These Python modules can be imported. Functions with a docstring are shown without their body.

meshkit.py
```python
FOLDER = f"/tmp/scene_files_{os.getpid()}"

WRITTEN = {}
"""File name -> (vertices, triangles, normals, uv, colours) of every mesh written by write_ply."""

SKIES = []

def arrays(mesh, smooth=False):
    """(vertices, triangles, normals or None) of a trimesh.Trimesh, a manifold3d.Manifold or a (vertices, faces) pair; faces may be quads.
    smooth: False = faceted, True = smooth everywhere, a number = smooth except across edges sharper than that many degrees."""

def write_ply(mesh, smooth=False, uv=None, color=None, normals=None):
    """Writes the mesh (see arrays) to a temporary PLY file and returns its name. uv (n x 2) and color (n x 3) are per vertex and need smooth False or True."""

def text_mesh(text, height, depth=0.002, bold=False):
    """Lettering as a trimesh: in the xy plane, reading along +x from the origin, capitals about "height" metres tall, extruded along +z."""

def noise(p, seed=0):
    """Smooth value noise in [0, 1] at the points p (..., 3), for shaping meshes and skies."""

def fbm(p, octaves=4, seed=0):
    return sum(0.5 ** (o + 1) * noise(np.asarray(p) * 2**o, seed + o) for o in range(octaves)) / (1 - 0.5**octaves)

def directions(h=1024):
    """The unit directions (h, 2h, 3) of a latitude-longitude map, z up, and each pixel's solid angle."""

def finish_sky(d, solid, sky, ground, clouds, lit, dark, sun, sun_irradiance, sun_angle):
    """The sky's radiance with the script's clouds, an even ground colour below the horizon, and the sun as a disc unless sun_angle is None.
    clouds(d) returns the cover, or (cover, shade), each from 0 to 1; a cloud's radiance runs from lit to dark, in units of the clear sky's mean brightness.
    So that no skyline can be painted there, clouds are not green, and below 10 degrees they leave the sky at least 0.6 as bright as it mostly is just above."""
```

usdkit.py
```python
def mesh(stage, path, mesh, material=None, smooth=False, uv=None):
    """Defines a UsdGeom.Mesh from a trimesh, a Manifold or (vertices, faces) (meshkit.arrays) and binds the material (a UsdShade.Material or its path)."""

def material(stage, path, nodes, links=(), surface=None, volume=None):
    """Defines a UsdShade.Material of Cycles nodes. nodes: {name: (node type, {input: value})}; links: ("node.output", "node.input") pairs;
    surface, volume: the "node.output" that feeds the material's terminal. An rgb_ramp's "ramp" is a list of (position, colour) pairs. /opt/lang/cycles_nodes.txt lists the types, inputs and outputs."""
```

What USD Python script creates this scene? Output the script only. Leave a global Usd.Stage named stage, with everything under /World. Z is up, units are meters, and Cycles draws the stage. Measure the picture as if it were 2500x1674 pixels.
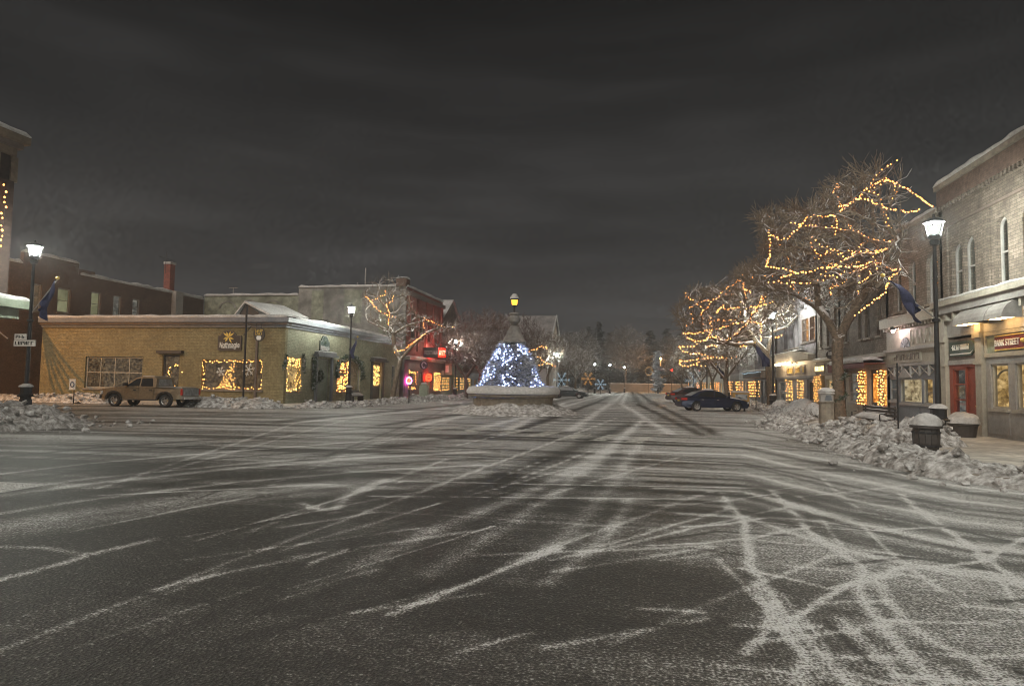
import math, random, numpy as np, trimesh, usdkit, meshkit, shapely
from shapely.geometry import Polygon, box as sbox, Point
from scipy.spatial import cKDTree
from pxr import Usd, UsdGeom, UsdLux, UsdShade, Gf, Sdf, Vt

stage = Usd.Stage.CreateInMemory()
UsdGeom.SetStageUpAxis(stage, UsdGeom.Tokens.z); UsdGeom.SetStageMetersPerUnit(stage, 1.0)
UsdGeom.Xform.Define(stage, '/World'); UsdGeom.Scope.Define(stage, '/World/Looks')
RNG = np.random.default_rng(7); random.seed(7)

# ---------------------------------------------------------------- camera
FPX, CX, CY, EYE, ROLL = 1600.0, 1250.0, 837.0, 1.7, math.radians(.9)
def _frame():
    dx, dy = 1540.0 - CX, 940.0 - CY
    c, s = math.cos(ROLL), math.sin(ROLL)
    ux, uy = dx * c + dy * s, -dx * s + dy * c
    pitch = math.atan2(uy, FPX)
    yaw = math.atan2(ux, FPX * math.cos(pitch) + uy * math.sin(pitch))
    w = np.array([-math.sin(yaw) * math.cos(pitch), math.cos(yaw) * math.cos(pitch), math.sin(pitch)])
    r0 = np.array([math.cos(yaw), math.sin(yaw), 0]); u0 = np.cross(r0, w)
    return r0 * c + u0 * s, -r0 * s + u0 * c, w
CR, CU, CW = _frame()
EYE0 = np.array([0, 0, EYE])
cam = UsdGeom.Camera.Define(stage, '/World/camera')
cam.CreateHorizontalApertureAttr(36.0); cam.CreateVerticalApertureAttr(36.0 * 685 / 1024)
cam.CreateFocalLengthAttr(36.0 * FPX / 2500); cam.CreateClippingRangeAttr(Gf.Vec2f(0.1, 3000))
m = Gf.Matrix4d(1.0)
for i, v in enumerate((CR, CU, -CW)): m.SetRow(i, Gf.Vec4d(*map(float, v), 0))
m.SetRow(3, Gf.Vec4d(*map(float, EYE0), 1))
cam.AddTransformOp().Set(m)
cam.CreateExposureAttr(1.45)
# ---------------------------------------------------------------- sky and town glow (night)
SUN_EL, SUN_AZ = math.radians(46), math.radians(196)     # a faint, very wide glow from behind the camera
SKY = 0.037
MOON = 0.165
LAMP = 300.0
sky = UsdLux.DomeLight.Define(stage, '/World/sky')
sky.GetPrim().SetCustomDataByKey('kind', 'structure'); sky.GetPrim().SetCustomDataByKey('label', 'dark grey overcast winter night sky'); sky.GetPrim().SetCustomDataByKey('category', 'sky')
skym = usdkit.material(stage, '/World/Looks/night_sky', {
    'sky': ('sky_texture', {'sky_type': 'single_scattering', 'sun_disc': False, 'sun_elevation': SUN_EL, 'sun_rotation': SUN_AZ}),
    'dim': ('mix', {'mix_type': 'multiply', 'fac': 1.0, 'color2': (.012, .011, .010)}),
    'tc': ('texture_coordinate', {}), 'map': ('mapping', {'scale': (1.2, 1.6, 9.0), 'rotation': (0.0, .12, .3)}),
    'n': ('noise_texture', {'scale': 2.2, 'detail': 5.0, 'roughness': .55}),
    'r': ('rgb_ramp', {'ramp': [(.25, (.36, .35, .355)), (.5, (.50, .485, .485)), (.75, (.76, .735, .735))]}),
    'sep': ('separate_xyz', {}), 'h': ('map_range', {'from_min': 0.0, 'from_max': .58, 'to_min': 1.05, 'to_max': .08, 'clamp': True}),
    'mul': ('mix', {'mix_type': 'multiply', 'fac': 1.0}),
    'hc': ('combine_xyz', {}),
    'add': ('mix', {'mix_type': 'mix', 'fac': .92}),
    'bg': ('background_shader', {'strength': SKY})},
    [('tc.generated', 'map.vector'), ('map.vector', 'n.vector'), ('n.fac', 'r.fac'), ('tc.generated', 'sep.vector'), ('sep.z', 'h.value'),
     ('h.result', 'hc.x'), ('h.result', 'hc.y'), ('h.result', 'hc.z'), ('r.color', 'mul.color1'), ('hc.vector', 'mul.color2'),
     ('sky.color', 'dim.color1'), ('dim.color', 'add.color1'), ('mul.color', 'add.color2'), ('add.color', 'bg.color')], surface='bg.background')
UsdShade.MaterialBindingAPI.Apply(sky.GetPrim()).Bind(skym)
sun = UsdLux.DistantLight.Define(stage, '/World/moonlight')
sun.CreateNormalizeAttr(True); sun.CreateIntensityAttr(MOON); sun.CreateAngleAttr(50.0); sun.CreateColorAttr(Gf.Vec3f(1.0, .93, .84))
d = np.array([math.sin(SUN_AZ) * math.cos(SUN_EL), math.cos(SUN_AZ) * math.cos(SUN_EL), math.sin(SUN_EL)])   # towards the light
sun.AddRotateZOp().Set(-math.degrees(SUN_AZ)); sun.AddRotateXOp().Set(-(90 - math.degrees(SUN_EL)))

# ---------------------------------------------------------------- from the photograph's pixels to places
def ray(x, y): return CW * FPX + CR * (x - CX) - CU * (y - CY)
def at_z(x, y, z=0.0): d = ray(x, y); return EYE0 + d * (z - EYE) / d[2]
def at_x(x, y, X): d = ray(x, y); return EYE0 + d * X / d[0]
def at_y(x, y, Y): d = ray(x, y); return EYE0 + d * Y / d[1]
def proj(p):
    d = np.asarray(p, float) - EYE0; k = FPX / (d @ CW); return np.stack([CX + k * (d @ CR), CY - k * (d @ CU)], -1)

# ---------------------------------------------------------------- materials
_mats = {}
def mat(name, nodes, links, surface, volume=None):
    if name not in _mats: _mats[name] = usdkit.material(stage, '/World/Looks/' + name, nodes, links, surface=surface, volume=volume)
    return _mats[name]
def plain(name, color, rough=.6, metal=0.0, var=.25, scale=9.0, bump=.15, dist=.01, spec=.5):
    """A colour with two sizes of mottling and a fine relief."""
    c = np.array(color)
    return mat(name, {'g': ('geometry', {}), 'n': ('noise_texture', {'scale': scale, 'detail': 5.0, 'roughness': .6}), 'n2': ('noise_texture', {'scale': .7, 'detail': 3.0}),
        'r': ('rgb_ramp', {'ramp': [(.25, tuple(c * (1 - var))), (.75, tuple(np.minimum(1, c * (1 + var))))]}),
        'r2': ('rgb_ramp', {'ramp': [(.3, (1 - var,) * 3), (.7, (1 + var * .3,) * 3)]}), 'm': ('mix', {'mix_type': 'multiply', 'fac': 1.0}),
        'b': ('bump', {'strength': bump, 'distance': dist}), 'p': ('principled_bsdf', {'roughness': rough, 'metallic': metal, 'specular_ior_level': spec})},
        [('g.position', 'n.vector'), ('g.position', 'n2.vector'), ('n.fac', 'r.fac'), ('n2.fac', 'r2.fac'), ('r.color', 'm.color1'), ('r2.color', 'm.color2'), ('m.color', 'p.base_color'),
         ('n.fac', 'b.height'), ('b.normal', 'p.normal')], 'p.BSDF')
def brick(name, c1, c2, mortar, wear=None, rw=.21, rh=.075, bump=.5):
    """Courses that follow the wall whichever way it faces; stained by a large noise."""
    wear = wear or tuple(np.array(c1) * .5)
    return mat(name, {'g': ('geometry', {}), 's': ('separate_xyz', {}), 'a': ('math', {'math_type': 'add'}), 'c': ('combine_xyz', {}),
        'k': ('brick_texture', {'scale': 1.0, 'brick_width': rw, 'row_height': rh, 'mortar_size': .007, 'mortar_smooth': .3, 'color1': c1, 'color2': c2, 'mortar': mortar, 'bias': 0.0}),
        'n': ('noise_texture', {'scale': .9, 'detail': 6.0, 'roughness': .65}), 'r': ('rgb_ramp', {'ramp': [(.42, (0, 0, 0)), (.68, (1, 1, 1))]}), 'nf': ('noise_texture', {'scale': 6.0, 'detail': 4.0}),
        'w': ('math', {'math_type': 'multiply', 'value2': .65}), 'm': ('mix', {'mix_type': 'mix', 'color2': wear}), 'rf': ('rgb_ramp', {'ramp': [(.2, (.66,) * 3), (.8, (1.22,) * 3)]}), 'm2': ('mix', {'mix_type': 'multiply', 'fac': 1.0}),
        'iv': ('invert', {'fac': 1.0}), 'b': ('bump', {'strength': bump, 'distance': .02}), 'p': ('principled_bsdf', {'roughness': .85, 'specular_ior_level': .25})},
        [('g.position', 's.vector'), ('s.x', 'a.value1'), ('s.y', 'a.value2'), ('a.value', 'c.x'), ('s.z', 'c.y'), ('c.vector', 'k.vector'), ('g.position', 'n.vector'), ('g.position', 'nf.vector'),
         ('n.fac', 'r.fac'), ('r.color', 'w.value1'), ('k.color', 'm.color1'), ('w.value', 'm.fac'), ('m.color', 'm2.color1'), ('nf.fac', 'rf.fac'), ('rf.color', 'm2.color2'), ('m2.color', 'p.base_color'), ('k.fac', 'iv.color'), ('iv.color', 'b.height'), ('b.normal', 'p.normal')], 'p.BSDF')
def glow(name, color, strength):
    return mat(name, {'e': ('emission', {'color': color, 'strength': strength})}, [], 'e.emission')
def lit(name, c1, c2, c3, strength, scale=5.0):
    """The lit inside of a shop: shelves, goods and lamps as patches of light of three tones."""
    return mat(name, {'g': ('geometry', {}), 'mp': ('mapping', {'scale': (1.0, 1.0, 1.3)}), 'v': ('voronoi_texture', {'scale': scale, 'metric': 'chebychev'}), 'n': ('noise_texture', {'scale': scale * .8, 'detail': 4.0, 'distortion': .6}), 'bw': ('rgb_to_bw', {}),
        'mx': ('mix_float', {'fac': .72}), 'r': ('rgb_ramp', {'ramp': [(.34, c1), (.48, c2), (.62, c3), (.8, tuple(np.array(c3) * 1.5))]}), 'e': ('emission', {'strength': strength})},
        [('g.position', 'mp.vector'), ('mp.vector', 'v.vector'), ('mp.vector', 'n.vector'), ('v.color', 'bw.color'), ('bw.val', 'mx.a'), ('n.fac', 'mx.b'), ('mx.result', 'r.fac'), ('r.color', 'e.color')], 'e.emission')
GLASS = mat('window_glass', {'f': ('layer_weight', {'blend': .5}), 'pw': ('math', {'math_type': 'power', 'value2': 4.5}), 'fa': ('math', {'math_type': 'multiply_add', 'value2': .8, 'value3': .05}), 't': ('transparent_bsdf', {'color': (.93, .95, .94)}), 'g': ('glossy_bsdf', {'color': (.9, .9, .9), 'roughness': .04}), 'm': ('mix_closure', {})},
            [('f.facing', 'pw.value1'), ('pw.value', 'fa.value1'), ('fa.value', 'm.fac'), ('t.BSDF', 'm.closure1'), ('g.BSDF', 'm.closure2')], 'm.closure')
SNOW = mat('snow', {'g': ('geometry', {}), 'n': ('noise_texture', {'scale': 5.0, 'detail': 8.0, 'roughness': .68}), 'n2': ('noise_texture', {'scale': 28.0, 'detail': 4.0}), 'r': ('rgb_ramp', {'ramp': [(.28, (.07, .062, .054)), (.46, (.30, .28, .26)), (.64, (.70, .685, .67))]}),
            'ad': ('math', {'math_type': 'multiply_add', 'value2': .35}), 'b': ('bump', {'strength': .8, 'distance': .06}), 'p': ('principled_bsdf', {'roughness': .7, 'specular_ior_level': .3})},
           [('g.position', 'n.vector'), ('g.position', 'n2.vector'), ('n.fac', 'r.fac'), ('r.color', 'p.base_color'), ('n2.fac', 'ad.value1'), ('n.fac', 'ad.value3'), ('ad.value', 'b.height'), ('b.normal', 'p.normal')], 'p.BSDF')
CLEAN_SNOW = plain('clean_snow', (.50, .485, .47), .7, var=.3, scale=9, bump=.7, dist=.04)
def bark_mat(name, c, snow=.55):
    return mat(name, {'g': ('geometry', {}), 's': ('separate_xyz', {}), 'n': ('noise_texture', {'scale': 9.0, 'detail': 5.0}), 'r': ('rgb_ramp', {'ramp': [(.3, tuple(np.array(c) * .55)), (.7, tuple(np.array(c) * 1.35))]}),
        'a': ('math', {'math_type': 'multiply_add', 'value2': .8}), 'mr': ('map_range', {'from_min': .74, 'from_max': 1.02, 'to_min': 0.0, 'to_max': snow, 'clamp': True}), 'm': ('mix', {'mix_type': 'mix', 'color2': (.80, .79, .78)}), 'b': ('bump', {'strength': .6, 'distance': .03}), 'p': ('principled_bsdf', {'roughness': .85, 'specular_ior_level': .2})},
        [('g.position', 'n.vector'), ('g.normal', 's.vector'), ('n.fac', 'r.fac'), ('s.z', 'a.value1'), ('n.fac', 'a.value3'), ('a.value', 'mr.value'), ('mr.result', 'm.fac'), ('r.color', 'm.color1'), ('m.color', 'p.base_color'), ('n.fac', 'b.height'), ('b.normal', 'p.normal')], 'p.BSDF')
BARK = bark_mat('snowy_bark', (.155, .118, .085), .85)
BARK_RED = bark_mat('red_brown_bark', (.13, .085, .07), .45)
BARK_FAR = bark_mat('far_bark', (.14, .12, .105), .55)
def needle_mat(name, c, snow):
    c = np.array(c); e = .62 - .30 * snow
    return mat(name, {'g': ('geometry', {}), 's': ('separate_xyz', {}), 'n': ('noise_texture', {'scale': 4.5, 'detail': 5.0, 'roughness': .7}), 'ab': ('math', {'math_type': 'absolute'}), 'a': ('math', {'math_type': 'multiply_add', 'value2': .12}),
        'r': ('rgb_ramp', {'ramp': [(max(0, e - .25), tuple(c * .6)), (e, tuple(c * 1.4)), (e + .10, (.50, .51, .54)), (min(1, e + .25), (.78, .78, .81))]}), 'p': ('principled_bsdf', {'roughness': .7, 'specular_ior_level': .25}), 't': ('translucent_bsdf', {'color': tuple(c * .8)}), 'm': ('mix_closure', {'fac': .15})},
               [('g.position', 'n.vector'), ('g.normal', 's.vector'), ('s.z', 'ab.value1'), ('ab.value', 'a.value1'), ('n.fac', 'a.value3'), ('a.value', 'r.fac'), ('r.color', 'p.base_color'), ('p.BSDF', 'm.closure1'), ('t.BSDF', 'm.closure2')], 'm.closure')
NEEDLE = needle_mat('evergreen_needles', (.05, .065, .06), .62)
NEEDLE_DARK = needle_mat('dark_conifer_needles', (.022, .026, .02), .12)
GARLAND = needle_mat('garland_needles', (.05, .075, .045), .2)
BLACK = plain('black_iron', (.035, .033, .034), .45, .3, var=.2, scale=20)
DARKWOOD = plain('dark_painted_wood', (.06, .05, .045), .6, scale=14)
TAN = brick('tan_painted_brick', (.25, .205, .105), (.31, .255, .135), (.13, .105, .055), (.17, .135, .07), rw=.24, rh=.10)
OLIVE = brick('pale_green_painted_brick', (.33, .32, .22), (.39, .38, .27), (.15, .14, .10), (.24, .22, .15), rw=.24, rh=.10)
REDBRICK = brick('red_brick', (.26, .07, .05), (.33, .095, .07), (.22, .17, .14), (.16, .07, .06))
BROWNBRICK = brick('brown_brick', (.145, .095, .075), (.19, .125, .10), (.11, .09, .07), (.08, .055, .045))
DARKBRICK = brick('dark_brown_brick', (.042, .027, .022), (.062, .040, .033), (.03, .025, .02), (.025, .018, .015), rw=.24, rh=.10)
GREYBRICK = brick('weathered_grey_brick', (.19, .16, .13), (.28, .235, .195), (.075, .06, .05), (.10, .085, .07), rw=.26, rh=.11)
BUFFBRICK = brick('buff_brick', (.155, .125, .10), (.235, .195, .158), (.05, .04, .034), (.085, .07, .056), rw=.26, rh=.11)
STUCCO_GREEN = plain('stained_green_stucco', (.24, .25, .19), .9, var=.45, scale=2.2)
STUCCO_GREY = plain('stained_grey_stucco', (.23, .22, .20), .9, var=.5, scale=1.1)
CREAM = plain('cream_painted_trim', (.38, .345, .285), .55, scale=6, var=.18)
GREYTRIM = plain('grey_painted_trim', (.33, .31, .29), .55, scale=6, var=.2)
SLATE = plain('slate_grey_paint', (.17, .18, .20), .5, scale=6, var=.2)
GREENPAINT = plain('grey_green_paint', (.23, .26, .20), .5, scale=6, var=.2)
REDWOOD = plain('oxblood_paint', (.27, .06, .035), .4, scale=5, var=.2)
BROWNTRIM = plain('brown_trim', (.15, .115, .095), .6, scale=8)
PURPLEGREY = plain('mauve_grey_wall', (.21, .19, .20), .8, scale=3, var=.3)
FROSTSTONE = plain('frosty_stone', (.27, .25, .23), .8, scale=5, var=.45, bump=.4)
OLDSTONE = plain('old_brown_stone', (.20, .15, .105), .8, scale=5, var=.4, bump=.4)
STONE = plain('fountain_stone', (.25, .21, .165), .85, scale=5, var=.35, bump=.4, dist=.02)
ROOFTAR = plain('tar_roof', (.05, .05, .05), .9)
CONCRETE = plain('snowy_pavement', (.52, .48, .42), .8, var=.45, scale=3.2, bump=.5, dist=.03)
SHADE = plain('dark_room', (.05, .045, .04), .8)
NAVY = plain('navy_cloth', (.055, .06, .13), .8, scale=16, var=.4)
MAROON = plain('maroon_canvas', (.17, .06, .06), .8, scale=12)
SIGNDARK = plain('dark_sign_paint', (.045, .037, .032), .5)
SIGNGREEN = plain('dark_green_sign_paint', (.06, .09, .075), .5)
SIGNRED = plain('dark_red_sign_paint', (.18, .03, .025), .45)
WHITEPAINT = plain('white_lettering', (.72, .70, .66), .5, var=.1)
GOLD = plain('gold_lettering', (.75, .52, .12), .4, var=.15)
GREYGLASSROOM = lit('dim_shop_inside', (.02, .02, .02), (.07, .065, .06), (.22, .20, .17), .35, 6)
WARMROOM = lit('warm_shop_inside', (.10, .05, .015), (.42, .25, .08), (.80, .52, .22), .38, 5.5)
ORANGEROOM = lit('orange_shop_inside', (.20, .05, .008), (.75, .26, .04), (1.0, .45, .10), .5, 3.6)
PALEROOM = lit('pale_shop_inside', (.16, .11, .06), (.50, .38, .21), (.80, .62, .38), .36, 4.2)
DIMWARM = lit('dim_brown_inside', (.02, .012, .008), (.09, .055, .03), (.20, .13, .07), .32, 7.0)
GREENROOM = lit('green_lit_blind', (.10, .095, .05), (.20, .19, .10), (.30, .28, .16), .32, 1.2)
WARMBULB = glow('warm_bulb', (1.0, .33, .07), 3.6)
GOLDBULB = glow('gold_bulb', (1.0, .43, .10), 2.6)
BLUEBULB = glow('blue_white_bulb', (.40, .52, 1.0), 5.0)
ICEBULB = glow('ice_white_bulb', (.62, .85, 1.0), .32)
LAMPBULB = glow('lantern_bulb', (.95, 1.0, .92), LAMP * 9.0)
LAMPGLASS = mat('lit_lantern_glass', {'t': ('transparent_bsdf', {'color': (.95, .96, .95)}), 'e': ('emission', {'color': (.95, 1.0, .92), 'strength': .55}), 'm': ('mix_closure', {'fac': .4})}, [('t.BSDF', 'm.closure1'), ('e.emission', 'm.closure2')], 'm.closure')
NEON = glow('red_neon', (1.0, .012, .003), 13.0)
REDPANEL = glow('red_backlit_panel', (1.0, .005, .0012), 11.0)
DIMGOLD = glow('dim_gold_bulb', (1.0, .45, .10), .55)
NEONPURPLE = glow('purple_neon', (.55, .12, 1.0), 6.0)
SODIUM = glow('sodium_lamp', (1.0, .44, .085), 8500.0)
STRIPLIGHT = glow('strip_light', (1.0, .60, .22), 6.0)

# ---------------------------------------------------------------- scene tree
_names, LOC, _seen = {}, {}, set()
def numbered(path):
    n = _names.get(path, 0); _names[path] = n + 1
    return path if n == 0 else f'{path}_{n:03d}'
def data(prim, label=None, cat=None, group=None, kind=None):
    for k, v in (('label', label), ('category', cat), ('group', group), ('kind', kind)):
        if v: prim.SetCustomDataByKey(k, v)
GROUPS = {'snow_bank': 'ploughed snow banks along the kerbs', 'street_tree': 'bare street trees', 'far_tree': 'bare trees at the end of the street', 'pine_tree': 'dark pines at the end of the street', 'parked_car': 'parked cars', 'flag': 'navy flags on the street lamps', 'traffic_light': 'traffic lights down the street', 'shrub': 'snow covered shrubs on the right pavement', 'barrel_planter': 'snow heaped planters', 'snowflake_light': 'lit snowflake decorations', 'sign_post': 'thin posts on the pavements', 'garland': 'green garlands on the corner shop', 'wreath': 'wreaths on the corner shop', 'neon_sign': 'neon signs in the restaurant windows', 'bench': 'snow covered benches', 'brick_shop': 'brick shops along the street', 'gabled_shop': 'gabled shops on the right', 'shop_sign': 'shop sign boards', 'hanging_sign': 'small hanging signs'}
def thing(name, label, cat, loc=(0, 0, 0), rz=0.0, group=None, kind=None, s=1.0):
    group = group or GROUPS.get(name)
    p = numbered('/World/' + name); x = UsdGeom.Xform.Define(stage, p)
    x.AddTranslateOp().Set(Gf.Vec3d(*map(float, loc))); x.AddRotateZOp().Set(float(rz)); x.AddScaleOp().Set(Gf.Vec3f(*([float(s)] * 3 if np.ndim(s) == 0 else map(float, s))))
    data(x.GetPrim(), label, cat, group, kind); LOC[p] = np.array(loc, float) if rz == 0 and np.ndim(s) == 0 and s == 1.0 else None
    return p
def part(parent, name, mesh, material, smooth=False, label=None, kind=None, world=True):
    """A mesh under a thing (or a part). world: its points are in the scene's metres and are made relative to the thing's base."""
    if isinstance(mesh, MB): mesh = mesh.mesh()
    v, f = (np.array(mesh.vertices), np.array(mesh.faces)) if hasattr(mesh, 'vertices') else (np.array(mesh[0], float), np.array(mesh[1]))
    p = numbered(f'{parent}/{name}')
    if world:
        root = '/'.join(parent.split('/')[:3]); v = v - LOC[root]
    g = usdkit.mesh(stage, p, (v, f), material, smooth=smooth)
    data(g.GetPrim(), label, kind=kind)
    return p
def single(name, mesh, material, label, cat, group=None, kind=None, smooth=False):
    if isinstance(mesh, MB): mesh = mesh.mesh()
    p = numbered('/World/' + name); g = usdkit.mesh(stage, p, mesh, material, smooth=smooth); data(g.GetPrim(), label, cat, group, kind); return p
def copy_of(src, label, loc, rz=0.0, s=1.0, group=None, cat=None):
    base = src.rsplit('_', 1)[0] if src.rsplit('_', 1)[-1].isdigit() else src
    p = numbered(base); x = UsdGeom.Xform.Define(stage, p); prim = x.GetPrim()
    prim.GetReferences().AddInternalReference(src); prim.SetInstanceable(True)
    for nm, val, typ in (('xformOp:translate', Gf.Vec3d(*map(float, loc)), Sdf.ValueTypeNames.Double3), ('xformOp:rotateZ', float(rz), Sdf.ValueTypeNames.Float), ('xformOp:scale', Gf.Vec3f(*([float(s)] * 3 if np.ndim(s) == 0 else map(float, s))), Sdf.ValueTypeNames.Float3)):
        prim.CreateAttribute(nm, typ, False).Set(val)
    data(prim, label, cat or stage.GetPrimAtPath(src).GetCustomDataByKey('category'), group or stage.GetPrimAtPath(src).GetCustomDataByKey('group'))
    return p

# ---------------------------------------------------------------- mesh building
class MB:
    def __init__(s): s.v, s.f, s.n = [], [], 0
    def add(s, v, f):
        v, f = np.asarray(v, float), np.asarray(f, int)
        if f.shape[1] == 4: f = np.vstack([f[:, [0, 1, 2]], f[:, [0, 2, 3]]])
        s.v.append(v); s.f.append(f + s.n); s.n += len(v); return s
    def tm(s, m): return s.add(m.vertices, m.faces)
    def box(s, x0, x1, y0, y1, z0, z1):
        x0, x1, y0, y1, z0, z1 = min(x0, x1), max(x0, x1), min(y0, y1), max(y0, y1), min(z0, z1), max(z0, z1)
        v = [(x, y, z) for z in (z0, z1) for y in (y0, y1) for x in (x0, x1)]
        return s.add(v, [[0, 2, 3, 1], [4, 5, 7, 6], [0, 1, 5, 4], [2, 6, 7, 3], [0, 4, 6, 2], [1, 3, 7, 5]])
    def tube(s, pts, r, n=6, cap=True):
        pts = np.asarray(pts, float); r = np.broadcast_to(r, len(pts)); rings = []
        for i, p in enumerate(pts):
            t = pts[min(i + 1, len(pts) - 1)] - pts[max(i - 1, 0)]; t = t / (np.linalg.norm(t) + 1e-9)
            a = np.cross(t, [0, 0, 1.0]) if abs(t[2]) < .95 else np.cross(t, [0, 1.0, 0]); a /= np.linalg.norm(a); b = np.cross(t, a)
            th = np.arange(n) * 2 * np.pi / n
            rings.append(p + r[i] * (np.cos(th)[:, None] * a + np.sin(th)[:, None] * b))
        f = [[i * n + j, i * n + (j + 1) % n, (i + 1) * n + (j + 1) % n, (i + 1) * n + j] for i in range(len(pts) - 1) for j in range(n)]
        v = np.vstack(rings)
        if cap:
            k = len(v); v = np.vstack([v, pts[0], pts[-1]]); L = (len(pts) - 1) * n
            f += [[k, (j + 1) % n, j, k] for j in range(n)] + [[k + 1, L + j, L + (j + 1) % n, k + 1] for j in range(n)]
        return s.add(v, f)
    def lathe(s, prof, n=16, c=(0, 0, 0), rot=0.0):
        prof = np.asarray(prof, float); th = np.arange(n) * 2 * np.pi / n + rot
        v = np.concatenate([np.stack([r * np.cos(th) + c[0], r * np.sin(th) + c[1], np.full(n, z + c[2])], -1) for r, z in prof])
        f = [[i * n + j, i * n + (j + 1) % n, (i + 1) * n + (j + 1) % n, (i + 1) * n + j] for i in range(len(prof) - 1) for j in range(n)]
        return s.add(v, f)
    def ball(s, c, r, sub=1):
        m = trimesh.creation.icosphere(subdivisions=sub, radius=1.0); return s.add(m.vertices * r + np.asarray(c), m.faces)
    def beads(s, pts, r):
        o = np.array([(1, 0, 0), (-1, 0, 0), (0, 1, 0), (0, -1, 0), (0, 0, 1), (0, 0, -1)], float); fo = np.array([[0, 2, 4], [2, 1, 4], [1, 3, 4], [3, 0, 4], [2, 0, 5], [1, 2, 5], [3, 1, 5], [0, 3, 5]])
        pts = np.asarray(pts, float); r = np.broadcast_to(r, len(pts))
        return s.add((pts[:, None] + o[None] * r[:, None, None]).reshape(-1, 3), (fo[None] + 6 * np.arange(len(pts))[:, None, None]).reshape(-1, 3))
    def mesh(s): return (np.vstack(s.v), np.vstack(s.f))

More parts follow.
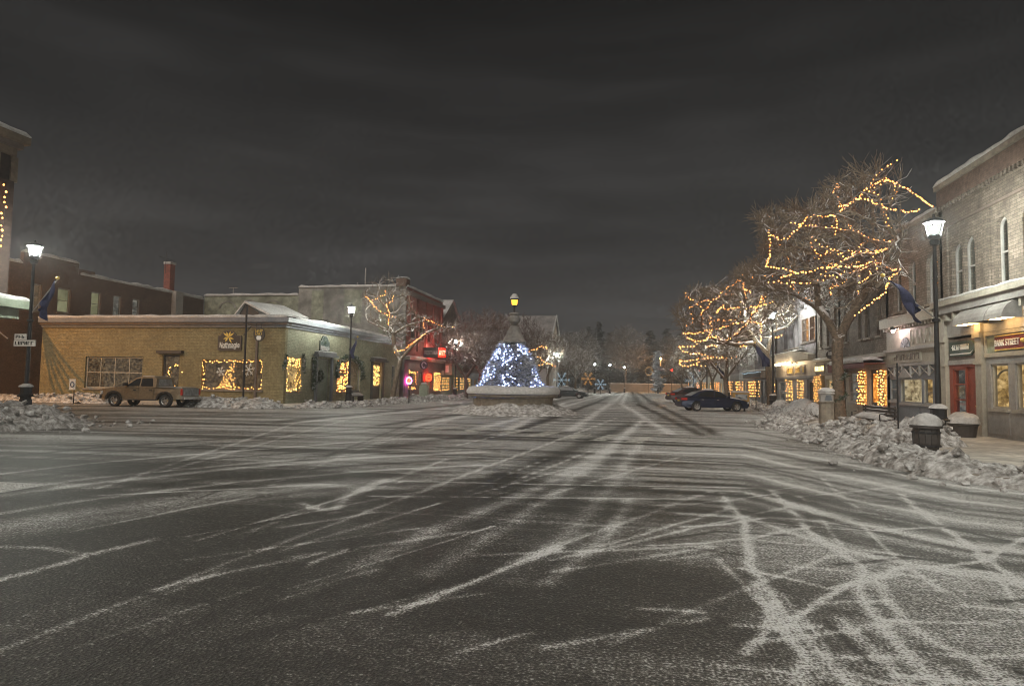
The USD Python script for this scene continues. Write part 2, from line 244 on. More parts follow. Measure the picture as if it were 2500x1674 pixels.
class Face:
    """A wall plane: u runs along the wall in metres, z up, d outward from it."""
    def __init__(s, axis, at, out):
        s.axis, s.at, s.out = axis, at, out
        s.read = -1 if (axis == 'x' and out < 0) else 1           # the way lettering reads along u
    def map(s, u, z, d):
        u, z, d = np.broadcast_arrays(np.asarray(u, float), z, d)
        return np.stack([s.at + s.out * d, u, z], -1) if s.axis == 'x' else np.stack([u, s.at + s.out * d, z], -1)
    def u(s, px, py=900): return (at_x(px, py, s.at)[1] if s.axis == 'x' else at_y(px, py, s.at)[0])
    def z(s, px, py): return (at_x(px, py, s.at) if s.axis == 'x' else at_y(px, py, s.at))[2]
    def rect(s, x0, y0, x1, y1):
        """The wall rectangle seen between these pixels: u0, u1, z0, z1 (the heights at the middle)."""
        xm = (x0 + x1) / 2; a, b = s.u(x0, (y0 + y1) / 2), s.u(x1, (y0 + y1) / 2); c, d = s.z(xm, y0), s.z(xm, y1)
        return min(a, b), max(a, b), min(c, d), max(c, d)
    def box(s, u0, u1, z0, z1, d0, d1, mb=None):
        mb = mb or MB(); a, b = s.at + s.out * d0, s.at + s.out * d1
        return mb.box(a, b, u0, u1, z0, z1) if s.axis == 'x' else mb.box(u0, u1, a, b, z0, z1)
    def prism(s, poly, d0, d1, mb=None):
        mb = mb or MB(); m = trimesh.creation.extrude_polygon(poly, 1.0, engine='earcut'); v = m.vertices
        w = s.map(v[:, 0], v[:, 1], d0 + v[:, 2] * (d1 - d0)); mb.add(w, m.faces[:, ::-1] if np.linalg.det(np.stack([s.map(1, 0, 0) - s.map(0, 0, 0), s.map(0, 1, 0) - s.map(0, 0, 0), s.map(0, 0, d1 - d0) - s.map(0, 0, 0)])) < 0 else m.faces); return mb
    def text(s, t, uc, zc, h, d, width=None, depth=.02, bold=True):
        m = meshkit.text_mesh(t, h, 1.0, bold); v = np.array(m.vertices); w = v[:, 0].max() - v[:, 0].min()
        k = (width / w) if width else 1.0
        x = (v[:, 0] - v[:, 0].mean() - ((v[:, 0].max() + v[:, 0].min()) / 2 - v[:, 0].mean())) * k
        p = s.map(uc + s.read * x, zc - h / 2 + v[:, 1], d + depth * v[:, 2])
        return (p, m.faces)
    def marks(s, u0, u1, z0, z1, d, seed, n=8, depth=.015):
        """Worn lettering too small to read in the photograph: a row of upright strokes."""
        r = random.Random(seed); mb = MB(); w = (u1 - u0) / n
        for i in range(n):
            a = u0 + i * w + w * .1; b = a + w * .72; t = min(.035, w * .22)
            s.box(a, a + t, z0, z1, d, d + depth, mb)
            if r.random() < .75: s.box(b - t, b, z0 + (z1 - z0) * r.choice((0, 0, .45)), z1 - (z1 - z0) * r.choice((0, 0, .4)), d, d + depth, mb)
            zz = z0 + (z1 - z0) * r.choice((.0, .45, .86)); s.box(a, b, zz, zz + (z1 - z0) * .14, d + .001, d + depth + .001, mb)
        return mb
RIGHT, LEFT, FRONT = Face('x', 12.1, -1), Face('x', -22.4, 1), Face('y', 39.7, -1)

def arch(u0, u1, z0, z1):
    r = (u1 - u0) / 2; t = np.linspace(0, np.pi, 11)
    return Polygon([(u0, z0), (u1, z0)] + [((u0 + u1) / 2 + r * math.cos(a), z1 - r + r * math.sin(a)) for a in t])

class Front:
    """One wall of a building: collects openings, then becomes a wall mesh with holes."""
    def __init__(s, bld, face, u0, u1, z0, z1, m, thick=.3):
        s.b, s.face, s.r, s.m, s.t, s.holes = bld, face, (u0, u1, z0, z1), m, thick, []
    def hole(s, poly): s.holes.append(poly)
    def window(s, u0, u1, z0, z1, frame=CREAM, room=GREYGLASSROOM, nx=1, nz=2, arched=False, sill=True, deep=.14, fw=.07, name='window', label=None, sillmat=None, room_deep=.45):
        poly = arch(u0, u1, z0, z1) if arched else sbox(u0, z0, u1, z1); s.hole(poly)
        outer = poly.buffer(-.004); inner = poly.buffer(-fw); rim = outer.difference(inner)
        mb = s.face.prism(rim, -deep, -deep + .07)
        for i in range(1, nx):
            u = u0 + (u1 - u0) * i / nx; s.face.box(u - .025, u + .025, z0 + fw * .9, z1 - (fw * .9 if not arched else (u1 - u0) * .1 + fw), -deep + .005, -deep + .055, mb)
        for j in range(1, nz):
            z = z0 + (z1 - z0) * j / nz; s.face.box(u0 + fw * .9, u1 - fw * .9, z - .028, z + .028, -deep + .008, -deep + .062, mb)
        w = part(s.b, name, mb, frame, label=label)
        part(w, 'pane', s.face.prism(poly.buffer(-fw * .8), -deep + .02, -deep + .028), GLASS)
        rm = s.face.prism(poly.buffer(.02), -room_deep - .01, -room_deep); s.face.prism(poly.buffer(.02).difference(poly.buffer(.006)), -room_deep + .001, -deep - .03, rm)
        part(w, 'inside', rm, room)
        if sill: part(w, 'sill', s.face.box(u0 - .08, u1 + .08, z0 - .11, z0 - .004, -deep, .09), sillmat or frame)
        return w
    def door(s, u0, u1, z0, z1, m=SLATE, glass=None, frame=CREAM, deep=.18, label=None, panels=2):
        s.hole(sbox(u0, z0 - .02, u1, z1)); fw = .07
        rim = sbox(u0 + .004, z0, u1 - .004, z1 - .004).difference(sbox(u0 + fw, z0 - .1, u1 - fw, z1 - fw))
        dr = part(s.b, 'door', s.face.box(u0 + fw + .005, u1 - fw - .005, z0 + .01, z1 - fw - .005, -deep, -deep + .05), m, label=label)
        part(dr, 'frame', s.face.prism(rim, -deep - .02, -deep + .08), frame)
        a, b = u0 + fw + .1, u1 - fw - .1; h = z1 - fw - z0
        if glass is not None:
            part(dr, 'glazing', s.face.box(a, b, z0 + h * .36, z1 - fw - .13, -deep + .052, -deep + .058), glass)
        for k in range(panels):
            q0, q1 = (z0 + .12, z0 + h * .32) if k == 0 else (z0 + h * .38, z1 - fw - .13)
            if k == 1 and glass is not None: continue
            part(dr, 'panel', s.face.box(a, b, q0, q1, -deep + .052, -deep + .068), m)
        part(dr, 'handle', MB().ball(s.face.map(a - .05, z0 + 1.0, -deep + .09), .035), GOLD)
        return dr
    def build(s, name='wall', extra=None):
        u0, u1, z0, z1 = s.r; p = extra if extra is not None else sbox(u0, z0, u1, z1)
        for h in s.holes: p = p.difference(h)
        mb = MB()
        for g in getattr(p, 'geoms', [p]):
            if g.area > 1e-4: s.face.prism(g, -s.t, 0, mb)
        part(s.b, name, mb, s.m)

def resample(pts, step):
    pts = np.asarray(pts, float); seg = np.linalg.norm(np.diff(pts, axis=0), axis=1); c = np.concatenate([[0], np.cumsum(seg)])
    t = np.linspace(0, c[-1], max(2, int(c[-1] / step)))
    return np.stack([np.interp(t, c, pts[:, k]) for k in range(pts.shape[1])], -1)
def light_string(paths, label, m=WARMBULB, r=.045, step=.16, group='strings of small lights', jitter=.03, cat='string lights'):
    """A cord with its bulbs: a thing of its own that hangs on what it decorates."""
    cord, bulbs = MB(), MB()
    for p in paths:
        q = resample(p, step); q = q + RNG.normal(0, jitter, q.shape)
        bulbs.beads(q, r * (.8 + .4 * RNG.random(len(q)))); cord.tube(resample(p, step * 2) + (0, 0, r * .6), .008, 3, False)
    c0 = np.asarray(paths[0][0], float)
    t = thing('string_lights', label, cat, tuple(c0), group=group)
    part(t, 'cord', cord, BLACK); part(t, 'bulbs', bulbs, m, kind='stuff')
    return t

# ================================================================ the ground
def strokes(pts, lines):
    """Adds soft lines (polyline in metres, half width, amount, break-up) to a field on the points."""
    out = np.zeros(len(pts)); tree = cKDTree(pts)
    for pl, w, amt, rag in lines:
        q = resample(pl, w * .7)
        q = q + (np.stack([meshkit.fbm(np.c_[q * .9, np.full(len(q), 3.1)], 3, 1), meshkit.fbm(np.c_[q * .9, np.full(len(q), 7.7)], 3, 2)], -1) - .5) * .5 * rag
        best = np.full(len(pts), 1e9)
        for i, ids in enumerate(tree.query_ball_point(q, w * 2.4)):
            if ids:
                ids = np.asarray(ids); best[ids] = np.minimum(best[ids], np.linalg.norm(pts[ids] - q[i], axis=1))
        hit = best < 1e8; k = np.exp(-(best[hit] / w) ** 2)
        k *= .35 + 1.1 * meshkit.fbm(np.c_[pts[hit] * (1.2 / max(w, .08)) * .25, np.full(hit.sum(), .3)], 3, 5)
        out[hit] += amt * k
    return out
def gl(*p, k=2500 / 2342): return [tuple(at_z(x * k, y * k)[:2]) for x, y in p]
LINES = [
    # dark cracks, partly filled with snow, in the near asphalt
    (gl((130, 1568), (330, 1470), (430, 1440), (560, 1365), (640, 1325), (700, 1290)), .028, -.85, .10), (gl((690, 1297), (740, 1275), (800, 1258)), .05, .6, .12), (gl((800, 1258), (850, 1230)), .03, -.7, .1),
    (gl((210, 1338), (350, 1362), (430, 1370), (520, 1380)), .03, -.7, .10), (gl((0, 1250), (100, 1252), (200, 1268)), .06, .5, .15), (gl((200, 1268), (270, 1290), (350, 1315)), .03, -.7, .1),
    (gl((0, 1325), (130, 1290), (220, 1262), (350, 1232)), .07, .62, .2), (gl((350, 1232), (600, 1195), (860, 1152)), .05, -.4, .2),
    (gl((1150, 1385), (1260, 1400), (1400, 1420), (1560, 1435), (1660, 1420)), .035, -.55, .1), (gl((340, 1568), (450, 1505), (520, 1480)), .03, -.6, .1),
    # two straight seams across the road
    (gl((860, 1098), (1200, 1106), (1500, 1111), (1720, 1115)), .05, .52, .04), (gl((850, 1134), (1200, 1137), (1560, 1141)), .05, .52, .04),
    (gl((690, 1150), (760, 1172), (800, 1135), (830, 1120), (880, 1094)), .09, .45, .3), (gl((640, 1205), (760, 1188), (850, 1172)), .06, .4, .2),
    # tracks in packed snow that fan out from the street
    (gl((820, 1290), (980, 1215), (1150, 1150), (1300, 1080), (1400, 1020), (1470, 960)), .16, .34, .3), (gl((980, 1310), (1090, 1240), (1200, 1180), (1290, 1110), (1400, 1030)), .14, .30, .3), (gl((1180, 1330), (1250, 1260), (1320, 1200), (1400, 1110), (1470, 1000)), .14, .25, .3),
    (gl((1250, 1335), (1330, 1270), (1385, 1220), (1440, 1140)), .10, .35, .3), (gl((1000, 1150), (1160, 1085), (1300, 1030), (1440, 970)), .3, -.28, .4), (gl((700, 1050), (900, 1020), (1120, 990), (1400, 985)), .3, -.2, .4),
    (gl((1650, 1128), (1700, 1200), (1718, 1290), (1790, 1400), (1890, 1520), (1935, 1568)), .05, .62, .3), (gl((1760, 1120), (1850, 1210), (1960, 1290), (1968, 1350), (2100, 1520), (2150, 1568)), .05, .6, .3),
    (gl((1780, 1440), (1940, 1335), (2050, 1300), (2130, 1298), (2250, 1282), (2342, 1230)), .035, .75, .2), (gl((2060, 1130), (2125, 1185), (2240, 1258), (2342, 1335)), .05, .65, .3), (gl((1700, 1300), (1900, 1345), (2050, 1310), (2130, 1325)), .035, .6, .2),
    (gl((1560, 1205), (1640, 1200), (1760, 1182), (1880, 1192), (2000, 1212), (2140, 1205)), .04, .55, .2), (gl((1500, 1235), (1640, 1215), (1820, 1225)), .03, -.4, .2), (gl((1720, 1330), (1820, 1490), (1800, 1568)), .045, .5, .4),
    (gl((1680, 1490), (1750, 1440), (1780, 1380)), .045, .55, .4), (gl((2000, 1330), (2140, 1460), (2342, 1568)), .055, .4, .4), (gl((1560, 1250), (1650, 1262), (1720, 1272)), .03, -.35, .1)]
_r = random.Random(11)
for k in range(15):     # turning tracks that sweep round the right-hand kerb
    y0 = 1000 + 14 * k + _r.uniform(-4, 4)
    LINES.append((gl((1380 + 12 * k, y0 - 26), (1700, y0 - 16 + _r.uniform(-5, 5)), (1950, y0 + 30 + 2.2 * k), (2200, y0 + 78 + 2.6 * k), (2400, y0 + 104 + 2 * k)), _r.uniform(.07, .18), _r.choice((-.4, .42, .5, -.3)), .25))
for k in range(11):     # and across the junction to the left
    y0 = 988 + 15 * k + _r.uniform(-5, 5)
    LINES.append((gl((-60, y0 + 62 + 4 * k), (200, y0 + 34 + 2.4 * k), (520, y0 + 12), (850, y0 - 12 - k * .6), (1100, y0 - 22 - k)), _r.uniform(.08, .26), _r.choice((-.32, .36, .42, -.28, .3)), .25))
for k in range(44):     # fine scratches of single tyres over the near right
    x_, y_ = _r.uniform(1450, 2342), _r.uniform(1080, 1568); a_ = _r.choice((_r.uniform(-.08, .18), _r.uniform(-.08, .18), _r.uniform(-.08, .18), 1.0)); L_ = _r.uniform(120, 420); c_ = _r.uniform(-.12, .12)
    LINES.append((gl(*[(x_ + L_ * q / (1 + abs(a_)), y_ + a_ * L_ * q / (1 + abs(a_)) + c_ * L_ * q * q) for q in (0, .33, .66, 1)]), _r.uniform(.018, .045), _r.choice((.4, .5, .32, -.5)), .12))
for k in range(46):     # and over the left and middle
    x_, y_ = _r.uniform(-40, 1400), _r.uniform(1010, 1500); a_ = _r.uniform(-.42, -.04); L_ = _r.uniform(160, 560)
    LINES.append((gl(*[(x_ + L_ * q, y_ + a_ * L_ * q) for q in (0, .5, 1)]), _r.uniform(.02, .06), _r.choice((.4, .32, -.3)), .2))
for k in range(12):     # along the street
    x0 = -15 + k * 1.75 + _r.uniform(-.4, .4)
    LINES.append(([(x0 + _r.uniform(-2, 2), 24), (x0 * .8 - 1.2, 60), (x0 * .65 - 1.0, 130), (x0 * .5 - 1, 200)], .22, _r.choice((-.4, .4, .35)), .5))
def ground_patch(x0, x1, y0, y1, dx, dy):
    nx, ny = int((x1 - x0) / dx) + 1, int((y1 - y0) / dy) + 1
    X, Y = np.meshgrid(np.linspace(x0, x1, nx), np.linspace(y0, y1, ny)); i = (np.arange(ny - 1)[:, None] * nx + np.arange(nx - 1)).ravel()
    return np.stack([X.ravel(), Y.ravel()], -1), np.stack([i, i + 1, i + nx + 1, i + nx], -1)
pts, faces, n0 = [], [], 0
for a in ((-9, 9.6, 2.0, 9, .033, .033), (-30, 9.6, 9, 26, .085, .085), (-60, 9.6, 26, 60, .17, .17), (-60, 26, 60, 230, .4, .6)):
    p, f = ground_patch(*a); pts.append(p); faces.append(f + n0); n0 += len(p)
for a in ((-60, -9, -30, 9), (9.6, 60, -30, 60), (-60, -30, 9, 26), (-9, 9.6, -30, 2)):
    p = np.array([(a[0], a[2]), (a[1], a[2]), (a[1], a[3]), (a[0], a[3])], float); pts.append(p); faces.append(np.array([[0, 1, 2, 3]]) + n0); n0 += 4
pts, faces = np.vstack(pts), np.vstack(faces)
z3 = np.zeros(len(pts))
near = np.clip((15 - pts[:, 1]) / 9, 0, 1)
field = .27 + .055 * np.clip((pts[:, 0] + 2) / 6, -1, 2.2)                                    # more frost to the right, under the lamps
sweep = np.where(pts[:, 1] < 60, pts[:, 1] + .05 * (pts[:, 0] + 4) ** 2 * .12, pts[:, 1])
field += .55 * (meshkit.fbm(np.c_[pts[:, 0] * .10, sweep * 1.1, z3], 4, 3) - .5)             # long swept drifts
field += .35 * (meshkit.fbm(np.c_[pts * .33, z3 + 2.5], 5, 8) - .5)
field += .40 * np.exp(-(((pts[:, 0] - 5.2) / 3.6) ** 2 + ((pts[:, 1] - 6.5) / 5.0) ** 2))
bend = sweep + .35 * meshkit.fbm(np.c_[pts * .12, z3 + 8.5], 3, 23)
for fr, am in ((.55, .34), (1.3, .34), (3.2, .24)):                                          # combed by tyres into fine lines
    rid = 1 - np.abs(2 * meshkit.fbm(np.c_[pts[:, 0] * .05 * fr + 3, bend * fr * 1.25, z3 + fr], 2, int(fr * 10)) - 1)
    field += am * (1 - .75 * near) * (np.clip((rid - .62) / .38, 0, 1) ** 1.5 - .22)
far = np.clip((pts[:, 1] - 24) / 18, 0, 1); field += .16 * far + .07 * np.clip((pts[:, 1] - 11) / 6, 0, 1) * (1 - far)
field += .32 * (meshkit.fbm(np.c_[pts * 3.1, z3 + 4.5], 3, 13) - .5)
field -= .36 * near * np.clip((2.6 - pts[:, 0]) / 4.0, 0, 1)
field = np.where(field > .3, .3 + .34 * np.tanh((field - .3) / .34), field)
field = np.maximum(field, .06) + 1.12 * strokes(pts, LINES)
field = np.where(field > .55, .55 + .33 * np.tanh((field - .55) / .33), field)
field = np.clip(field, 0, 1)
ROADM = mat('frosty_asphalt', {'at': ('attribute', {'attribute': 'snow'}), 'g': ('geometry', {}), 'n': ('noise_texture', {'scale': 46.0, 'detail': 2.0, 'roughness': .6}), 'n1': ('noise_texture', {'scale': 15.0, 'detail': 3.0, 'roughness': .7}), 'n2': ('noise_texture', {'scale': 4.0, 'detail': 6.0, 'roughness': .7}), 'v': ('voronoi_texture', {'scale': 34.0}),
        'c1': ('math', {'math_type': 'multiply_add', 'value2': 2.1, 'value3': -1.05}), 'c2': ('math', {'math_type': 'multiply_add', 'value2': .45, 'value3': -.225}), 'c3': ('math', {'math_type': 'multiply_add', 'value2': .95, 'value3': -.475}), 's1': ('math', {'math_type': 'add'}), 's2': ('math', {'math_type': 'add'}), 's3': ('math', {'math_type': 'add'}),
        'r': ('rgb_ramp', {'ramp': [(0, (.030, .026, .021)), (.20, (.060, .053, .044)), (.42, (.135, .122, .106)), (.60, (.36, .345, .32)), (.84, (.76, .745, .725)), (1, (.86, .85, .84))]}),
        'rr': ('rgb_ramp', {'ramp': [(0, (.58,) * 3), (.4, (.56,) * 3), (.7, (.62,) * 3), (1, (.7,) * 3)]}),
        'h': ('math', {'math_type': 'multiply_add', 'value2': .6}), 'b': ('bump', {'strength': .9, 'distance': .016}), 'p': ('principled_bsdf', {'specular_ior_level': .5})},
        [('g.position', 'n.vector'), ('g.position', 'n1.vector'), ('g.position', 'n2.vector'), ('g.position', 'v.vector'), ('n.fac', 'c1.value1'), ('n2.fac', 'c2.value1'), ('n1.fac', 'c3.value1'), ('at.fac', 's1.value1'), ('c1.value', 's1.value2'), ('s1.value', 's2.value1'), ('c2.value', 's2.value2'), ('s2.value', 's3.value1'), ('c3.value', 's3.value2'), ('s3.value', 'r.fac'), ('r.color', 'p.base_color'),
         ('s3.value', 'rr.fac'), ('rr.color', 'p.roughness'), ('v.distance', 'h.value1'), ('s3.value', 'h.value3'), ('h.value', 'b.height'), ('b.normal', 'p.normal')], 'p.BSDF')
road = usdkit.mesh(stage, '/World/road', (np.c_[pts, z3], faces), ROADM)
UsdGeom.PrimvarsAPI(road).CreatePrimvar('snow', Sdf.ValueTypeNames.FloatArray, 'vertex').Set(Vt.FloatArray.FromNumpy(field.astype(np.float32)))
data(road.GetPrim(), 'wide asphalt road crossed by frosty tyre tracks and cracks', 'road', kind='structure')
single('ground', MB().box(-900, 900, -700, 1500, -.6, -.03), SNOW, 'snow covered ground around the town', 'ground', kind='structure')

def slab(name, poly, label, z=.13):
    m = trimesh.creation.extrude_polygon(poly, z + .02, engine='earcut'); m.apply_translation((0, 0, -.02))
    p = single(name, m, CONCRETE, label, 'pavement', kind='structure'); return p
curbR = [(9.2, 200), (9.0, 60), (8.8, 34.5), (8.2, 33.0), (6.35, 30.2), (5.98, 28.5), (5.95, 24), (6.0, 19.8), (5.72, 15.3), (6.1, 13.9), (6.9, 12.9), (8.6, 12.0), (12, 11.5), (40, 11.2)]
pr = slab('pavement', Polygon(curbR + [(40, 200)]), 'snowy pavement along the right-hand shop fronts')
kb = MB()
for (a, b) in zip(curbR[:-1], curbR[1:]):
    a, b = np.array(a), np.array(b); n = np.array([b[1] - a[1], a[0] - b[0]]); n = -n / np.linalg.norm(n) * .16; q = [a - n * .06, b - n * .06, b + n, a + n]
    kb.tm(trimesh.creation.extrude_polygon(Polygon(q).convex_hull, .155, engine='earcut'))
part(pr, 'kerb', (np.vstack(kb.v), np.vstack(kb.f)), STONE) if False else single('kerb', kb, STONE, 'granite kerb edging the right-hand pavement', 'kerb', kind='structure')
slab('pavement', Polygon([(-60, 37.0), (-20.6, 37.0), (-18.7, 37.8), (-17.9, 39.6), (-17.9, 220), (-60, 220)]), 'snowy pavement round the tan corner shop')
slab('pavement', Polygon([(-60, 22.6), (-21.6, 22.6), (-19.8, 21.6), (-19.3, 19.8), (-19.3, -20), (-60, -20)]), 'snowy pavement under the far-left corner building')

# worn crosswalk bars in front of the fountain
cw = thing('crosswalk', 'worn white crosswalk bars across the road before the fountain', 'crosswalk', (0, 21.8, 0), kind='structure')
PAINT = mat('worn_road_paint', {'g': ('geometry', {}), 'n': ('noise_texture', {'scale': 3.0, 'detail': 7.0, 'roughness': .75}), 'r': ('rgb_ramp', {'ramp': [(.40, (0, 0, 0)), (.58, (.85,) * 3)]}), 't': ('transparent_bsdf', {}), 'p': ('principled_bsdf', {'base_color': (.66, .64, .58), 'roughness': .6}), 'm': ('mix_closure', {})},
            [('g.position', 'n.vector'), ('n.fac', 'r.fac'), ('r.color', 'm.fac'), ('t.BSDF', 'm.closure1'), ('p.BSDF', 'm.closure2')], 'm.closure')
for (xc, yc, w) in ((1075, 1046, 40), (1165, 1049, 44), (1250, 1054, 46), (1330, 1059, 44), (1405, 1065, 40), (1480, 1068, 38), (1560, 1073, 40)):
    g0, g1 = at_z(xc - w / 2, yc), at_z(xc + w / 2, yc); y = (g0[1] + g1[1]) / 2; dx = (g1[0] - g0[0])
    part(cw, 'stripe', (np.array([(g0[0] - .25, y - 1.3, .005), (g1[0] - .25, y - 1.3, .005), (g1[0] + .25, y + 1.3, .005), (g0[0] + .25, y + 1.3, .005)]), np.array([[0, 1, 2, 3]])), PAINT)

# ---------------------------------------------------------------- ploughed snow
def bank_mesh(path, width, height, seed, step=.09, lump=.7, z0=0.0, nt=None, ragged=.48):
    q = resample(path, step); t = np.gradient(q, axis=0); t /= np.linalg.norm(t, axis=1, keepdims=True); nrm = np.stack([-t[:, 1], t[:, 0]], -1)
    s = np.linspace(0, 1, len(q)); nt = nt or max(9, int(width / step)); v = np.linspace(-1, 1, nt)
    L = len(q) * step; endf = np.clip(np.minimum(s, 1 - s) * L / (width * .45), 0, 1) ** .5
    wob = .75 + .6 * meshkit.fbm(np.c_[q * .55, np.full(len(q), seed * 1.7)], 3, seed); hob = .45 + 1.1 * meshkit.fbm(np.c_[q * .45, np.full(len(q), seed + 9.2)], 3, seed + 1)
    half = (width / 2 * wob * (.3 + .7 * endf))[:, None]
    P = q[:, None, :] + nrm[:, None, :] * (v[None, :, None] * half[..., None])
    h = (1 - v[None, :] ** 2) ** .75 * (height * hob * endf)[:, None]
    f3 = lambda k, sd: meshkit.fbm(np.c_[P.reshape(-1, 2) * k, np.full(P.shape[0] * P.shape[1], sd * .37)], 4, sd).reshape(h.shape)
    rid = 1 - np.abs(2 * f3(2.6, seed + 4) - 1)
    h = h * (1 + lump * (f3(1.8, seed + 3) - .5) * 2) + (rid - .6) * ragged * np.minimum(h, .45) * 1.2 + (f3(6.0, seed + 6) - .5) * .30 * np.minimum(1, h / .15)
    h = np.where(np.abs(v)[None, :] > .999, -.015, h); h[[0, -1]] = -.015
    P3 = np.concatenate([P, (z0 + np.maximum(h, -.015))[..., None]], -1); ns = len(q); i = (np.arange(ns - 1)[:, None] * nt + np.arange(nt - 1)).ravel()
    return P3.reshape(-1, 3), np.stack([i, i + nt, i + nt + 1, i + 1], -1)
_ico = trimesh.creation.icosphere(subdivisions=0)
def crumbs(P3, n, smin, smax, seed, spread=.5):
    rng = np.random.default_rng(seed); q = P3[rng.integers(0, len(P3), n)].copy(); low = rng.random(n) < .35
    q[:, :2] += rng.normal(0, spread * .25, (n, 2)) + (rng.normal(0, spread, (n, 2)) * low[:, None]); q[low, 2] = .0
    q[:, 2] = np.maximum(q[:, 2], 0); s = smin + (smax - smin) * rng.random(n) ** 3
    V = _ico.vertices[None] * (s[:, None, None] * (.55 + .8 * rng.random((n, 12, 1)))) * (1, 1, .75) + q[:, None] + np.array([0, 0, .3]) * s[:, None, None]
    return V.reshape(-1, 3), (_ico.faces[None] + 12 * np.arange(n)[:, None, None]).reshape(-1, 3)
def bank(path, width, height, seed, label, z0=0.0, step=.09, n=None, **k):
    v, f = bank_mesh(path, width, height * .62, seed, step, z0=z0, **k); t = thing('snow_bank', label, 'snow bank', (path[0][0], path[0][1], z0))
    part(t, 'heap', (v, f), SNOW, smooth=50); L = np.linalg.norm(np.diff(np.array(path), axis=0), axis=1).sum()
    part(t, 'crumbs', crumbs(v, n or int(min(1000, 40 * L * width ** .5)), .02, .15 if step < .13 else .2, seed, width * .35), SNOW, kind='stuff')
bank([(-19.9, 21.0), (-20.3, 19.0), (-20.6, 16.5), (-21.0, 13.0)], 4.4, 1.0, 3, 'wide lumpy snow pile round the left street lamp', step=.12)
bank([(-60, 37.3), (-48, 37.2), (-38, 37.3), (-32.5, 37.2)], 2.0, .62, 5, 'long snow bank glowing orange under the tan wall behind the pickup bonnet', step=.16)
bank([(-27.2, 36.6), (-25.0, 36.2), (-22.2, 36.2), (-20.6, 36.4)], 2.6, .75, 6, 'grey snow bank below the lit display window behind the pickup tailgate', step=.12)
bank([(-20.2, 37.2), (-18.6, 38.4), (-18.0, 41.5), (-18.0, 47)], 1.3, .42, 8, 'low snow ridge along the kerb beside the olive door front', step=.14)
bank([(-18.0, 47.5), (-17.8, 54), (-17.9, 62)], 1.5, .55, 9, 'snow ridge at the foot of the lit kerbside tree on the left', step=.16)
bank([(-17.9, 63), (-17.8, 72), (-17.8, 88)], 1.5, .5, 10, 'snow ridge along the kerb before the red brick restaurant', step=.2)
bank([(-17.6, 92), (-14, 110), (-12.5, 128), (-11, 150)], 2.6, 1.0, 12, 'far snow bank on the left side of the street under the distant lamps', step=.3)
bank([(7.4, 34.6), (6.6, 31.5), (6.35, 28), (6.3, 24), (6.35, 20.5)], 1.3, .40, 21, 'snow bank along the right kerb beside the small lit mound', step=.06)
bank([(6.35, 20.8), (6.2, 18.4), (6.15, 16.4), (6.4, 14.4), (7.4, 13.2)], 1.5, .46, 22, 'lumpy snow bank on the kerb in front of the nearest right lamp', step=.05)
bank([(6.3, 14.9), (7.2, 13.4), (8.6, 12.5), (10.5, 12.0), (16, 11.8)], 1.7, .36, 23, 'thin crust of snow on the curved kerb at the bottom right corner', step=.06)
bank([(8.9, 20.2), (8.2, 21.4), (7.6, 22.6)], 2.1, .95, 24, 'heap of shovelled snow round the barrel planter', z0=.12, step=.055)
bank([(7.2, 23.4), (7.6, 25.3), (7.8, 27.2)], 1.5, .58, 25, 'warm lit snow mound beside the thin sign post', z0=.12, step=.06)
bank([(9.6, 48), (9.4, 43), (9.0, 38.5), (8.4, 34.8)], 1.8, .62, 26, 'rough snow bank between the blue car and the big lit tree', step=.09)
bank([(9.9, 63), (9.8, 56), (9.6, 49)], 1.8, .6, 27, 'snow bank on the kerb beyond the second right lamp', step=.14)
bank([(9.8, 110), (9.7, 85), (9.8, 64)], 1.8, .55, 28, 'long snow bank on the right kerb past the parked cars', step=.3)

# ================================================================ buildings, right-hand side
def building(name, label, face_pt): return thing(name, label, 'building', face_pt)
def snow_cap(b, face, u0, u1, z, d0, d1, h=.12, seed=0, name='snow_cap'):
    n = max(6, int(abs(u1 - u0) / .22)); u = np.linspace(u0, u1, n); k = h * (.55 + .9 * meshkit.fbm(np.c_[u * 1.3, np.full(n, seed * .77), np.zeros(n)], 3, seed)); k[[0, -1]] *= .4
    dm = (d0 + d1) / 2; rows = [(d0, 0), (d0, .7), (dm, 1.0), (d1 - .02, .8), (d1 + .03, .35), (d1, 0)]
    V = np.concatenate([face.map(u, z + .002 + k * q, dd + (.02 * np.sin(u * 5) if q else 0)) for dd, q in rows]); i = (np.arange(len(rows) - 1)[:, None] * n + np.arange(n - 1)).ravel()
    return part(b, name, (V, np.stack([i, i + 1, i + n + 1, i + n], -1)), CLEAN_SNOW, smooth=True)
def shell(b, x0, x1, y0, y1, z, m, roof=ROOFTAR, name='side_wall', sides='', t=.3, z0=0):
    """The walls that are not seen face on, and the roof."""
    for s_ in sides:
        r = {'w': (x0, x0 + t, y0, y1), 'e': (x1 - t, x1, y0, y1), 's': (x0, x1, y0, y0 + t), 'n': (x0, x1, y1 - t, y1)}[s_]
        part(b, name, MB().box(*r, z0, z), m)
    part(b, 'roof', MB().box(x0 + t + .01, x1 - t - .01, y0 + t + .01, y1 - t - .01, z - .5, z - .35), roof)

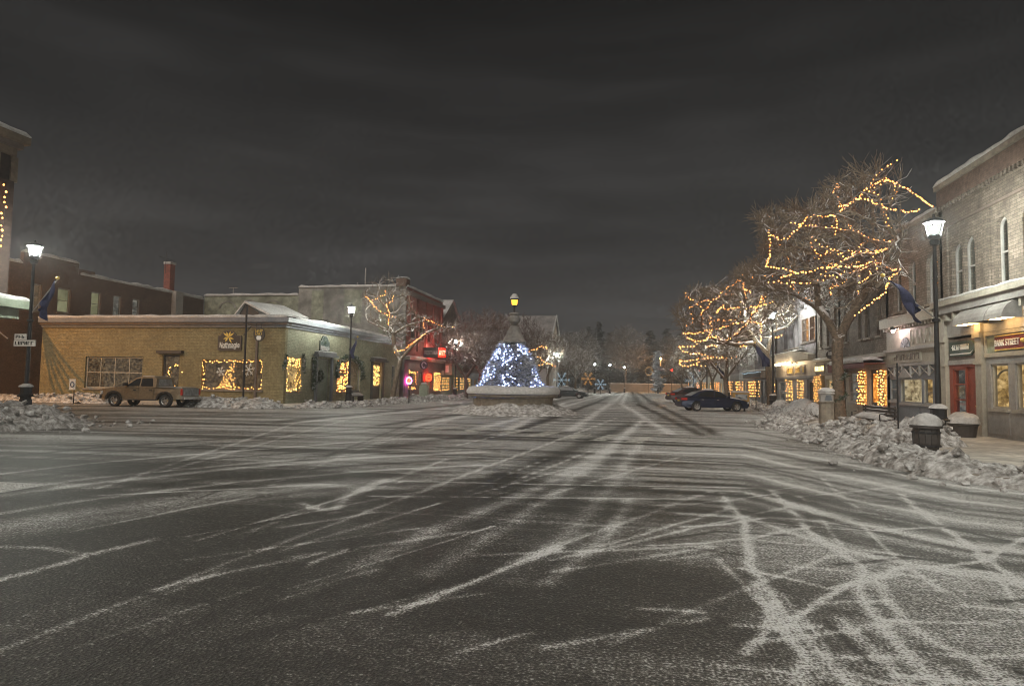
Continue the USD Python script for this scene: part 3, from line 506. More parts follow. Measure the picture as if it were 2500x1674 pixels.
# --- R1: brick block over a cream shop front with a red door
U = RIGHT.u
y1, y0 = U(2301), 15.5
b = building('brick_shop', 'nearest right brick block with arched upper windows over a cream shop front', (12.1, 22, 0))
f = Front(b, RIGHT, y0, y1, 5.1, 9.75, BUFFBRICK)
for xa, xb, za, zb in ((2324, 2349, 5.15, 7.25), (2353, 2381, 5.15, 7.32), (2434, 2463, 5.15, 7.5), (2500, 2535, 5.15, 7.5)):
    f.window(U(xb, 650), U(xa, 650), za, zb, GREYTRIM, SHADE, nx=1, nz=2, arched=True, deep=.2, fw=.08, sillmat=STONE)
for ya, yb in ((16.3, 17.3), (18.2, 19.2)): f.window(ya, yb, 5.15, 7.4, GREYTRIM, SHADE, arched=True, deep=.2, sillmat=STONE)
f.build()
shell(b, 12.1, 30, y0, y1, 9.75, BUFFBRICK, sides='sn', z0=0)
part(b, 'frieze', RIGHT.box(y0, y1, 8.95, 9.6, .003, .07), BROWNBRICK)
for u in np.arange(y0 + .1, y1 - .1, .24): part(b, 'dentil', RIGHT.box(u, u + .12, 8.78, 8.947, .0, .085), BUFFBRICK)
part(b, 'string_course', RIGHT.box(y0, y1, 8.0, 8.1, .003, .06), BROWNTRIM)
part(b, 'coping', RIGHT.box(y0 - .1, y1 + .05, 9.62, 9.8, -.35, .16), STONE); snow_cap(b, RIGHT, y0 - .1, y1 + .05, 9.8, -.3, .17, .2, 3)
for u in (U(2412, 600), U(2310, 600)): part(b, 'pier', RIGHT.box(u - .2, u + .2, 5.15, 7.95, .002, .07), BUFFBRICK)
# shop front below
part(b, 'ledge', RIGHT.box(y0, y1 - .02, 4.9, 5.09, -.2, .42), CREAM); snow_cap(b, RIGHT, y0, y1 - .02, 5.09, .02, .42, .1, 4)
part(b, 'cornice', RIGHT.box(y0, y1 - .03, 4.62, 4.9, -.2, .3), GREYTRIM)
for u in np.arange(y0 + .3, y1 - .2, .62): part(b, 'bracket', RIGHT.prism(Polygon([(u, 4.35), (u + .14, 4.35), (u + .14, 4.62), (u, 4.62)]), .02, .24), CREAM)
part(b, 'fascia', RIGHT.box(y0, y1 - .02, 3.72, 4.62, -.2, .02), GREYTRIM)
xs = (U(2401), y1 - .02)
for k, (xa, xb) in enumerate(((2304, 2316), (2390, 2405))):
    p = part(b, 'pilaster', RIGHT.box(U(xb), U(xa), .13, 4.6, -.2, .12), CREAM)
    part(p, 'plinth', RIGHT.box(U(xb) - .05, U(xa) + .05, .13, .5, .121, .17), CREAM); part(p, 'capital', RIGHT.box(U(xb) - .05, U(xa) + .05, 3.55, 3.75, .121, .19), CREAM); part(p, 'capital', RIGHT.box(U(xb) - .05, U(xa) + .05, 2.62, 2.74, .121, .17), CREAM)
part(b, 'sign_panel', RIGHT.box(U(2388), U(2318), 2.86, 3.62, -.2, .01), BROWNTRIM)
part(b, 'transom_rail', RIGHT.box(U(2388), U(2318), 2.66, 2.84, -.2, .05), GREYTRIM)
ua, ub, um = U(2387), U(2318), U(2357)
f = Front(b, RIGHT, ua, ub, .13, 2.66, REDWOOD, .2)
f.window(um + .05, ub - .28, .78, 2.5, REDWOOD, GREYGLASSROOM, nx=1, nz=3, deep=.1, fw=.05, sillmat=CREAM)
f.hole(sbox(ua + .08, .1, um - .04, 2.56)); f.build('door_surround')
part(b, 'bulkhead_panel', RIGHT.box(um + .08, ub - .3, .2, .62, .003, .03), GREYTRIM)
dr = part(b, 'door', RIGHT.box(ua + .09, um - .05, .15, 2.55, -.12, -.06), REDWOOD, label='plain oxblood red door')
part(dr, 'handle', MB().ball(RIGHT.map(ua + .2, 1.15, -.03), .04), GOLD)
ys0 = y0 + .05; ye = U(2408)
part(b, 'sign_frame', RIGHT.box(ys0, ye, 2.84, 2.98, -.2, .06), CREAM); part(b, 'sign_frame', RIGHT.box(ys0, ye, 3.58, 3.70, -.2, .06), CREAM); part(b, 'sign_frame', RIGHT.box(ye - .1, ye, 2.985, 3.575, -.2, .055), CREAM)
part(b, 'sign_panel', RIGHT.box(ys0, ye - .11, 2.985, 3.575, -.2, .005), GREENPAINT)
f = Front(b, RIGHT, ys0, ye, .13, 2.83, GREYTRIM, .2)
for k, (xa, xb) in enumerate(((2418, 2461), (2478, 2521), (2542, 2600))):
    f.window(U(xb), U(xa), 1.12, 2.6, CREAM, WARMROOM, nx=1, nz=1, deep=.12, fw=.06)
f.build('shop_wall')
for xa, xb in ((2411, 2463), (2472, 2526), (2536, 2606)): part(b, 'bulkhead_panel', RIGHT.box(U(xb), U(xa), .26, .98, .002, .025), GREYTRIM)
arc_mb = MB()
for ua_, ub_, z_ in ((U(2458), U(2421), 1.12),):
    c = (ua_ + ub_) / 2
    part(b, 'window_arch', MB().tube([RIGHT.map(c + .62 * math.cos(t), 1.95 + .45 * math.sin(t), -.22) for t in np.linspace(0, math.pi, 12)], .035, 5), CREAM)
for k, (xa, xb, on) in enumerate(((2371, 2415, 1), (2411, 2452, 0), (2454, 2500, 1))):
    u0_, u1_ = U(xb, 780), U(xa, 780); t = np.linspace(0, math.pi / 2, 7)
    prof = Polygon([(0, 0)] + [(.62 * math.cos(a), .62 * math.sin(a)) for a in t])
    mb = MB(); n = len(t)
    outer = np.concatenate([RIGHT.map(np.full(n, u), 4.02 + .6 * np.sin(t), .03 + .6 * np.cos(t)) for u in (u0_, u1_)]); inner = np.concatenate([RIGHT.map(np.full(n, u), 4.02 + .57 * np.sin(t), .03 + .57 * np.cos(t)) for u in (u0_, u1_)])
    q = [[i, i + 1, n + i + 1, n + i] for i in range(n - 1)]; mb.add(outer, q); mb.add(inner, q)
    for u in (u0_, u1_):
        c = RIGHT.map(u, 4.02, .03); e = np.vstack([c[None], RIGHT.map(np.full(n, u), 4.02 + .6 * np.sin(t), .03 + .6 * np.cos(t))]); mb.add(e, [[0, i, i + 1] for i in range(1, n)])
    h = part(b, 'hood', mb, GREYTRIM, label='quarter round lamp hood')
    if on: part(h, 'strip_light', RIGHT.box(u0_ + .05, u1_ - .05, 4.03, 4.07, .2, .5), STRIPLIGHT)
# the two sign boards are things of their own
ss = thing('shop_sign', 'dark red sign board reading BANK STREET in pale letters', 'sign', tuple(RIGHT.map(U(2470), 3.3, .06)))
s0, s1 = U(2512, 835), U(2433, 835)
part(ss, 'board', RIGHT.box(s0, s1, 3.04, 3.54, .012, .06), SIGNRED)
for z_ in (3.04, 3.50): part(ss, 'gold_border', RIGHT.box(s0 + .01, s1 - .01, z_, z_ + .035, .061, .072), GOLD)
part(ss, 'lettering', RIGHT.text('BANK STREET', (s0 + s1) / 2 + .18, 3.29, .2, .061, width=1.42), WHITEPAINT)
part(ss, 'emblem', MB().ball(RIGHT.map(s0 + .18, 3.3, .07), .075), GOLD)
ss = thing('shop_sign', 'dark green sign board with a pointed end beside the red door', 'sign', tuple(RIGHT.map(U(2352), 3.2, .02)))
a0, a1 = U(2384, 850), U(2322, 850)
part(ss, 'board', RIGHT.prism(Polygon([(a1, 2.97), (a0 + .28, 2.97), (a0 + .05, 3.12), (a0, 3.25), (a0 + .05, 3.38), (a0 + .28, 3.52), (a1, 3.52)]), .012, .06), SIGNGREEN)
part(ss, 'lettering', RIGHT.marks(a0 + .4, a1 - .15, 3.2, 3.4, .061, 4, 9), WHITEPAINT)
part(ss, 'border', RIGHT.prism(Polygon([(a1 - .05, 3.03), (a0 + .3, 3.03), (a0 + .12, 3.15), (a0 + .3, 3.07), (a1 - .05, 3.07)]), .061, .07), WHITEPAINT)

# --- R2: carved white sign front with lattice
y1, y0 = U(2166), U(2300) + .0
y0 = U(2301) + .01
b = building('brick_shop', 'grey brick shop with a carved sign band and lattice frieze behind the near right lamp', (12.1, 31, 0))
f = Front(b, RIGHT, y0, y1, 4.95, 8.8, GREYBRICK)
for xa, xb in ((2219, 2236), (2262, 2290)): f.window(U(xb, 680), U(xa, 680), 5.25, 7.35, GREYTRIM, SHADE, arched=True, deep=.2, sillmat=STONE)
f.window(U(2200, 680), U(2182, 680), 5.25, 7.3, GREYTRIM, SHADE, arched=True, deep=.2, sillmat=STONE)
f.build(); shell(b, 12.1, 30, y0, y1, 8.8, GREYBRICK, sides='n')
part(b, 'coping', RIGHT.box(y0, y1, 8.8, 8.95, -.3, .12), STONE); snow_cap(b, RIGHT, y0, y1, 8.95, -.25, .12, .15, 8)
part(b, 'cornice', RIGHT.box(y0 + .05, y1, 4.55, 4.94, -.2, .32), CREAM); snow_cap(b, RIGHT, y0 + .05, y1, 4.94, .02, .3, .1, 5)
for u in np.arange(y0 + .3, y1 - .2, .3): part(b, 'modillion', RIGHT.box(u, u + .14, 4.42, 4.549, .01, .2), CREAM)
part(b, 'sign_band', RIGHT.box(y0 + .05, y1, 3.55, 4.41, -.2, .008), CREAM)
part(b, 'moulding', RIGHT.box(y0 + .05, y1, 3.42, 3.549, -.2, .16), GREYTRIM)
part(b, 'relief_ornament', RIGHT.marks(U(2295, 830), U(2222, 830), 3.68, 4.28, .009, 9, 7, .03), CREAM)
part(b, 'relief_letters', RIGHT.marks(U(2270, 780), U(2228, 780), 4.96, 5.16, .2, 12, 7, .04), CREAM)
fan = MB(); c = U(2211, 840)
for k in range(5):
    a, bb = math.pi * (k + .08) / 5, math.pi * (k + .92) / 5
    RIGHT.prism(Polygon([(c + .09 * math.cos(a), 3.57 + .09 * math.sin(a)), (c + .52 * math.cos(a), 3.57 + .46 * math.sin(a)), (c + .52 * math.cos(bb), 3.57 + .46 * math.sin(bb)), (c + .09 * math.cos(bb), 3.57 + .09 * math.sin(bb))]), .009, .04, fan)
part(b, 'fan_ornament', fan, SLATE)
part(b, 'lower_band', RIGHT.box(y0 + .05, y1, 2.86, 3.419, -.2, .012), CREAM)
part(b, 'rail', RIGHT.box(y0 + .05, y1, 2.74, 2.859, -.2, .08), GREYTRIM)
lat = MB(); n = 6; W = (y1 - y0 - .3) / n
for k in range(n):
    a = y0 + .15 + k * W
    for (p, q) in (((a, 2.3), (a + W, 2.72)), ((a, 2.72), (a + W, 2.3))):
        lat.tube([RIGHT.map(*p, .05), RIGHT.map(*q, .05)], .022, 4)
    part(b, 'lattice_post', RIGHT.box(a - .03, a + .03, 2.28, 2.739, .0, .1), GREYTRIM)
part(b, 'lattice', lat, CREAM)
cg = U(2216, 900)
part(b, 'gable', RIGHT.prism(Polygon([(cg - .75, 2.22), (cg + .75, 2.22), (cg, 2.62)]), .09, .16), GREYTRIM)
f = Front(b, RIGHT, y0 + .05, y1 - .02, .13, 2.739, SLATE, .2)
f.window(U(2249), U(2196), 1.12, 2.18, GREYTRIM, PALEROOM, nx=1, nz=1, deep=.1, fw=.05); f.window(U(2276), U(2252), 1.12, 2.18, GREYTRIM, WARMROOM, nx=1, nz=1, deep=.1, fw=.05); f.window(U(2190), U(2172), 1.2, 2.2, GREYTRIM, GREYGLASSROOM, nx=1, nz=2, deep=.1, fw=.05)
f.build('shop_wall')
for xa, xb in ((2172, 2192), (2196, 2244), (2248, 2276)): part(b, 'bulkhead_panel', RIGHT.box(U(xb), U(xa), .24, .95, .002, .025), SLATE)
part(b, 'step', RIGHT.box(U(2246), U(2194), .13, .26, .0, .5), STONE)
ss = thing('shop_sign', 'long cream carved sign with rounded ends under the fan ornament', 'sign', tuple(RIGHT.map(U(2215), 3.1, .03)))
a0, a1 = U(2252, 866), U(2178, 866)
part(ss, 'board', RIGHT.prism(sbox(a0 + .1, 2.98, a1 - .1, 3.3).buffer(.08), .014, .06), CREAM); part(ss, 'lettering', RIGHT.marks(a0 + .15, a1 - .4, 3.02, 3.27, .061, 21, 7, .03), BROWNTRIM)
t = thing('floodlight', 'small bright pink-white floodlight over the carved sign band', 'lamp', tuple(RIGHT.map(U(2201, 807), 4.4, .3)))
part(t, 'housing', MB().lathe([(0, .0), (.09, .02), (.11, .16), (.0, .2)], 8, RIGHT.map(U(2201, 807), 4.36, .36)), BLACK); part(t, 'arm', MB().tube([RIGHT.map(U(2201, 807), 4.5, .0), RIGHT.map(U(2201, 807), 4.5, .36)], .02, 5), BLACK); part(t, 'lens', MB().ball(RIGHT.map(U(2201, 807), 4.34, .36), .07), glow('flood_lens', (1.0, .72, .70), 110.0))

# --- R3: maroon awning over an orange-lit entrance
y0, y1 = U(2166) + .01, U(2049)
b = building('brick_shop', 'brick shop with a snow topped maroon awning over orange lit doors', (12.1, 38, 0))
f = Front(b, RIGHT, y0, y1, 3.5, 8.5, BUFFBRICK)
for xa, xb in ((2062, 2072), (2095, 2104), (2112, 2123), (2141, 2152)): f.window(U(xb, 800), U(xa, 800), 4.35, 6.5, GREYTRIM, SHADE, arched=True, deep=.2, sillmat=STONE)
f.build(); shell(b, 12.1, 30, y0, y1, 8.5, BUFFBRICK, sides='n'); part(b, 'coping', RIGHT.box(y0, y1, 8.5, 8.65, -.3, .12), STONE); snow_cap(b, RIGHT, y0, y1, 8.65, -.25, .12, .15, 9)
part(b, 'fascia', RIGHT.box(y0, y1, 3.2, 3.5, -.2, .02), CREAM)
aw = part(b, 'awning', RIGHT.prism(sbox(y0 + .1, 2.72, y1 - 1.6, 2.95), .98, 1.0).add(*RIGHT.prism(sbox(y0 + .1, 2.94, y1 - 1.6, 2.96), .02, 1.0).mesh()), MAROON)
mb = MB(); mb.add(np.array([RIGHT.map(y0 + .1, 3.3, .02), RIGHT.map(y1 - 1.6, 3.3, .02), RIGHT.map(y1 - 1.6, 2.96, 1.0), RIGHT.map(y0 + .1, 2.96, 1.0)]), [[0, 1, 2, 3]]); part(aw, 'canvas', mb, MAROON)
snow_cap(b, RIGHT, y0 + .1, y1 - 1.6, 3.0, .1, .99, .3, 11)
part(b, 'box_awning', RIGHT.box(y1 - 1.55, y1 - .2, 2.62, 3.1, .02, .7), MAROON); snow_cap(b, RIGHT, y1 - 1.55, y1 - .2, 3.1, .05, .7, .14, 12)
f = Front(b, RIGHT, y0, y1, .13, 3.2, CREAM, .2)
f.window(U(2095), U(2073), .95, 2.6, GREYTRIM, GREYGLASSROOM, nx=1, nz=3, deep=.1); f.window(U(2115), U(2098), .85, 2.65, CREAM, ORANGEROOM, nx=1, nz=1, deep=.1)
f.door(U(2144), U(2122), .15, 2.68, BROWNTRIM, ORANGEROOM, BROWNTRIM, label='orange lit glazed door'); f.window(U(2164), U(2147), .85, 2.65, CREAM, ORANGEROOM, nx=1, nz=1, deep=.1)
f.window(U(2064), U(2053), .4, 2.5, GREYTRIM, SHADE, nx=1, nz=1, deep=.15); f.build('shop_wall')
for xa, xb in ((2074, 2094), (2098, 2115)): part(b, 'bulkhead_panel', RIGHT.box(U(xb), U(xa), .24, .75, .002, .025), CREAM)
for xs_ in ((2099, 2103, 2107, 2112), (2148, 2152, 2156, 2161)):
    light_string([[RIGHT.map(U(x_), 2.6 - k * .3, .06 + .05 * (k % 2)) for k in range(7)] for x_ in xs_], 'curtain of warm lights ' + ('left of the orange lit door' if xs_[0] < 2120 else 'right of the orange lit door under the awning'), WARMBULB, .035, .14)
t = thing('hanging_sign', 'small dark oval sign hanging above the box awning by the big tree', 'sign', tuple(RIGHT.map(U(2068), 3.5, .5)))
cs = RIGHT.map(U(2067), 3.62, .75)
part(t, 'board', MB().lathe([(0, -.03), (.34, -.03), (.34, .03), (0, .03)], 18).mesh()[0] @ np.array([[1, 0, 0], [0, 0, 1], [0, 1, 0]]) + cs if False else (MB().lathe([(0, -.03), (.36, -.03), (.36, .03), (0, .03)], 18).mesh()[0][:, [0, 2, 1]] * (1, 1, .75) + cs, MB().lathe([(0, -.03), (.36, -.03), (.36, .03), (0, .03)], 18).mesh()[1]), SIGNDARK)
part(t, 'bracket', MB().tube([RIGHT.map(U(2067), 3.98, .0), RIGHT.map(U(2067), 3.98, 1.15)], .025, 5), BLACK)
FS = Face('y', cs[1] - .03, -1); part(t, 'lettering', FS.marks(cs[0] - .24, cs[0] + .24, 3.6, 3.78, .004, 31, 5), WHITEPAINT)

# --- R4: brick column and yellow sign beyond the big tree
y0, y1 = U(2049) + .01, U(1993)
b = building('brick_shop', 'narrow shop with a lit brick column beyond the big right tree', (12.1, 44, 0))
f = Front(b, RIGHT, y0, y1, 3.4, 8.2, BUFFBRICK)
for xa, xb in ((2002, 2008), (2018, 2027), (2036, 2044)): f.window(U(xb, 800), U(xa, 800), 4.3, 6.6, GREYTRIM, SHADE, deep=.2, sillmat=STONE)
f.build(); shell(b, 12.1, 30, y0, y1, 8.2, BUFFBRICK, sides='n'); part(b, 'coping', RIGHT.box(y0, y1, 8.2, 8.35, -.3, .12), STONE); snow_cap(b, RIGHT, y0, y1, 8.35, -.25, .12, .15, 13)
part(b, 'fascia', RIGHT.box(y0, y1, 2.5, 3.4, -.2, .02), BROWNTRIM); part(b, 'cornice', RIGHT.box(y0, y1, 3.4, 3.52, -.05, .25), CREAM); snow_cap(b, RIGHT, y0, y1, 3.52, .0, .25, .1, 14)
f = Front(b, RIGHT, y0, y1, .13, 2.5, CREAM, .2); f.window(U(2043), U(2016), .95, 2.3, CREAM, PALEROOM, nx=1, nz=1, deep=.1); f.build('shop_wall')
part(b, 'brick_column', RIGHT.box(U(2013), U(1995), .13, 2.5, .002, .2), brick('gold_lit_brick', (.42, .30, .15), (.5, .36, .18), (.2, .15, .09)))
light_string([[RIGHT.map(u, 2.45 - k * .33, .24) for k in range(8)] for u in np.linspace(U(2012), U(1996), 5)], 'rows of warm lights over the brick column', GOLDBULB, .03, .16)
ss = thing('shop_sign', 'brown fascia sign with yellow letters above the brick column', 'sign', tuple(RIGHT.map(U(2004), 2.9, .03)))
part(ss, 'board', RIGHT.box(U(2015), U(1992), 2.66, 3.25, .022, .07), BROWNTRIM); part(ss, 'lettering', RIGHT.marks(U(2014), U(1993), 2.82, 3.1, .071, 41, 8, .03), glow('yellow_sign_letters', (1.0, .78, .22), 1.6)); part(ss, 'fluted_panel', RIGHT.marks(U(2034), U(2018), 2.66, 3.3, .03, 43, 5), CREAM)

# --- R5: curved cornice, lit bay window, gooseneck lights
y0, y1 = U(1993) + .01, U(1895)
b = building('brick_shop', 'mauve walled shop with an orange bay window and a row of sign lights', (12.1, 54, 0))
f = Front(b, RIGHT, y0, y1, 4.0, 8.6, PURPLEGREY)
for xa, xb in ((1914, 1922), (1928, 1936), (1941, 1949)): f.window(U(xb, 800), U(xa, 800), 4.7, 7.2, PURPLEGREY, SHADE, deep=.2, sillmat=STONE)
f.window(U(1975, 812), U(1958, 812), 4.9, 6.6, BROWNTRIM, ORANGEROOM, nx=2, nz=2, deep=.05); f.window(U(1991, 812), U(1977, 812), 4.9, 6.6, BROWNTRIM, ORANGEROOM, nx=1, nz=2, deep=.05)
f.build(); shell(b, 12.1, 30, y0, y1, 8.6, PURPLEGREY, sides='n'); part(b, 'coping', RIGHT.box(y0, y1, 8.6, 8.75, -.3, .12), STONE); snow_cap(b, RIGHT, y0, y1, 8.75, -.25, .12, .15, 15)
t_ = np.linspace(0, 1, 9); cv = Polygon([(y0 + .1, 3.62), (y1, 3.62)] + [(y1 - (y1 - y0 - .1) * q, 3.95 + .45 * math.sin(math.pi * min(1, .25 + q * .75)) ** .7) for q in t_])
part(b, 'curved_cornice', RIGHT.prism(cv, .0, .5), CREAM); snow_cap(b, RIGHT, y0 + 2.5, y1, 4.3, .02, .5, .15, 16)
part(b, 'fascia', RIGHT.box(y0, y1, 2.55, 3.62, -.2, .02), CREAM); part(b, 'lintel', RIGHT.box(y0, y1, 2.4, 2.55, -.2, .12), SLATE)
for xa, xb in ((1922, 1938), (1941, 1957), (1959, 1967)):
    p = part(b, 'sign_panel', RIGHT.box(U(xb, 890), U(xa, 890), 2.66, 3.35, .02, .06), BROWNTRIM); part(p, 'lettering', RIGHT.marks(U(xb, 890) + .2, U(xa, 890) - .2, 2.8, 3.2, .061, xa, 4, .03), GOLD)
for k, x_ in enumerate((1914, 1922, 1930, 1938, 1948)):
    u_ = U(x_, 880); p = part(b, 'gooseneck_lamp', MB().tube([RIGHT.map(u_, 3.5, .0), RIGHT.map(u_, 3.75, .4), RIGHT.map(u_, 3.55, .6)], .03, 5), BLACK); part(p, 'bulb', MB().ball(RIGHT.map(u_, 3.5, .6), .09), glow('sign_bulb', (1.0, .72, .42), 60.0))
f = Front(b, RIGHT, y0, y1, .13, 2.4, SLATE, .2)
f.window(U(1935), U(1921), .75, 2.25, CREAM, WARMROOM, nx=2, nz=1, deep=.1); f.window(U(1962), U(1947), .75, 2.25, CREAM, WARMROOM, nx=1, nz=1, deep=.1); f.door(U(1986), U(1970), .15, 2.3, SLATE, SHADE, GREYTRIM); f.window(U(1915), U(1902), .6, 2.2, GREYTRIM, GREYGLASSROOM, deep=.1); f.build('shop_wall')
light_string([[RIGHT.map(U(x_), 2.2, .05), RIGHT.map(U(x_), .8, .05)] for x_ in (1921, 1928, 1934, 1948, 1955, 1961)], 'vertical rows of warm lights in the mauve shop windows', GOLDBULB, .04, .17)

# --- R6..R11: further shops
far = [('dark_shop', 'dark shop front with a canopy edged in pale bulbs', 1895, 1843, 6.4, PURPLEGREY, 0, SLATE, GREYGLASSROOM), ('gabled_shop', 'gabled shop with upright boards beside the second right flag', 1843, 1805, 6.0, GREYTRIM, 1, GREYTRIM, WARMROOM),
       ('brick_shop', 'red brown brick shop beyond the gabled one', 1805, 1783, 7.2, BROWNBRICK, 0, BROWNTRIM, PALEROOM), ('gabled_shop', 'distant small shop with a steep snowy gable', 1783, 1748, 5.2, CREAM, 1, CREAM, WARMROOM), ('brick_shop', 'distant flat topped brick shop on the right', 1748, 1715, 6.6, BROWNBRICK, 0, CREAM, WARMROOM), ('brick_shop', 'furthest pale shop on the right side', 1715, 1680, 6.2, BUFFBRICK, 0, CREAM, PALEROOM)]
for k, (nm, lb, xa, xb, h, wm, gab, tr, room) in enumerate(far):
    y0, y1 = U(xa) + .02, U(xb); L = y1 - y0; b = building(nm, lb, (12.1, y0, 0))
    poly = Polygon([(y0, 3.2), (y1, 3.2), (y1, h), ((y0 + y1) / 2, h + L * .28), (y0, h)]) if gab else sbox(y0, 3.2, y1, h)
    f = Front(b, RIGHT, y0, y1, 3.2, h, wm)
    for q in range(3): f.window(y0 + L * (.14 + .28 * q), y0 + L * (.28 + .28 * q), 3.9, 5.0 if gab else 5.6, tr, DIMWARM if q == 1 else SHADE, deep=.15)
    f.build(extra=poly)
    if gab:
        mb = MB(); m_ = (y0 + y1) / 2; zt = h + L * .28
        for s_ in (y0 - .3, y1 + .3):
            mb.add(np.array([RIGHT.map(s_, h - .15, .4), RIGHT.map(m_, zt + .05, .4), RIGHT.map(m_, zt + .05, -12), RIGHT.map(s_, h - .15, -12)]) + (0, 0, 0), [[0, 1, 2, 3]])
        part(b, 'roof', mb, CLEAN_SNOW)
        for q in range(9): part(b, 'board', RIGHT.box(y0 + L * (.08 + .1 * q), y0 + L * (.10 + .1 * q), h - 1.0 if False else 5.1, h - .02, .002, .05), tr)
    else: part(b, 'coping', RIGHT.box(y0, y1, h, h + .15, -.3, .12), STONE); snow_cap(b, RIGHT, y0, y1, h + .15, -.25, .12, .18, 30 + k); shell(b, 12.1, 26, y0, y1, h, wm, sides='sn')
    part(b, 'fascia', RIGHT.box(y0, y1, 2.5, 3.19, -.2, .05), tr)
    if k == 0: part(b, 'canopy', RIGHT.box(y0 + .3, y1 - .3, 2.55, 3.1, .06, 1.2), DARKWOOD); snow_cap(b, RIGHT, y0 + .3, y1 - .3, 3.1, .1, 1.2, .15, 40); light_string([[RIGHT.map(y0 + .3, 3.0, 1.24), RIGHT.map(y1 - .3, 3.0, 1.24)]], 'row of pale bulbs along the dark canopy edge', ICEBULB, .05, .5)
    f = Front(b, RIGHT, y0, y1, .13, 2.49, tr, .2); nw = 4
    for q in range(nw):
        a = y0 + L * (.05 + .235 * q)
        if q == 2: f.door(a + L * .03, a + L * .16, .15, 2.3, wm if wm in (GREYTRIM, CREAM) else SLATE, room, tr)
        else: f.window(a, a + L * .2, .75, 2.3, tr, room if q != 1 or k else GREYGLASSROOM, nx=2, nz=1, deep=.1)
    f.build('shop_wall')
    light_string([[RIGHT.map(y0 + L * q, 2.25, .06), RIGHT.map(y0 + L * q, .8, .06)] for q in (.06, .15, .24, .3, .75, .94)], ['pale lights in the dark canopy shop windows', 'warm lights down the gabled shop windows', 'warm lights in the brown brick shop beyond the gable', 'warm lights on the distant steep gabled shop', 'warm lights on the distant flat topped shop', 'warm lights on the furthest right shop'][k], (GOLDBULB, WARMBULB)[k % 2], .05, .24)

# ================================================================ buildings, left-hand side
# --- the tan one-storey corner shop
xw, xe, ZT = -41.1, -22.4, 5.15
b = building('corner_shop', 'single storey tan and olive painted brick corner shop with a grey cornice', (-30, 39.7, 0))
f = Front(b, FRONT, xw, xe, 0, ZT, TAN)
r = FRONT.rect(207, 870, 347, 948); f.window(r[0], r[1], r[2], r[3], CREAM, DIMWARM, nx=4, nz=2, deep=.2, fw=.1, sillmat=STONE, label='wide dark window with thin muntins')
r = FRONT.rect(392, 862, 440, 960); f.window(r[0] + .1, r[1] - .1, r[2], r[3] - .1, DARKWOOD, DIMWARM, nx=1, nz=2, deep=.2, fw=.12, sillmat=BROWNTRIM)
part(b, 'window_hood', FRONT.box(r[0] - .2, r[1] + .2, r[3] - .02, r[3] + .18, .003, .3), DARKWOOD)
r = FRONT.rect(492, 878, 640, 951); WIN2 = r; f.window(r[0], r[1], r[2], r[3], BROWNTRIM, DIMWARM, nx=2, nz=1, deep=.2, fw=.08, sillmat=STONE, label='wide display window framed by warm lights')
f.build()
g_ = Face('x', xe, 1)
f = Front(b, LEFT, 40.0, 61.6, 0, ZT, OLIVE)
LU = LEFT.u
WLA = (LU(700), LU(735), LEFT.z(717, 956), LEFT.z(717, 872)); f.window(*WLA, GREENPAINT, WARMROOM, nx=1, nz=1, deep=.18, fw=.07, sillmat=STONE, room_deep=.5)
WLB = (LU(823), LU(880), LEFT.z(850, 956), LEFT.z(850, 880)); f.window(*WLB, GREYTRIM, DIMWARM, nx=2, nz=1, deep=.18, fw=.07, sillmat=STONE)
f.window(LU(957), LU(966), .9, 3.2, GREYTRIM, GREYGLASSROOM, deep=.18, sillmat=STONE)
DA = (LU(772), LU(806)); f.door(DA[0], DA[1], .13, 3.3, GREENPAINT, None, GREYTRIM, deep=.25, label='grey green panelled door', panels=1)
DB = (LU(908), LU(932)); f.door(DB[0], DB[1], .13, 3.35, BROWNTRIM, WARMROOM, DARKWOOD, deep=.25, label='glazed door glowing with warm lights')
f.build('wall')
for (d0, d1), m_ in ((DA, SLATE), (DB, DARKWOOD)):
    part(b, 'door_hood', LEFT.box(d0 - .5, d1 + .6, 3.42, 3.58, .003, .42), m_); part(b, 'door_hood', LEFT.box(d0 - .35, d1 + .45, 3.581, 3.74, .003, .3), m_)
    for u_ in (d0 - .25, d1 + .02): part(b, 'door_post', LEFT.box(u_, u_ + .23, .13, 3.41, .003, .16), m_)
    snow_cap(b, LEFT, d0 - .35, d1 + .45, 3.74, .02, .3, .12, int(d0))
for zz, dd, hh in ((ZT, .12, .16), (ZT + .161, .26, .16), (ZT + .322, .42, .30)):
    part(b, 'cornice', MB().box(xw, xe + dd, 39.7 - dd, 40.0, zz, zz + hh), SLATE if dd != .26 else BROWNTRIM); part(b, 'cornice', MB().box(xe - .3, xe + dd - .002, 40.001, 61.6, zz, zz + hh), SLATE)
snow_cap(b, FRONT, xw, xe + .3, ZT + .622, -.25, .42, .22, 50); snow_cap(b, LEFT, 40.2, 61.6, ZT + .622, -.28, .42, .22, 51)
part(b, 'roof', MB().box(xw + .05, xe - .31, 40.01, 61.6, ZT + .1, ZT + .3), CLEAN_SNOW)
part(b, 'side_wall', MB().box(xw, xw + .3, 40.01, 61.6, 0, ZT + .09), TAN)
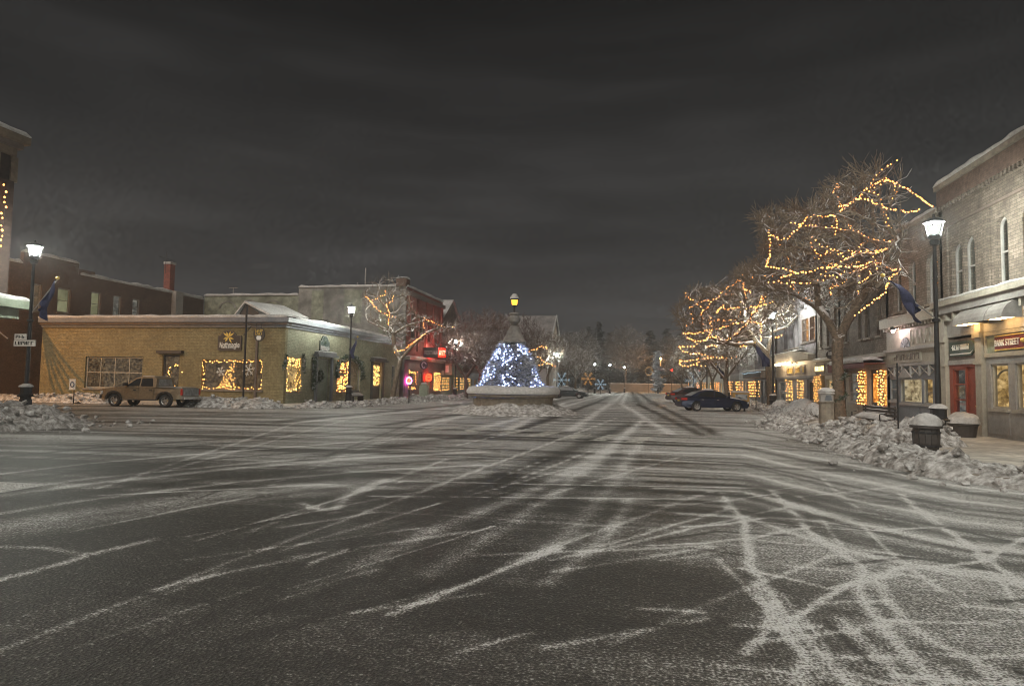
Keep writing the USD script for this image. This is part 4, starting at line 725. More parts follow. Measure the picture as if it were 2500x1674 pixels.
# gabled roof light behind the parapet
FG = Face('y', 41.6, -1); g0, g1, gz0, gz1 = FG.rect(577, 738, 668, 768)
mb = MB(); gx = FG.u(601, 740); zt, zb = FG.z(601, 735), FG.z(640, 764); gl_, gr_ = FG.u(576, 756), FG.u(668, 764)
dm = part(b, 'roof_gable', (np.array([(gl_ + .3, 41.6, zb - .6), (gx + 1.0, 41.6, zb - .6), (gx + 1.0, 41.6, zb), (gx, 41.6, zt - .1), (gl_ + .3, 41.6, zb)]), np.array([[0, 1, 2], [0, 2, 4], [2, 3, 4]])), DARKWOOD)
part(dm, 'gable_slope', (np.array([(gl_, 41.4, zb - .1), (gx, 41.4, zt), (gx + .9, 45.0, zt + .1), (gl_ + .9, 45.0, zb), (gl_, 41.4, zb - .22), (gx, 41.4, zt - .14)]), np.array([[0, 1, 2], [0, 2, 3], [4, 5, 1], [4, 1, 0]])), CLEAN_SNOW)
part(dm, 'gable_slope', (np.array([(gx, 41.4, zt), (gr_, 41.4, zb - .15), (gr_ + .9, 45.0, zb), (gx + .9, 45.0, zt + .1), (gr_, 41.4, zb - .3), (gx, 41.4, zt - .14)]), np.array([[0, 1, 2], [0, 2, 3], [5, 4, 1], [5, 1, 0]])), CLEAN_SNOW)
part(b, 'downpipe', FRONT.box(FRONT.u(624), FRONT.u(629), .1, ZT, .003, .12), BROWNTRIM)
# second small vent roof seen over the olive side
part(b, 'roof_vent', (np.array([(-23.6, 47, 5.6), (-23.6, 49.6, 5.6), (-23.6, 48.3, 6.5), (-26, 47, 5.6), (-26, 49.6, 5.6), (-26, 48.3, 6.5)]), np.array([[0, 1, 2], [0, 2, 5], [0, 5, 3], [1, 4, 5], [1, 5, 2]])), DARKWOOD)

# window lights and goods of the corner shop
def frame_path(face, r, d, inset=.1): return [face.map(u, z, d) for u, z in ((r[0] + inset, r[3] - inset), (r[1] - inset, r[3] - inset), (r[1] - inset, r[2] + inset), (r[0] + inset, r[2] + inset), (r[0] + inset, r[3] - inset))]
r = WIN2; um_ = (r[0] + r[1]) / 2
tri = [FRONT.map(um_ - .15 - (.95 * (k % 2) + .05) * (k / 15) , r[3] - .15 - (r[3] - r[2] - .3) * k / 15, -.3) for k in range(16)]
light_string([frame_path(FRONT, r, -.07), [FRONT.map(um_ + .08, r[3] - .1, -.06), FRONT.map(um_ + .08, r[2] + .1, -.06)], tri, [FRONT.map(um_ - 1.0 + .12 * k, r[2] + .3 + .1 * math.sin(k * 2.2), -.32) for k in range(9)]], 'warm lights framing the wide display window under the dark sign', GOLDBULB, .04, .16, jitter=.05)
def snowflake(name, face, u, z, d, s, label, m):
    mb = MB()
    for k in range(6):
        a = k * math.pi / 3 + .2; mb.tube([face.map(u, z, d), face.map(u + s * math.cos(a), z + s * math.sin(a), d)], .03, 4)
        for sg in (-.5, .5): mb.tube([face.map(u + .6 * s * math.cos(a), z + .6 * s * math.sin(a), d), face.map(u + .6 * s * math.cos(a) + .3 * s * math.cos(a + sg * 2), z + .6 * s * math.sin(a) + .3 * s * math.sin(a + sg * 2), d)], .022, 4)
    single(name, mb, m, label, 'ornament', group=None)
snowflake('snowflake_ornament', FRONT, r[0] + 1.35, r[2] + 1.2, -.1, .33, 'pale snowflake hung in the left half of the display window', ICEBULB if False else WHITEPAINT)
snowflake('snowflake_ornament', FRONT, r[1] - 1.05, r[2] + 1.35, -.1, .45, 'large white snowflake hung in the right half of the display window', WHITEPAINT)
light_string([frame_path(LEFT, WLA, -.05), [LEFT.map(WLA[0] + .15 + .22 * k, WLA[3] - .25 - .35 * (k % 2), -.08) for k in range(9)], [LEFT.map(WLA[1] - .35 , WLA[3] - .2 - .24 * k, -.07 - .08 * (k % 2)) for k in range(9)]], 'warm lights crowding the narrow window nearest the shop corner', GOLDBULB, .04, .15, jitter=.06)
light_string([[LEFT.map(WLB[0] + 1.9, WLB[3] - .1, -.05), LEFT.map(WLB[0] + 1.9, WLB[2] + .1, -.05)], [LEFT.map(WLB[0] + 2.2, WLB[3] - .1, -.05), LEFT.map(WLB[0] + 2.2, WLB[2] + .1, -.05)], [LEFT.map(WLB[0] + .4 + .5 * (k % 3), WLB[2] + .15 + .09 * k, -.06) for k in range(12)], [LEFT.map(WLB[0] + .5 + .45 * (k % 3), WLB[3] - .2 - .08 * k, -.06) for k in range(9)]], 'orange lights in the garlanded double window by the mid left lamp', WARMBULB, .05, .15, jitter=.08)
light_string([[LEFT.map(DB[0] + .6 + .6 * (k % 3), 3.0 - .16 * k, -.12) for k in range(11)], frame_path(LEFT, (DB[0] + .3, DB[1] - .3, 1.4, 3.0), -.12, .05)], 'golden lights inside the glazed door left of the lit tree', GOLDBULB, .045, .16, jitter=.05)
wr = [FRONT.map(FRONT.u(428) + .0 + .62 * math.cos(a), FRONT.z(428, 917) + .72 * math.sin(a), -.1) for a in np.linspace(0, 2 * math.pi, 26)]
light_string([wr], 'ring of warm lights round the wreath in the small hooded window', GOLDBULB, .05, .15, jitter=.05)

# --- brown brick building behind, seen along its side
XB = -45.0; FB = Face('x', XB, 1)
b = building('brown_brick_building', 'two storey brown brick building behind the tan shop', (XB, 50, 0))
f = Front(b, FB, 30.0, 62.7, 0, 10.1, BROWNBRICK)
for xa, xb, ya, yb, room in ((82, 101, 693, 760, DIMWARM), (140, 172, 704, 764, GREENROOM), (222, 246, 713, 771, GREENROOM), (276, 296, 722, 772, GREYGLASSROOM), (323, 341, 730, 774, GREYGLASSROOM)):
    r = FB.rect(xa, ya, xb, yb); f.window(*r, GREYTRIM, room, nx=1, nz=2, deep=.15, fw=.1, sillmat=STONE)
f.build(); part(b, 'parapet', FB.box(41.5, 46.5, 10.1, 11.0, -.3, .0), BROWNBRICK); snow_cap(b, FB, 41.5, 46.5, 11.0, -.3, .05, .25, 60); snow_cap(b, FB, 46.6, 62.6, 10.1, -.4, .08, .3, 61); snow_cap(b, FB, 30, 41.4, 10.1, -.4, .08, .3, 62)
part(b, 'stepped_parapet', FB.box(46.55, 48.2, 10.1, 10.6, -.3, -.001), BROWNBRICK)
part(b, 'roof', MB().box(-60, XB - .31, 30, 62.7, 9.6, 9.8), CLEAN_SNOW)
for xa, yt, yb_, w in ((427, 645, 720, .55), ):
    u_ = FB.u(xa, 690); zt, zb = FB.z(xa, yt), 10.1
    ch = part(b, 'chimney', MB().box(XB - 1.0, XB - .32, u_ - .35, u_ + .35, 9.81, zt), REDBRICK); part(ch, 'snow_cap', MB().box(XB - 1.05, XB - .27, u_ - .42, u_ + .42, zt + .001, zt + .22), CLEAN_SNOW); part(ch, 'antenna', MB().tube([(XB - .66, u_ - .6, zt - 1), (XB - .66, u_ - .6, zt + 1.3)], .03, 4).tube([(XB - .66, u_ - 1.6, zt + .5), (XB - .66, u_ + .9, zt + .5)], .02, 4), BLACK)
r = FB.rect(418, 726, 436, 770); part(b, 'flue', FB.box(r[0], r[1], 5.6, FB.z(427, 712), .003, .5), GREYTRIM)

# --- theatre: stained grey side wall and the red brick street front of the restaurant
YT = 62.8; FT = Face('y', YT, -1)
b = building('red_brick_building', 'two storey red brick restaurant building with a stained grey side wall', (-22.4, 62.8, 0))
poly = Polygon([(-45, 0), (-22.4, 0), (-22.4, 11.3), (-34.1, 11.3), (-34.1, 10.5), (-45, 10.5)])
f = Front(b, FT, -45, -22.4, 0, 11.3, STUCCO_GREY); f.build('wall', extra=poly.intersection(sbox(-34.1, 0, -22.4, 12)))
f = Front(b, FT, -45, -34.1, 0, 10.5, STUCCO_GREEN); f.build('wall', extra=sbox(-45, 0, -34.11, 10.5))
for u_, z_ in ((-42.2, 9.2), (-39.6, 9.3), (-37.0, 9.25)):   # blocked arches that show through the render
    t_ = np.linspace(0, math.pi, 10); part(b, 'blocked_arch', FT.prism(Polygon([(u_ + 1.0 * math.cos(a), z_ + .8 * math.sin(a)) for a in t_] + [(u_ + .82 * math.cos(a), z_ + .64 * math.sin(a)) for a in t_[::-1]]), .003, .05), STUCCO_GREY)
for u_, w_, z0_, z1_ in ((-32.6, 1.3, 6.3, 11.0), (-29.0, 1.9, 7.6, 11.0), (-25.2, .9, 6.0, 11.0)): part(b, 'old_pilaster', FT.box(u_, u_ + w_, z0_, z1_, .003, .035), STUCCO_GREEN)
snow_cap(b, FT, -34.1, -22.3, 11.3, -.4, .1, .25, 70); snow_cap(b, FT, -45, -34.15, 10.5, -.4, .1, .25, 71)
f = Front(b, LEFT, YT + .31, 76, 4.2, 11.3, REDBRICK)
for u_ in (64.6, 67.4, 70.2, 73.0): f.window(u_, u_ + 1.4, 6.2, 8.9, BROWNTRIM, SHADE, deep=.2, sillmat=STONE)
f.build('wall')
for u_ in (63.3, 66.5, 69.3, 72.1, 75.2): part(b, 'pilaster', LEFT.box(u_, u_ + .5, 4.9, 10.5, .003, .18), REDBRICK)
part(b, 'cornice', LEFT.box(YT, 76, 10.5, 10.9, .003, .35), BROWNTRIM); snow_cap(b, LEFT, YT, 76, 11.3, -.4, .12, .28, 72)
part(b, 'corner_pier', LEFT.box(YT - .2, YT + .9, 11.32, 12.1, -1.0, .1), BROWNBRICK); snow_cap(b, LEFT, YT - .2, YT + .9, 12.1, -1.0, .12, .2, 73)
part(b, 'shop_cornice', LEFT.box(YT + .2, 76, 3.95, 4.19, -.2, .55), GREENPAINT); snow_cap(b, LEFT, YT + .2, 76, 4.19, .05, .55, .16, 74)
part(b, 'fascia', LEFT.box(YT + .2, 76, 3.0, 3.949, -.2, .05), BROWNTRIM)
f = Front(b, LEFT, YT + .2, 76, .1, 2.999, BROWNTRIM, .2)
f.window(64.2, 66.6, .9, 2.8, BROWNTRIM, DIMWARM, nx=2, nz=1, deep=.12); f.door(67.4, 68.9, .13, 2.7, BROWNTRIM, DIMWARM, DARKWOOD); f.window(69.8, 72.2, .9, 2.8, BROWNTRIM, DIMWARM, nx=2, nz=1, deep=.12); f.window(73.0, 75.6, .7, 2.8, GREENPAINT, WARMROOM, nx=2, nz=1, deep=.12); f.build('shop_wall')
part(b, 'roof', MB().box(-44.9, -22.75, 63.2, 80, 10.0, 10.2), ROOFTAR)
for x_, y_, yb_ in ((865, 687, 702), (884, 651, 702)):
    u_ = FT.u(x_, 690); p = part(b, 'mast', MB().tube([(u_, YT + .8, 10.2), (u_, YT + .8, FT.z(x_, y_))], .07, 5), GREYTRIM)
u_ = FT.u(559, 700); part(b, 'vent_pipe', MB().tube([(u_, YT + .8, 9.8), (u_, YT + .8, FT.z(559, 700))], .06, 5).tube([(u_ - .5, YT + .8, FT.z(559, 700)), (u_ + .5, YT + .8, FT.z(559, 700))], .05, 4), GREYTRIM)
light_string([frame_path(LEFT, (64.2, 66.6, .9, 2.8), .04), frame_path(LEFT, (73.0, 75.6, .7, 2.8), .04)] + [[LEFT.map(73.1 + .5 * k, 2.7, .05), LEFT.map(73.1 + .5 * k + .2, .9, .05)] for k in range(5)], 'golden lights hung across the restaurant windows', GOLDBULB, .045, .2, jitter=.06)
# blade sign whose last letters are lit
YS = 68.5; FSG = Face('y', YS, -1); r = FSG.rect(1034, 851, 1088, 870)
ss = thing('restaurant_sign', 'long projecting box sign reading RESTAURANT with only the last letters glowing red', 'sign', tuple(FSG.map(r[0], r[2], 0)))
part(ss, 'box', MB().box(r[0], r[1], YS, YS + .4, r[2] - .1, r[3] + .1), SIGNDARK); W_ = r[1] - r[0]
part(ss, 'dead_letters', FSG.text('RESTAUR', r[0] + W_ * .36, (r[2] + r[3]) / 2, .42, .01, width=W_ * .62), GREYTRIM); part(ss, 'lit_letters', FSG.text('ANT', r[0] + W_ * .84, (r[2] + r[3]) / 2, .46, .012, width=W_ * .27, depth=.05), glow('bright_neon_letters', (1.0, .28, .14), 9.0))
part(ss, 'lit_panel', MB().box(r[0] + W_ * .69, r[1] - .03, YS - .006, YS - .003, r[2] - .06, r[3] + .06), REDPANEL); part(ss, 'lit_panel', MB().box(r[0] + W_ * .04, r[1] - .03, YS + .403, YS + .406, r[2] - .06, r[3] + .06), REDPANEL)
part(ss, 'bracket', MB().tube([(-22.4, YS + .2, r[3] + .1), (r[1], YS + .2, r[3] + .14)], .04, 5).tube([(-22.4, YS + .2, r[3] + 1.6), ((r[0] + r[1]) / 2, YS + .2, r[3] + .12)], .03, 4), BLACK)
for (x_, y_, m_, lb, rr) in ((1046, 921, NEON, 'round red neon sign in the restaurant window', .34), (998, 929, NEON, 'small red and purple neon sign in the first restaurant window', .2)):
    YN = 66.0; p_ = at_x(x_, y_, -22.2); t = thing('neon_sign', lb, 'neon sign', tuple(p_))
    FN = Face('x', -22.2, 1)
    part(t, 'tube', MB().tube([FN.map(p_[1] + rr * 3 * math.cos(a), p_[2] + rr * math.sin(a), .03) for a in np.linspace(0, 2 * math.pi, 14)], .05, 5, False), m_)
    part(t, 'inner_tube', MB().tube([FN.map(p_[1] - rr * 1.6, p_[2], .03), FN.map(p_[1] + rr * 1.6, p_[2] + .05, .03)], .06, 5), m_)
    if rr < .3: part(t, 'halo_tube', MB().tube([FN.map(p_[1] + rr * 4.2 * math.cos(a), p_[2] + rr * 1.7 * math.sin(a), .02) for a in np.linspace(0, 2 * math.pi, 14)], .05, 5, False), NEONPURPLE)
os_c = at_y(1035, 891, 66.5)
t = thing('hanging_sign', 'round dark sign with a pale scroll hanging under the restaurant cornice', 'sign', tuple(os_c))
vv, ff = MB().lathe([(0, -.03), (.45, -.03), (.45, .03), (0, .03)], 18).mesh(); part(t, 'board', (vv[:, [0, 2, 1]] + os_c, ff), SIGNDARK); FO = Face('y', os_c[1] - .03, -1); part(t, 'scroll', MB().tube([FO.map(os_c[0] + .28 * math.cos(a) * (1 - a / 12), os_c[2] + .3 * math.sin(a), .02) for a in np.linspace(.3, 5.6, 14)], .04, 4), WHITEPAINT); part(t, 'bracket', MB().tube([(-22.4, os_c[1], os_c[2] + .5), (os_c[0] + .4, os_c[1], os_c[2] + .5)], .03, 4), BLACK)

# --- further left-hand buildings
for k, (nm, lb, y0, y1, h, gab, wm, tr) in enumerate((('gabled_building', 'stone building with a tall gable beyond the restaurant', 76.05, 84, 9.6, 1, GREYBRICK, GREENPAINT), ('brick_shop', 'low dark shop beyond the stone gable with warm lit windows', 84.05, 100, 6.0, 0, BROWNBRICK, SLATE), ('brick_shop', 'distant left shop behind the fountain trees', 100.05, 125, 7.0, 0, GREYBRICK, BROWNTRIM))):
    b = building(nm, lb, (-22.4, y0, 0)); L = y1 - y0; f = Front(b, LEFT, y0, y1, 3.1, h, wm)
    for q in range(3): f.window(y0 + L * (.12 + .3 * q), y0 + L * (.26 + .3 * q), 4.2, 5.6, tr, SHADE, deep=.15, sillmat=STONE)
    f.build(extra=Polygon([(y0, 3.1), (y1, 3.1), (y1, h), ((y0 + y1) / 2, h + 2.4), (y0, h)]) if gab else None)
    if gab:
        m_ = (y0 + y1) / 2; mb = MB()
        for s_ in (y0 - .2, y1 + .2): mb.add(np.array([LEFT.map(s_, h - .1, .25), LEFT.map(m_, h + 2.55, .25), LEFT.map(m_, h + 2.55, -12), LEFT.map(s_, h - .1, -12)]), [[0, 1, 2, 3]])
        part(b, 'roof', mb, CLEAN_SNOW); part(b, 'side_wall', MB().box(-36, -22.7, y0, y0 + .25, 0, h), wm)
    else: shell(b, -36, -22.4, y0, y1, h, wm, sides='sn'); snow_cap(b, LEFT, y0, y1, h, -.3, .1, .25, 80 + k)
    part(b, 'fascia', LEFT.box(y0, y1, 2.5, 3.09, -.2, .3), tr); f = Front(b, LEFT, y0, y1, .1, 2.49, tr, .2)
    for q in range(4):
        a = y0 + L * (.05 + .235 * q)
        if q == 2: f.door(a + L * .03, a + L * .14, .13, 2.3, tr, DIMWARM, tr)
        else: f.window(a, a + L * .19, .7, 2.3, tr, WARMROOM, nx=2, nz=1, deep=.1)
    f.build('shop_wall')
    light_string([[LEFT.map(y0 + L * q, 2.25, .06), LEFT.map(y0 + L * q, .8, .06)] for q in (.06, .14, .23, .3, .38, .76, .84, .93)], ['golden lights down the windows of the stone gabled building', 'golden lights in the low dark shop left of the fountain', 'golden lights on the distant left shop'][k], GOLDBULB, .045, .26)
    if k == 0:
        part(b, 'porch', LEFT.box(y0 + .4, y0 + 5.5, 2.6, 4.0, .301, 1.2), GREENPAINT)
        FP = Face('y', y0 + .4, -1)
        part(b, 'porch_window', FP.box(-22.0, -21.6, 2.9, 3.7, .003, .04), WHITEPAINT)
# --- big pitched roof behind the fountain
b = building('gabled_hall', 'big hall with a long snowy pitched roof and pale gable behind the fountain', (-16, 118, 0))
HX0, HX1, HY0, HY1 = -23.5, -14.2, 116, 130
for nm, q in (('wall', (HX0, HX1, HY0, HY0 + .3)), ('side_wall', (HX1 - .3, HX1, HY0 + .31, HY1))): part(b, nm, MB().box(*q, 0, 9.6), GREYTRIM)
rx = HX1 - .3
part(b, 'roof', (np.array([(HX0 - .3, HY0 - .5, 9.5), (HX1 + .3, HY0 - .5, 9.5), (HX1 + .3, (HY0 + HY1) / 2, 14.6), (HX0 - .3, (HY0 + HY1) / 2, 14.6), (HX0 - .3, HY1 + .5, 9.5), (HX1 + .3, HY1 + .5, 9.5)]), np.array([[0, 1, 2], [0, 2, 3], [3, 2, 5], [3, 5, 4]])), plain('thin_roof_snow', (.24, .22, .21), .8, var=.35, scale=1.5))
part(b, 'gable', (np.array([(HX1 - .02, HY0, 9.6), (HX1 - .02, HY1, 9.6), (HX1 - .02, (HY0 + HY1) / 2, 14.5)]), np.array([[0, 1, 2]])), CREAM)
part(b, 'gable_trim', MB().tube([(HX1 + .33, HY0 - .5, 9.5), (HX1 + .33, (HY0 + HY1) / 2, 14.65), (HX1 + .33, HY1 + .5, 9.5)], .14, 4), CLEAN_SNOW)
part(b, 'eaves_band', MB().box(HX0 - .3, HX1 + .2, HY0 - .32, HY0 - .003, 8.6, 9.2), CREAM)
for k in range(4): part(b, 'window', MB().box(HX0 + 1.2 + k * 2.1, HX0 + 2.2 + k * 2.1, HY0 - .05, HY0 - .004, 4.5, 7.0), SHADE)

# --- tall corner building at the far left edge
XC, YC = -24.0, 21.3; FC = Face('x', XC, 1); FN_ = Face('y', YC, 1)
b = building('tall_corner_building', 'tall brown corner building with a bracketed cornice at the left edge', (XC, YC, 0))
f = Front(b, FC, -6, YC, 4.6, 10.3, DARKBRICK)
for u_ in (2, 5.2, 8.4, 11.6, 14.8, 18.2): f.window(u_, u_ + 1.2, 5.6, 8.0, CREAM, DIMWARM, arched=True, deep=.2, sillmat=STONE)
f.build(); part(b, 'side_wall', MB().box(XC - 14, XC - .31, YC - .3, YC, 0, 10.3), DARKBRICK)
for zz, dd, hh in ((10.3, .14, .3), (10.601, .28, .22), (10.822, .44, .3)): part(b, 'cornice', MB().box(XC - 14, XC + dd, -6, YC + dd, zz, zz + hh), OLDSTONE if dd != .28 else BROWNTRIM)
for u_ in np.arange(10, YC, 1.15): part(b, 'bracket', FC.prism(Polygon([(u_, 9.3), (u_ + .3, 9.3), (u_ + .3, 10.299), (u_, 10.299)]), .003, .3), OLDSTONE)
for u_ in np.arange(XC - 6, XC, 1.15): part(b, 'bracket', MB().box(u_, u_ + .3, YC + .003, YC + .3, 9.3, 10.299), OLDSTONE)
for u_ in np.arange(9.4, YC - .4, .5): part(b, 'relief_panel', FC.box(u_, u_ + .3, 8.2, 9.2, .003, .09), OLDSTONE)
part(b, 'quoin', MB().box(XC - .5, XC + .12, YC - .5, YC + .12, 4.6, 9.29), DARKBRICK)
snow_cap(b, FC, 5, YC + .42, 11.123, -.6, .44, .2, 90)
part(b, 'shop_cornice', MB().box(XC - 14, XC + .7, -6, YC + .7, 4.3, 4.6), GREENPAINT); snow_cap(b, FC, 4, YC + .6, 4.601, .05, .7, .2, 91); part(b, 'shop_cornice', MB().box(XC - 14, XC + .4, -6, YC + .4, 3.9, 4.299), GREENPAINT)
f = Front(b, FC, -6, YC, .13, 3.899, GREENPAINT, .3)
for u_ in (1, 5, 9, 13, 17.2): f.window(u_, u_ + 3.2, .9, 3.2, GREENPAINT, ORANGEROOM if u_ > 15 else DIMWARM, nx=2, nz=1, deep=.15)
f.build('shop_wall'); part(b, 'side_wall', MB().box(XC - 14, XC - .31, YC - .28, YC - .02, 0, 3.9), DARKBRICK) if False else None
light_string([[FC.map(20.9, 9.0 - .3 * k, .25 + .1 * (k % 2)) for k in range(9)], [FC.map(u_, 8.8 - .3 * (k % 2), .4) for k, u_ in enumerate(np.arange(14, 21, .6))]], 'orange lights strung on the tall corner building at the left edge', WARMBULB, .05, .2)
# low wall far down the street
t = thing('street_wall', 'long low wall at the far end of the street glowing orange', 'wall', (0, 172, 0)); part(t, 'wall', MB().box(-5.5, 14, 172, 172.5, .0, 2.0), plain('pale_far_wall', (.20, .16, .12), .8)); part(t, 'coping', MB().box(-5.7, 14.2, 171.9, 172.6, 2.001, 2.2), CLEAN_SNOW)

# ================================================================ street lamps
def make_lamp(label, loc):
    t = thing('street_lamp', label, 'street lamp', loc, group='black post-top street lamps'); L = np.array(loc, float)
    P = lambda n, mb, m, par=t, **k: part(par, n, (mb.mesh()[0] + L, mb.mesh()[1]), m, **k)
    P('base', MB().lathe([(0, 0), (.30, 0), (.30, .16), (.25, .2), (.23, .62), (.20, .66), (.2, .74), (.0, .74)], 8, rot=math.pi / 8), BLACK)
    P('collar', MB().lathe([(0, .741), (.29, .741), (.31, .79), (.24, .83), (.24, .87), (0, .87)], 12), BLACK)
    P('post_box', MB().lathe([(0, .871), (.22, .871), (.22, 1.10), (.26, 1.13), (0, 1.13)], 8, rot=math.pi / 8), BLACK)
    P('snow_cap', MB().lathe([(.27, 1.131), (.25, 1.19), (.12, 1.27), (0.06, 1.28)], 10), CLEAN_SNOW, smooth=True)
    P('pole', MB().lathe([(.09, 1.131), (.07, 3.5), (.055, 6.3), (0, 6.3)], 10), BLACK, smooth=40)
    P('pole_ring', MB().lathe([(.07, 3.80), (.115, 3.82), (.115, 3.9), (.07, 3.92)], 10), BLACK); P('pole_ring', MB().lathe([(.06, 6.2), (.12, 6.24), (.15, 6.34), (.10, 6.4), (.20, 6.46), (.2, 6.49), (0, 6.49)], 12), BLACK)
    ln = P('lantern', MB().lathe([(.17, 6.491), (.19, 6.491), (.19, 6.53), (.17, 6.53)], 6), BLACK)
    th = np.arange(6) * math.pi / 3
    for k in range(6):
        a, b = th[k], th[(k + 1) % 6]; r0, r1 = .17, .27
        q = np.array([(r0 * math.cos(a), r0 * math.sin(a), 6.535), (r0 * math.cos(b), r0 * math.sin(b), 6.535), (r1 * math.cos(b), r1 * math.sin(b), 6.93), (r1 * math.cos(a), r1 * math.sin(a), 6.93)])
        P('pane', MB().add(q, [[0, 1, 2, 3]]), LAMPGLASS, ln)
        P('rib', MB().tube([(r0 * 1.06 * math.cos(a), r0 * 1.06 * math.sin(a), 6.5), (r1 * 1.06 * math.cos(a), r1 * 1.06 * math.sin(a), 6.95)], .014, 4), BLACK, ln)
    P('bulb', MB().lathe([(0, 6.58), (.075, 6.62), (.085, 6.72), (.05, 6.82), (0, 6.84)], 10), LAMPBULB, ln)
    P('roof', MB().lathe([(.26, 6.932), (.31, 6.935), (.30, 6.97), (.16, 7.07), (.05, 7.1), (.03, 7.2), (0, 7.22)], 12), BLACK, ln)
    return t
lamp = make_lamp('nearest right street lamp, in the heaped snow by the barrel planter', tuple(at_z(2293, 1087)[:2]) + (0.0,))
def ground_on_x(px, X): return at_x(px, 960, X)[:2]
p2 = at_z(1888, 1005)[:2]; copy_of(lamp, 'second right street lamp, standing before the mauve shop and its flag', (*p2, 0), 20)
for k, (px_, X_, s_, lb) in enumerate(((1777, 9.5, 1.0, 'right street lamp above the steep gabled shop'), (1726, 9.5, 1.0, 'right street lamp beside the pale distant snowflake light'), (1693, 9.5, 1.0, 'furthest right street lamp beyond the parked cars'))):
    q = ground_on_x(px_, X_); copy_of(lamp, lb, (*q, 0), 13 * k, s_)
qm = ground_on_x(852, -20.0); copy_of(lamp, 'mid left street lamp, before the garlanded double window', (*qm, .1), 8)
ql = at_z(60, 1012, .3); copy_of(lamp, 'left street lamp rising from the wide snow pile', tuple(ql), 4, .88)
for k, (px_, X_) in enumerate(((1360, -13.5), (1452, -8.8), (1489, -8.0), (1525, -3.0))):
    lbs = ('distant left lamp beside the pale snowflake light right of the fountain', 'first of the three distant lamps in the middle of the street', 'second of the three distant lamps in the middle of the street', 'third of the distant middle lamps, nearest the orange wall')
    Y_ = (88, 128, 132, 150)[k]; q = at_y(px_, 905, Y_); copy_of(lamp, lbs[k], (q[0], Y_, 0), 7 * k, .84)
q = at_x(1113, 852, -18.5); copy_of(lamp, 'left lamp half hidden by the red brown trees', (-18.5, q[1], 0), 5, .9)
# a lamp of the same row beside the camera's right, out of the picture, lights the near road
copy_of(lamp, 'lamp at the near right kerb, outside the picture', (8.6, 4.2, 0), 9)
copy_of(lamp, 'lamp at the near left kerb, outside the picture', (-17.5, 1.0, 0), 9)
# the orange sodium lamp far down the street, and one at the left beyond the frame that colours the tan wall
def sodium(label, loc, arm):
    t = thing('sodium_lamp', label, 'street lamp', loc, group='tall sodium lamps'); L = np.array(loc, float); h = 8.0
    part(t, 'pole', MB().tube([L, L + (0, 0, h)], [.1, .07], 6), GREYTRIM); part(t, 'arm', MB().tube([L + (0, 0, h), L + (arm[0] * .5, arm[1] * .5, h + .5), L + (arm[0], arm[1], h + .5)], .04, 5), GREYTRIM)
    hd = part(t, 'head', MB().box(L[0] + arm[0] - .35, L[0] + arm[0] + .35, L[1] + arm[1] - .15, L[1] + arm[1] + .15, L[2] + h + .42, L[2] + h + .58), GREYTRIM); part(hd, 'lens', MB().ball(L + (arm[0], arm[1], h + .35), .065), SODIUM)
q = at_y(1613, 896, 166); sodium('far sodium lamp burning orange behind the red traffic light', (q[0], 166, 0), (0, -1.0))
sodium('sodium lamp on the left pavement, outside the picture', (-41.5, 26.5, 0.1), (0, 2.2))

# flags on the lamps
def flag(label, base, tip, drop, folds, m=NAVY, frac=(.18, .97), seed=1, furl=.14):
    base, tip = np.array(base, float), np.array(tip, float); t = thing('flag', label, 'flag', tuple(base), group=None)
    part(t, 'flagpole', MB().tube([base, tip], .022, 6), GREYTRIM); part(t, 'finial', MB().ball(tip + (0, 0, .05), .07), GOLD)
    ns, nd = 26, 14; s = np.linspace(*frac, ns); d = np.linspace(0, 1, nd); S, D = np.meshgrid(s, d, indexing='ij'); hv = np.array([tip[0] - base[0], tip[1] - base[1], 0]); hv /= np.linalg.norm(hv); sv = np.array([-hv[1], hv[0], 0])
    P = base + (tip - base) * S[..., None]; rel = (S - frac[0]) / (frac[1] - frac[0])
    P = P + np.array([0, 0, -1.0]) * (drop(rel) * D)[..., None] - hv * (D * rel * (.5 * np.linalg.norm((tip - base)[:2])) * .9)[..., None]
    P = P + sv * (furl * np.sin(rel * folds * 6.28 + D * 2.4 + seed) * (.25 + D))[..., None] + hv * (.07 * np.sin(D * 9 + rel * 5))[..., None]
    i = (np.arange(ns - 1)[:, None] * nd + np.arange(nd - 1)).ravel(); f = np.stack([i, i + 1, i + nd + 1, i + nd], -1)
    part(t, 'cloth', (P.reshape(-1, 3), f), m, smooth=True); 
    return t
Yl = at_z(2293, 1087)[1]; b_ = at_y(2290, 782, Yl); t_ = at_y(2155, 676, Yl - .3); flag('furled navy flag on the nearest right street lamp', b_, t_, lambda r: .28 + .75 * np.sin(np.clip(r * 3.4, 0, math.pi)) * (1 - r) ** .5, 2.2, frac=(.34, .98), seed=2)
fb = at_z(1888, 1005)[1]; flag('navy flag hanging from the second right street lamp', at_y(1885, 882, fb), at_y(1843, 838, fb - .2), lambda r: .5 + 1.1 * r, 2.0, frac=(.1, .98), seed=4)
q = ground_on_x(1777, 9.5); flag('distant navy flag on the right lamp above the gabled shop', at_y(1772, 912, q[1]), at_y(1748, 890, q[1] - .2), lambda r: .5 + .9 * r, 2, frac=(.1, .98), seed=5)
fl = at_z(60, 1012, .3); flag('navy flag hanging from the left street lamp', at_y(72, 771, fl[1]), at_y(141, 682, fl[1] + .1), lambda r: .25 + 1.25 * r, 1.7, frac=(.4, .98), seed=1, furl=.1)
flag('navy flag hanging from the mid left street lamp', at_y(853, 858, qm[1]), at_y(873, 824, qm[1]), lambda r: .5 + 1.0 * r, 1.6, frac=(.1, .98), seed=7)
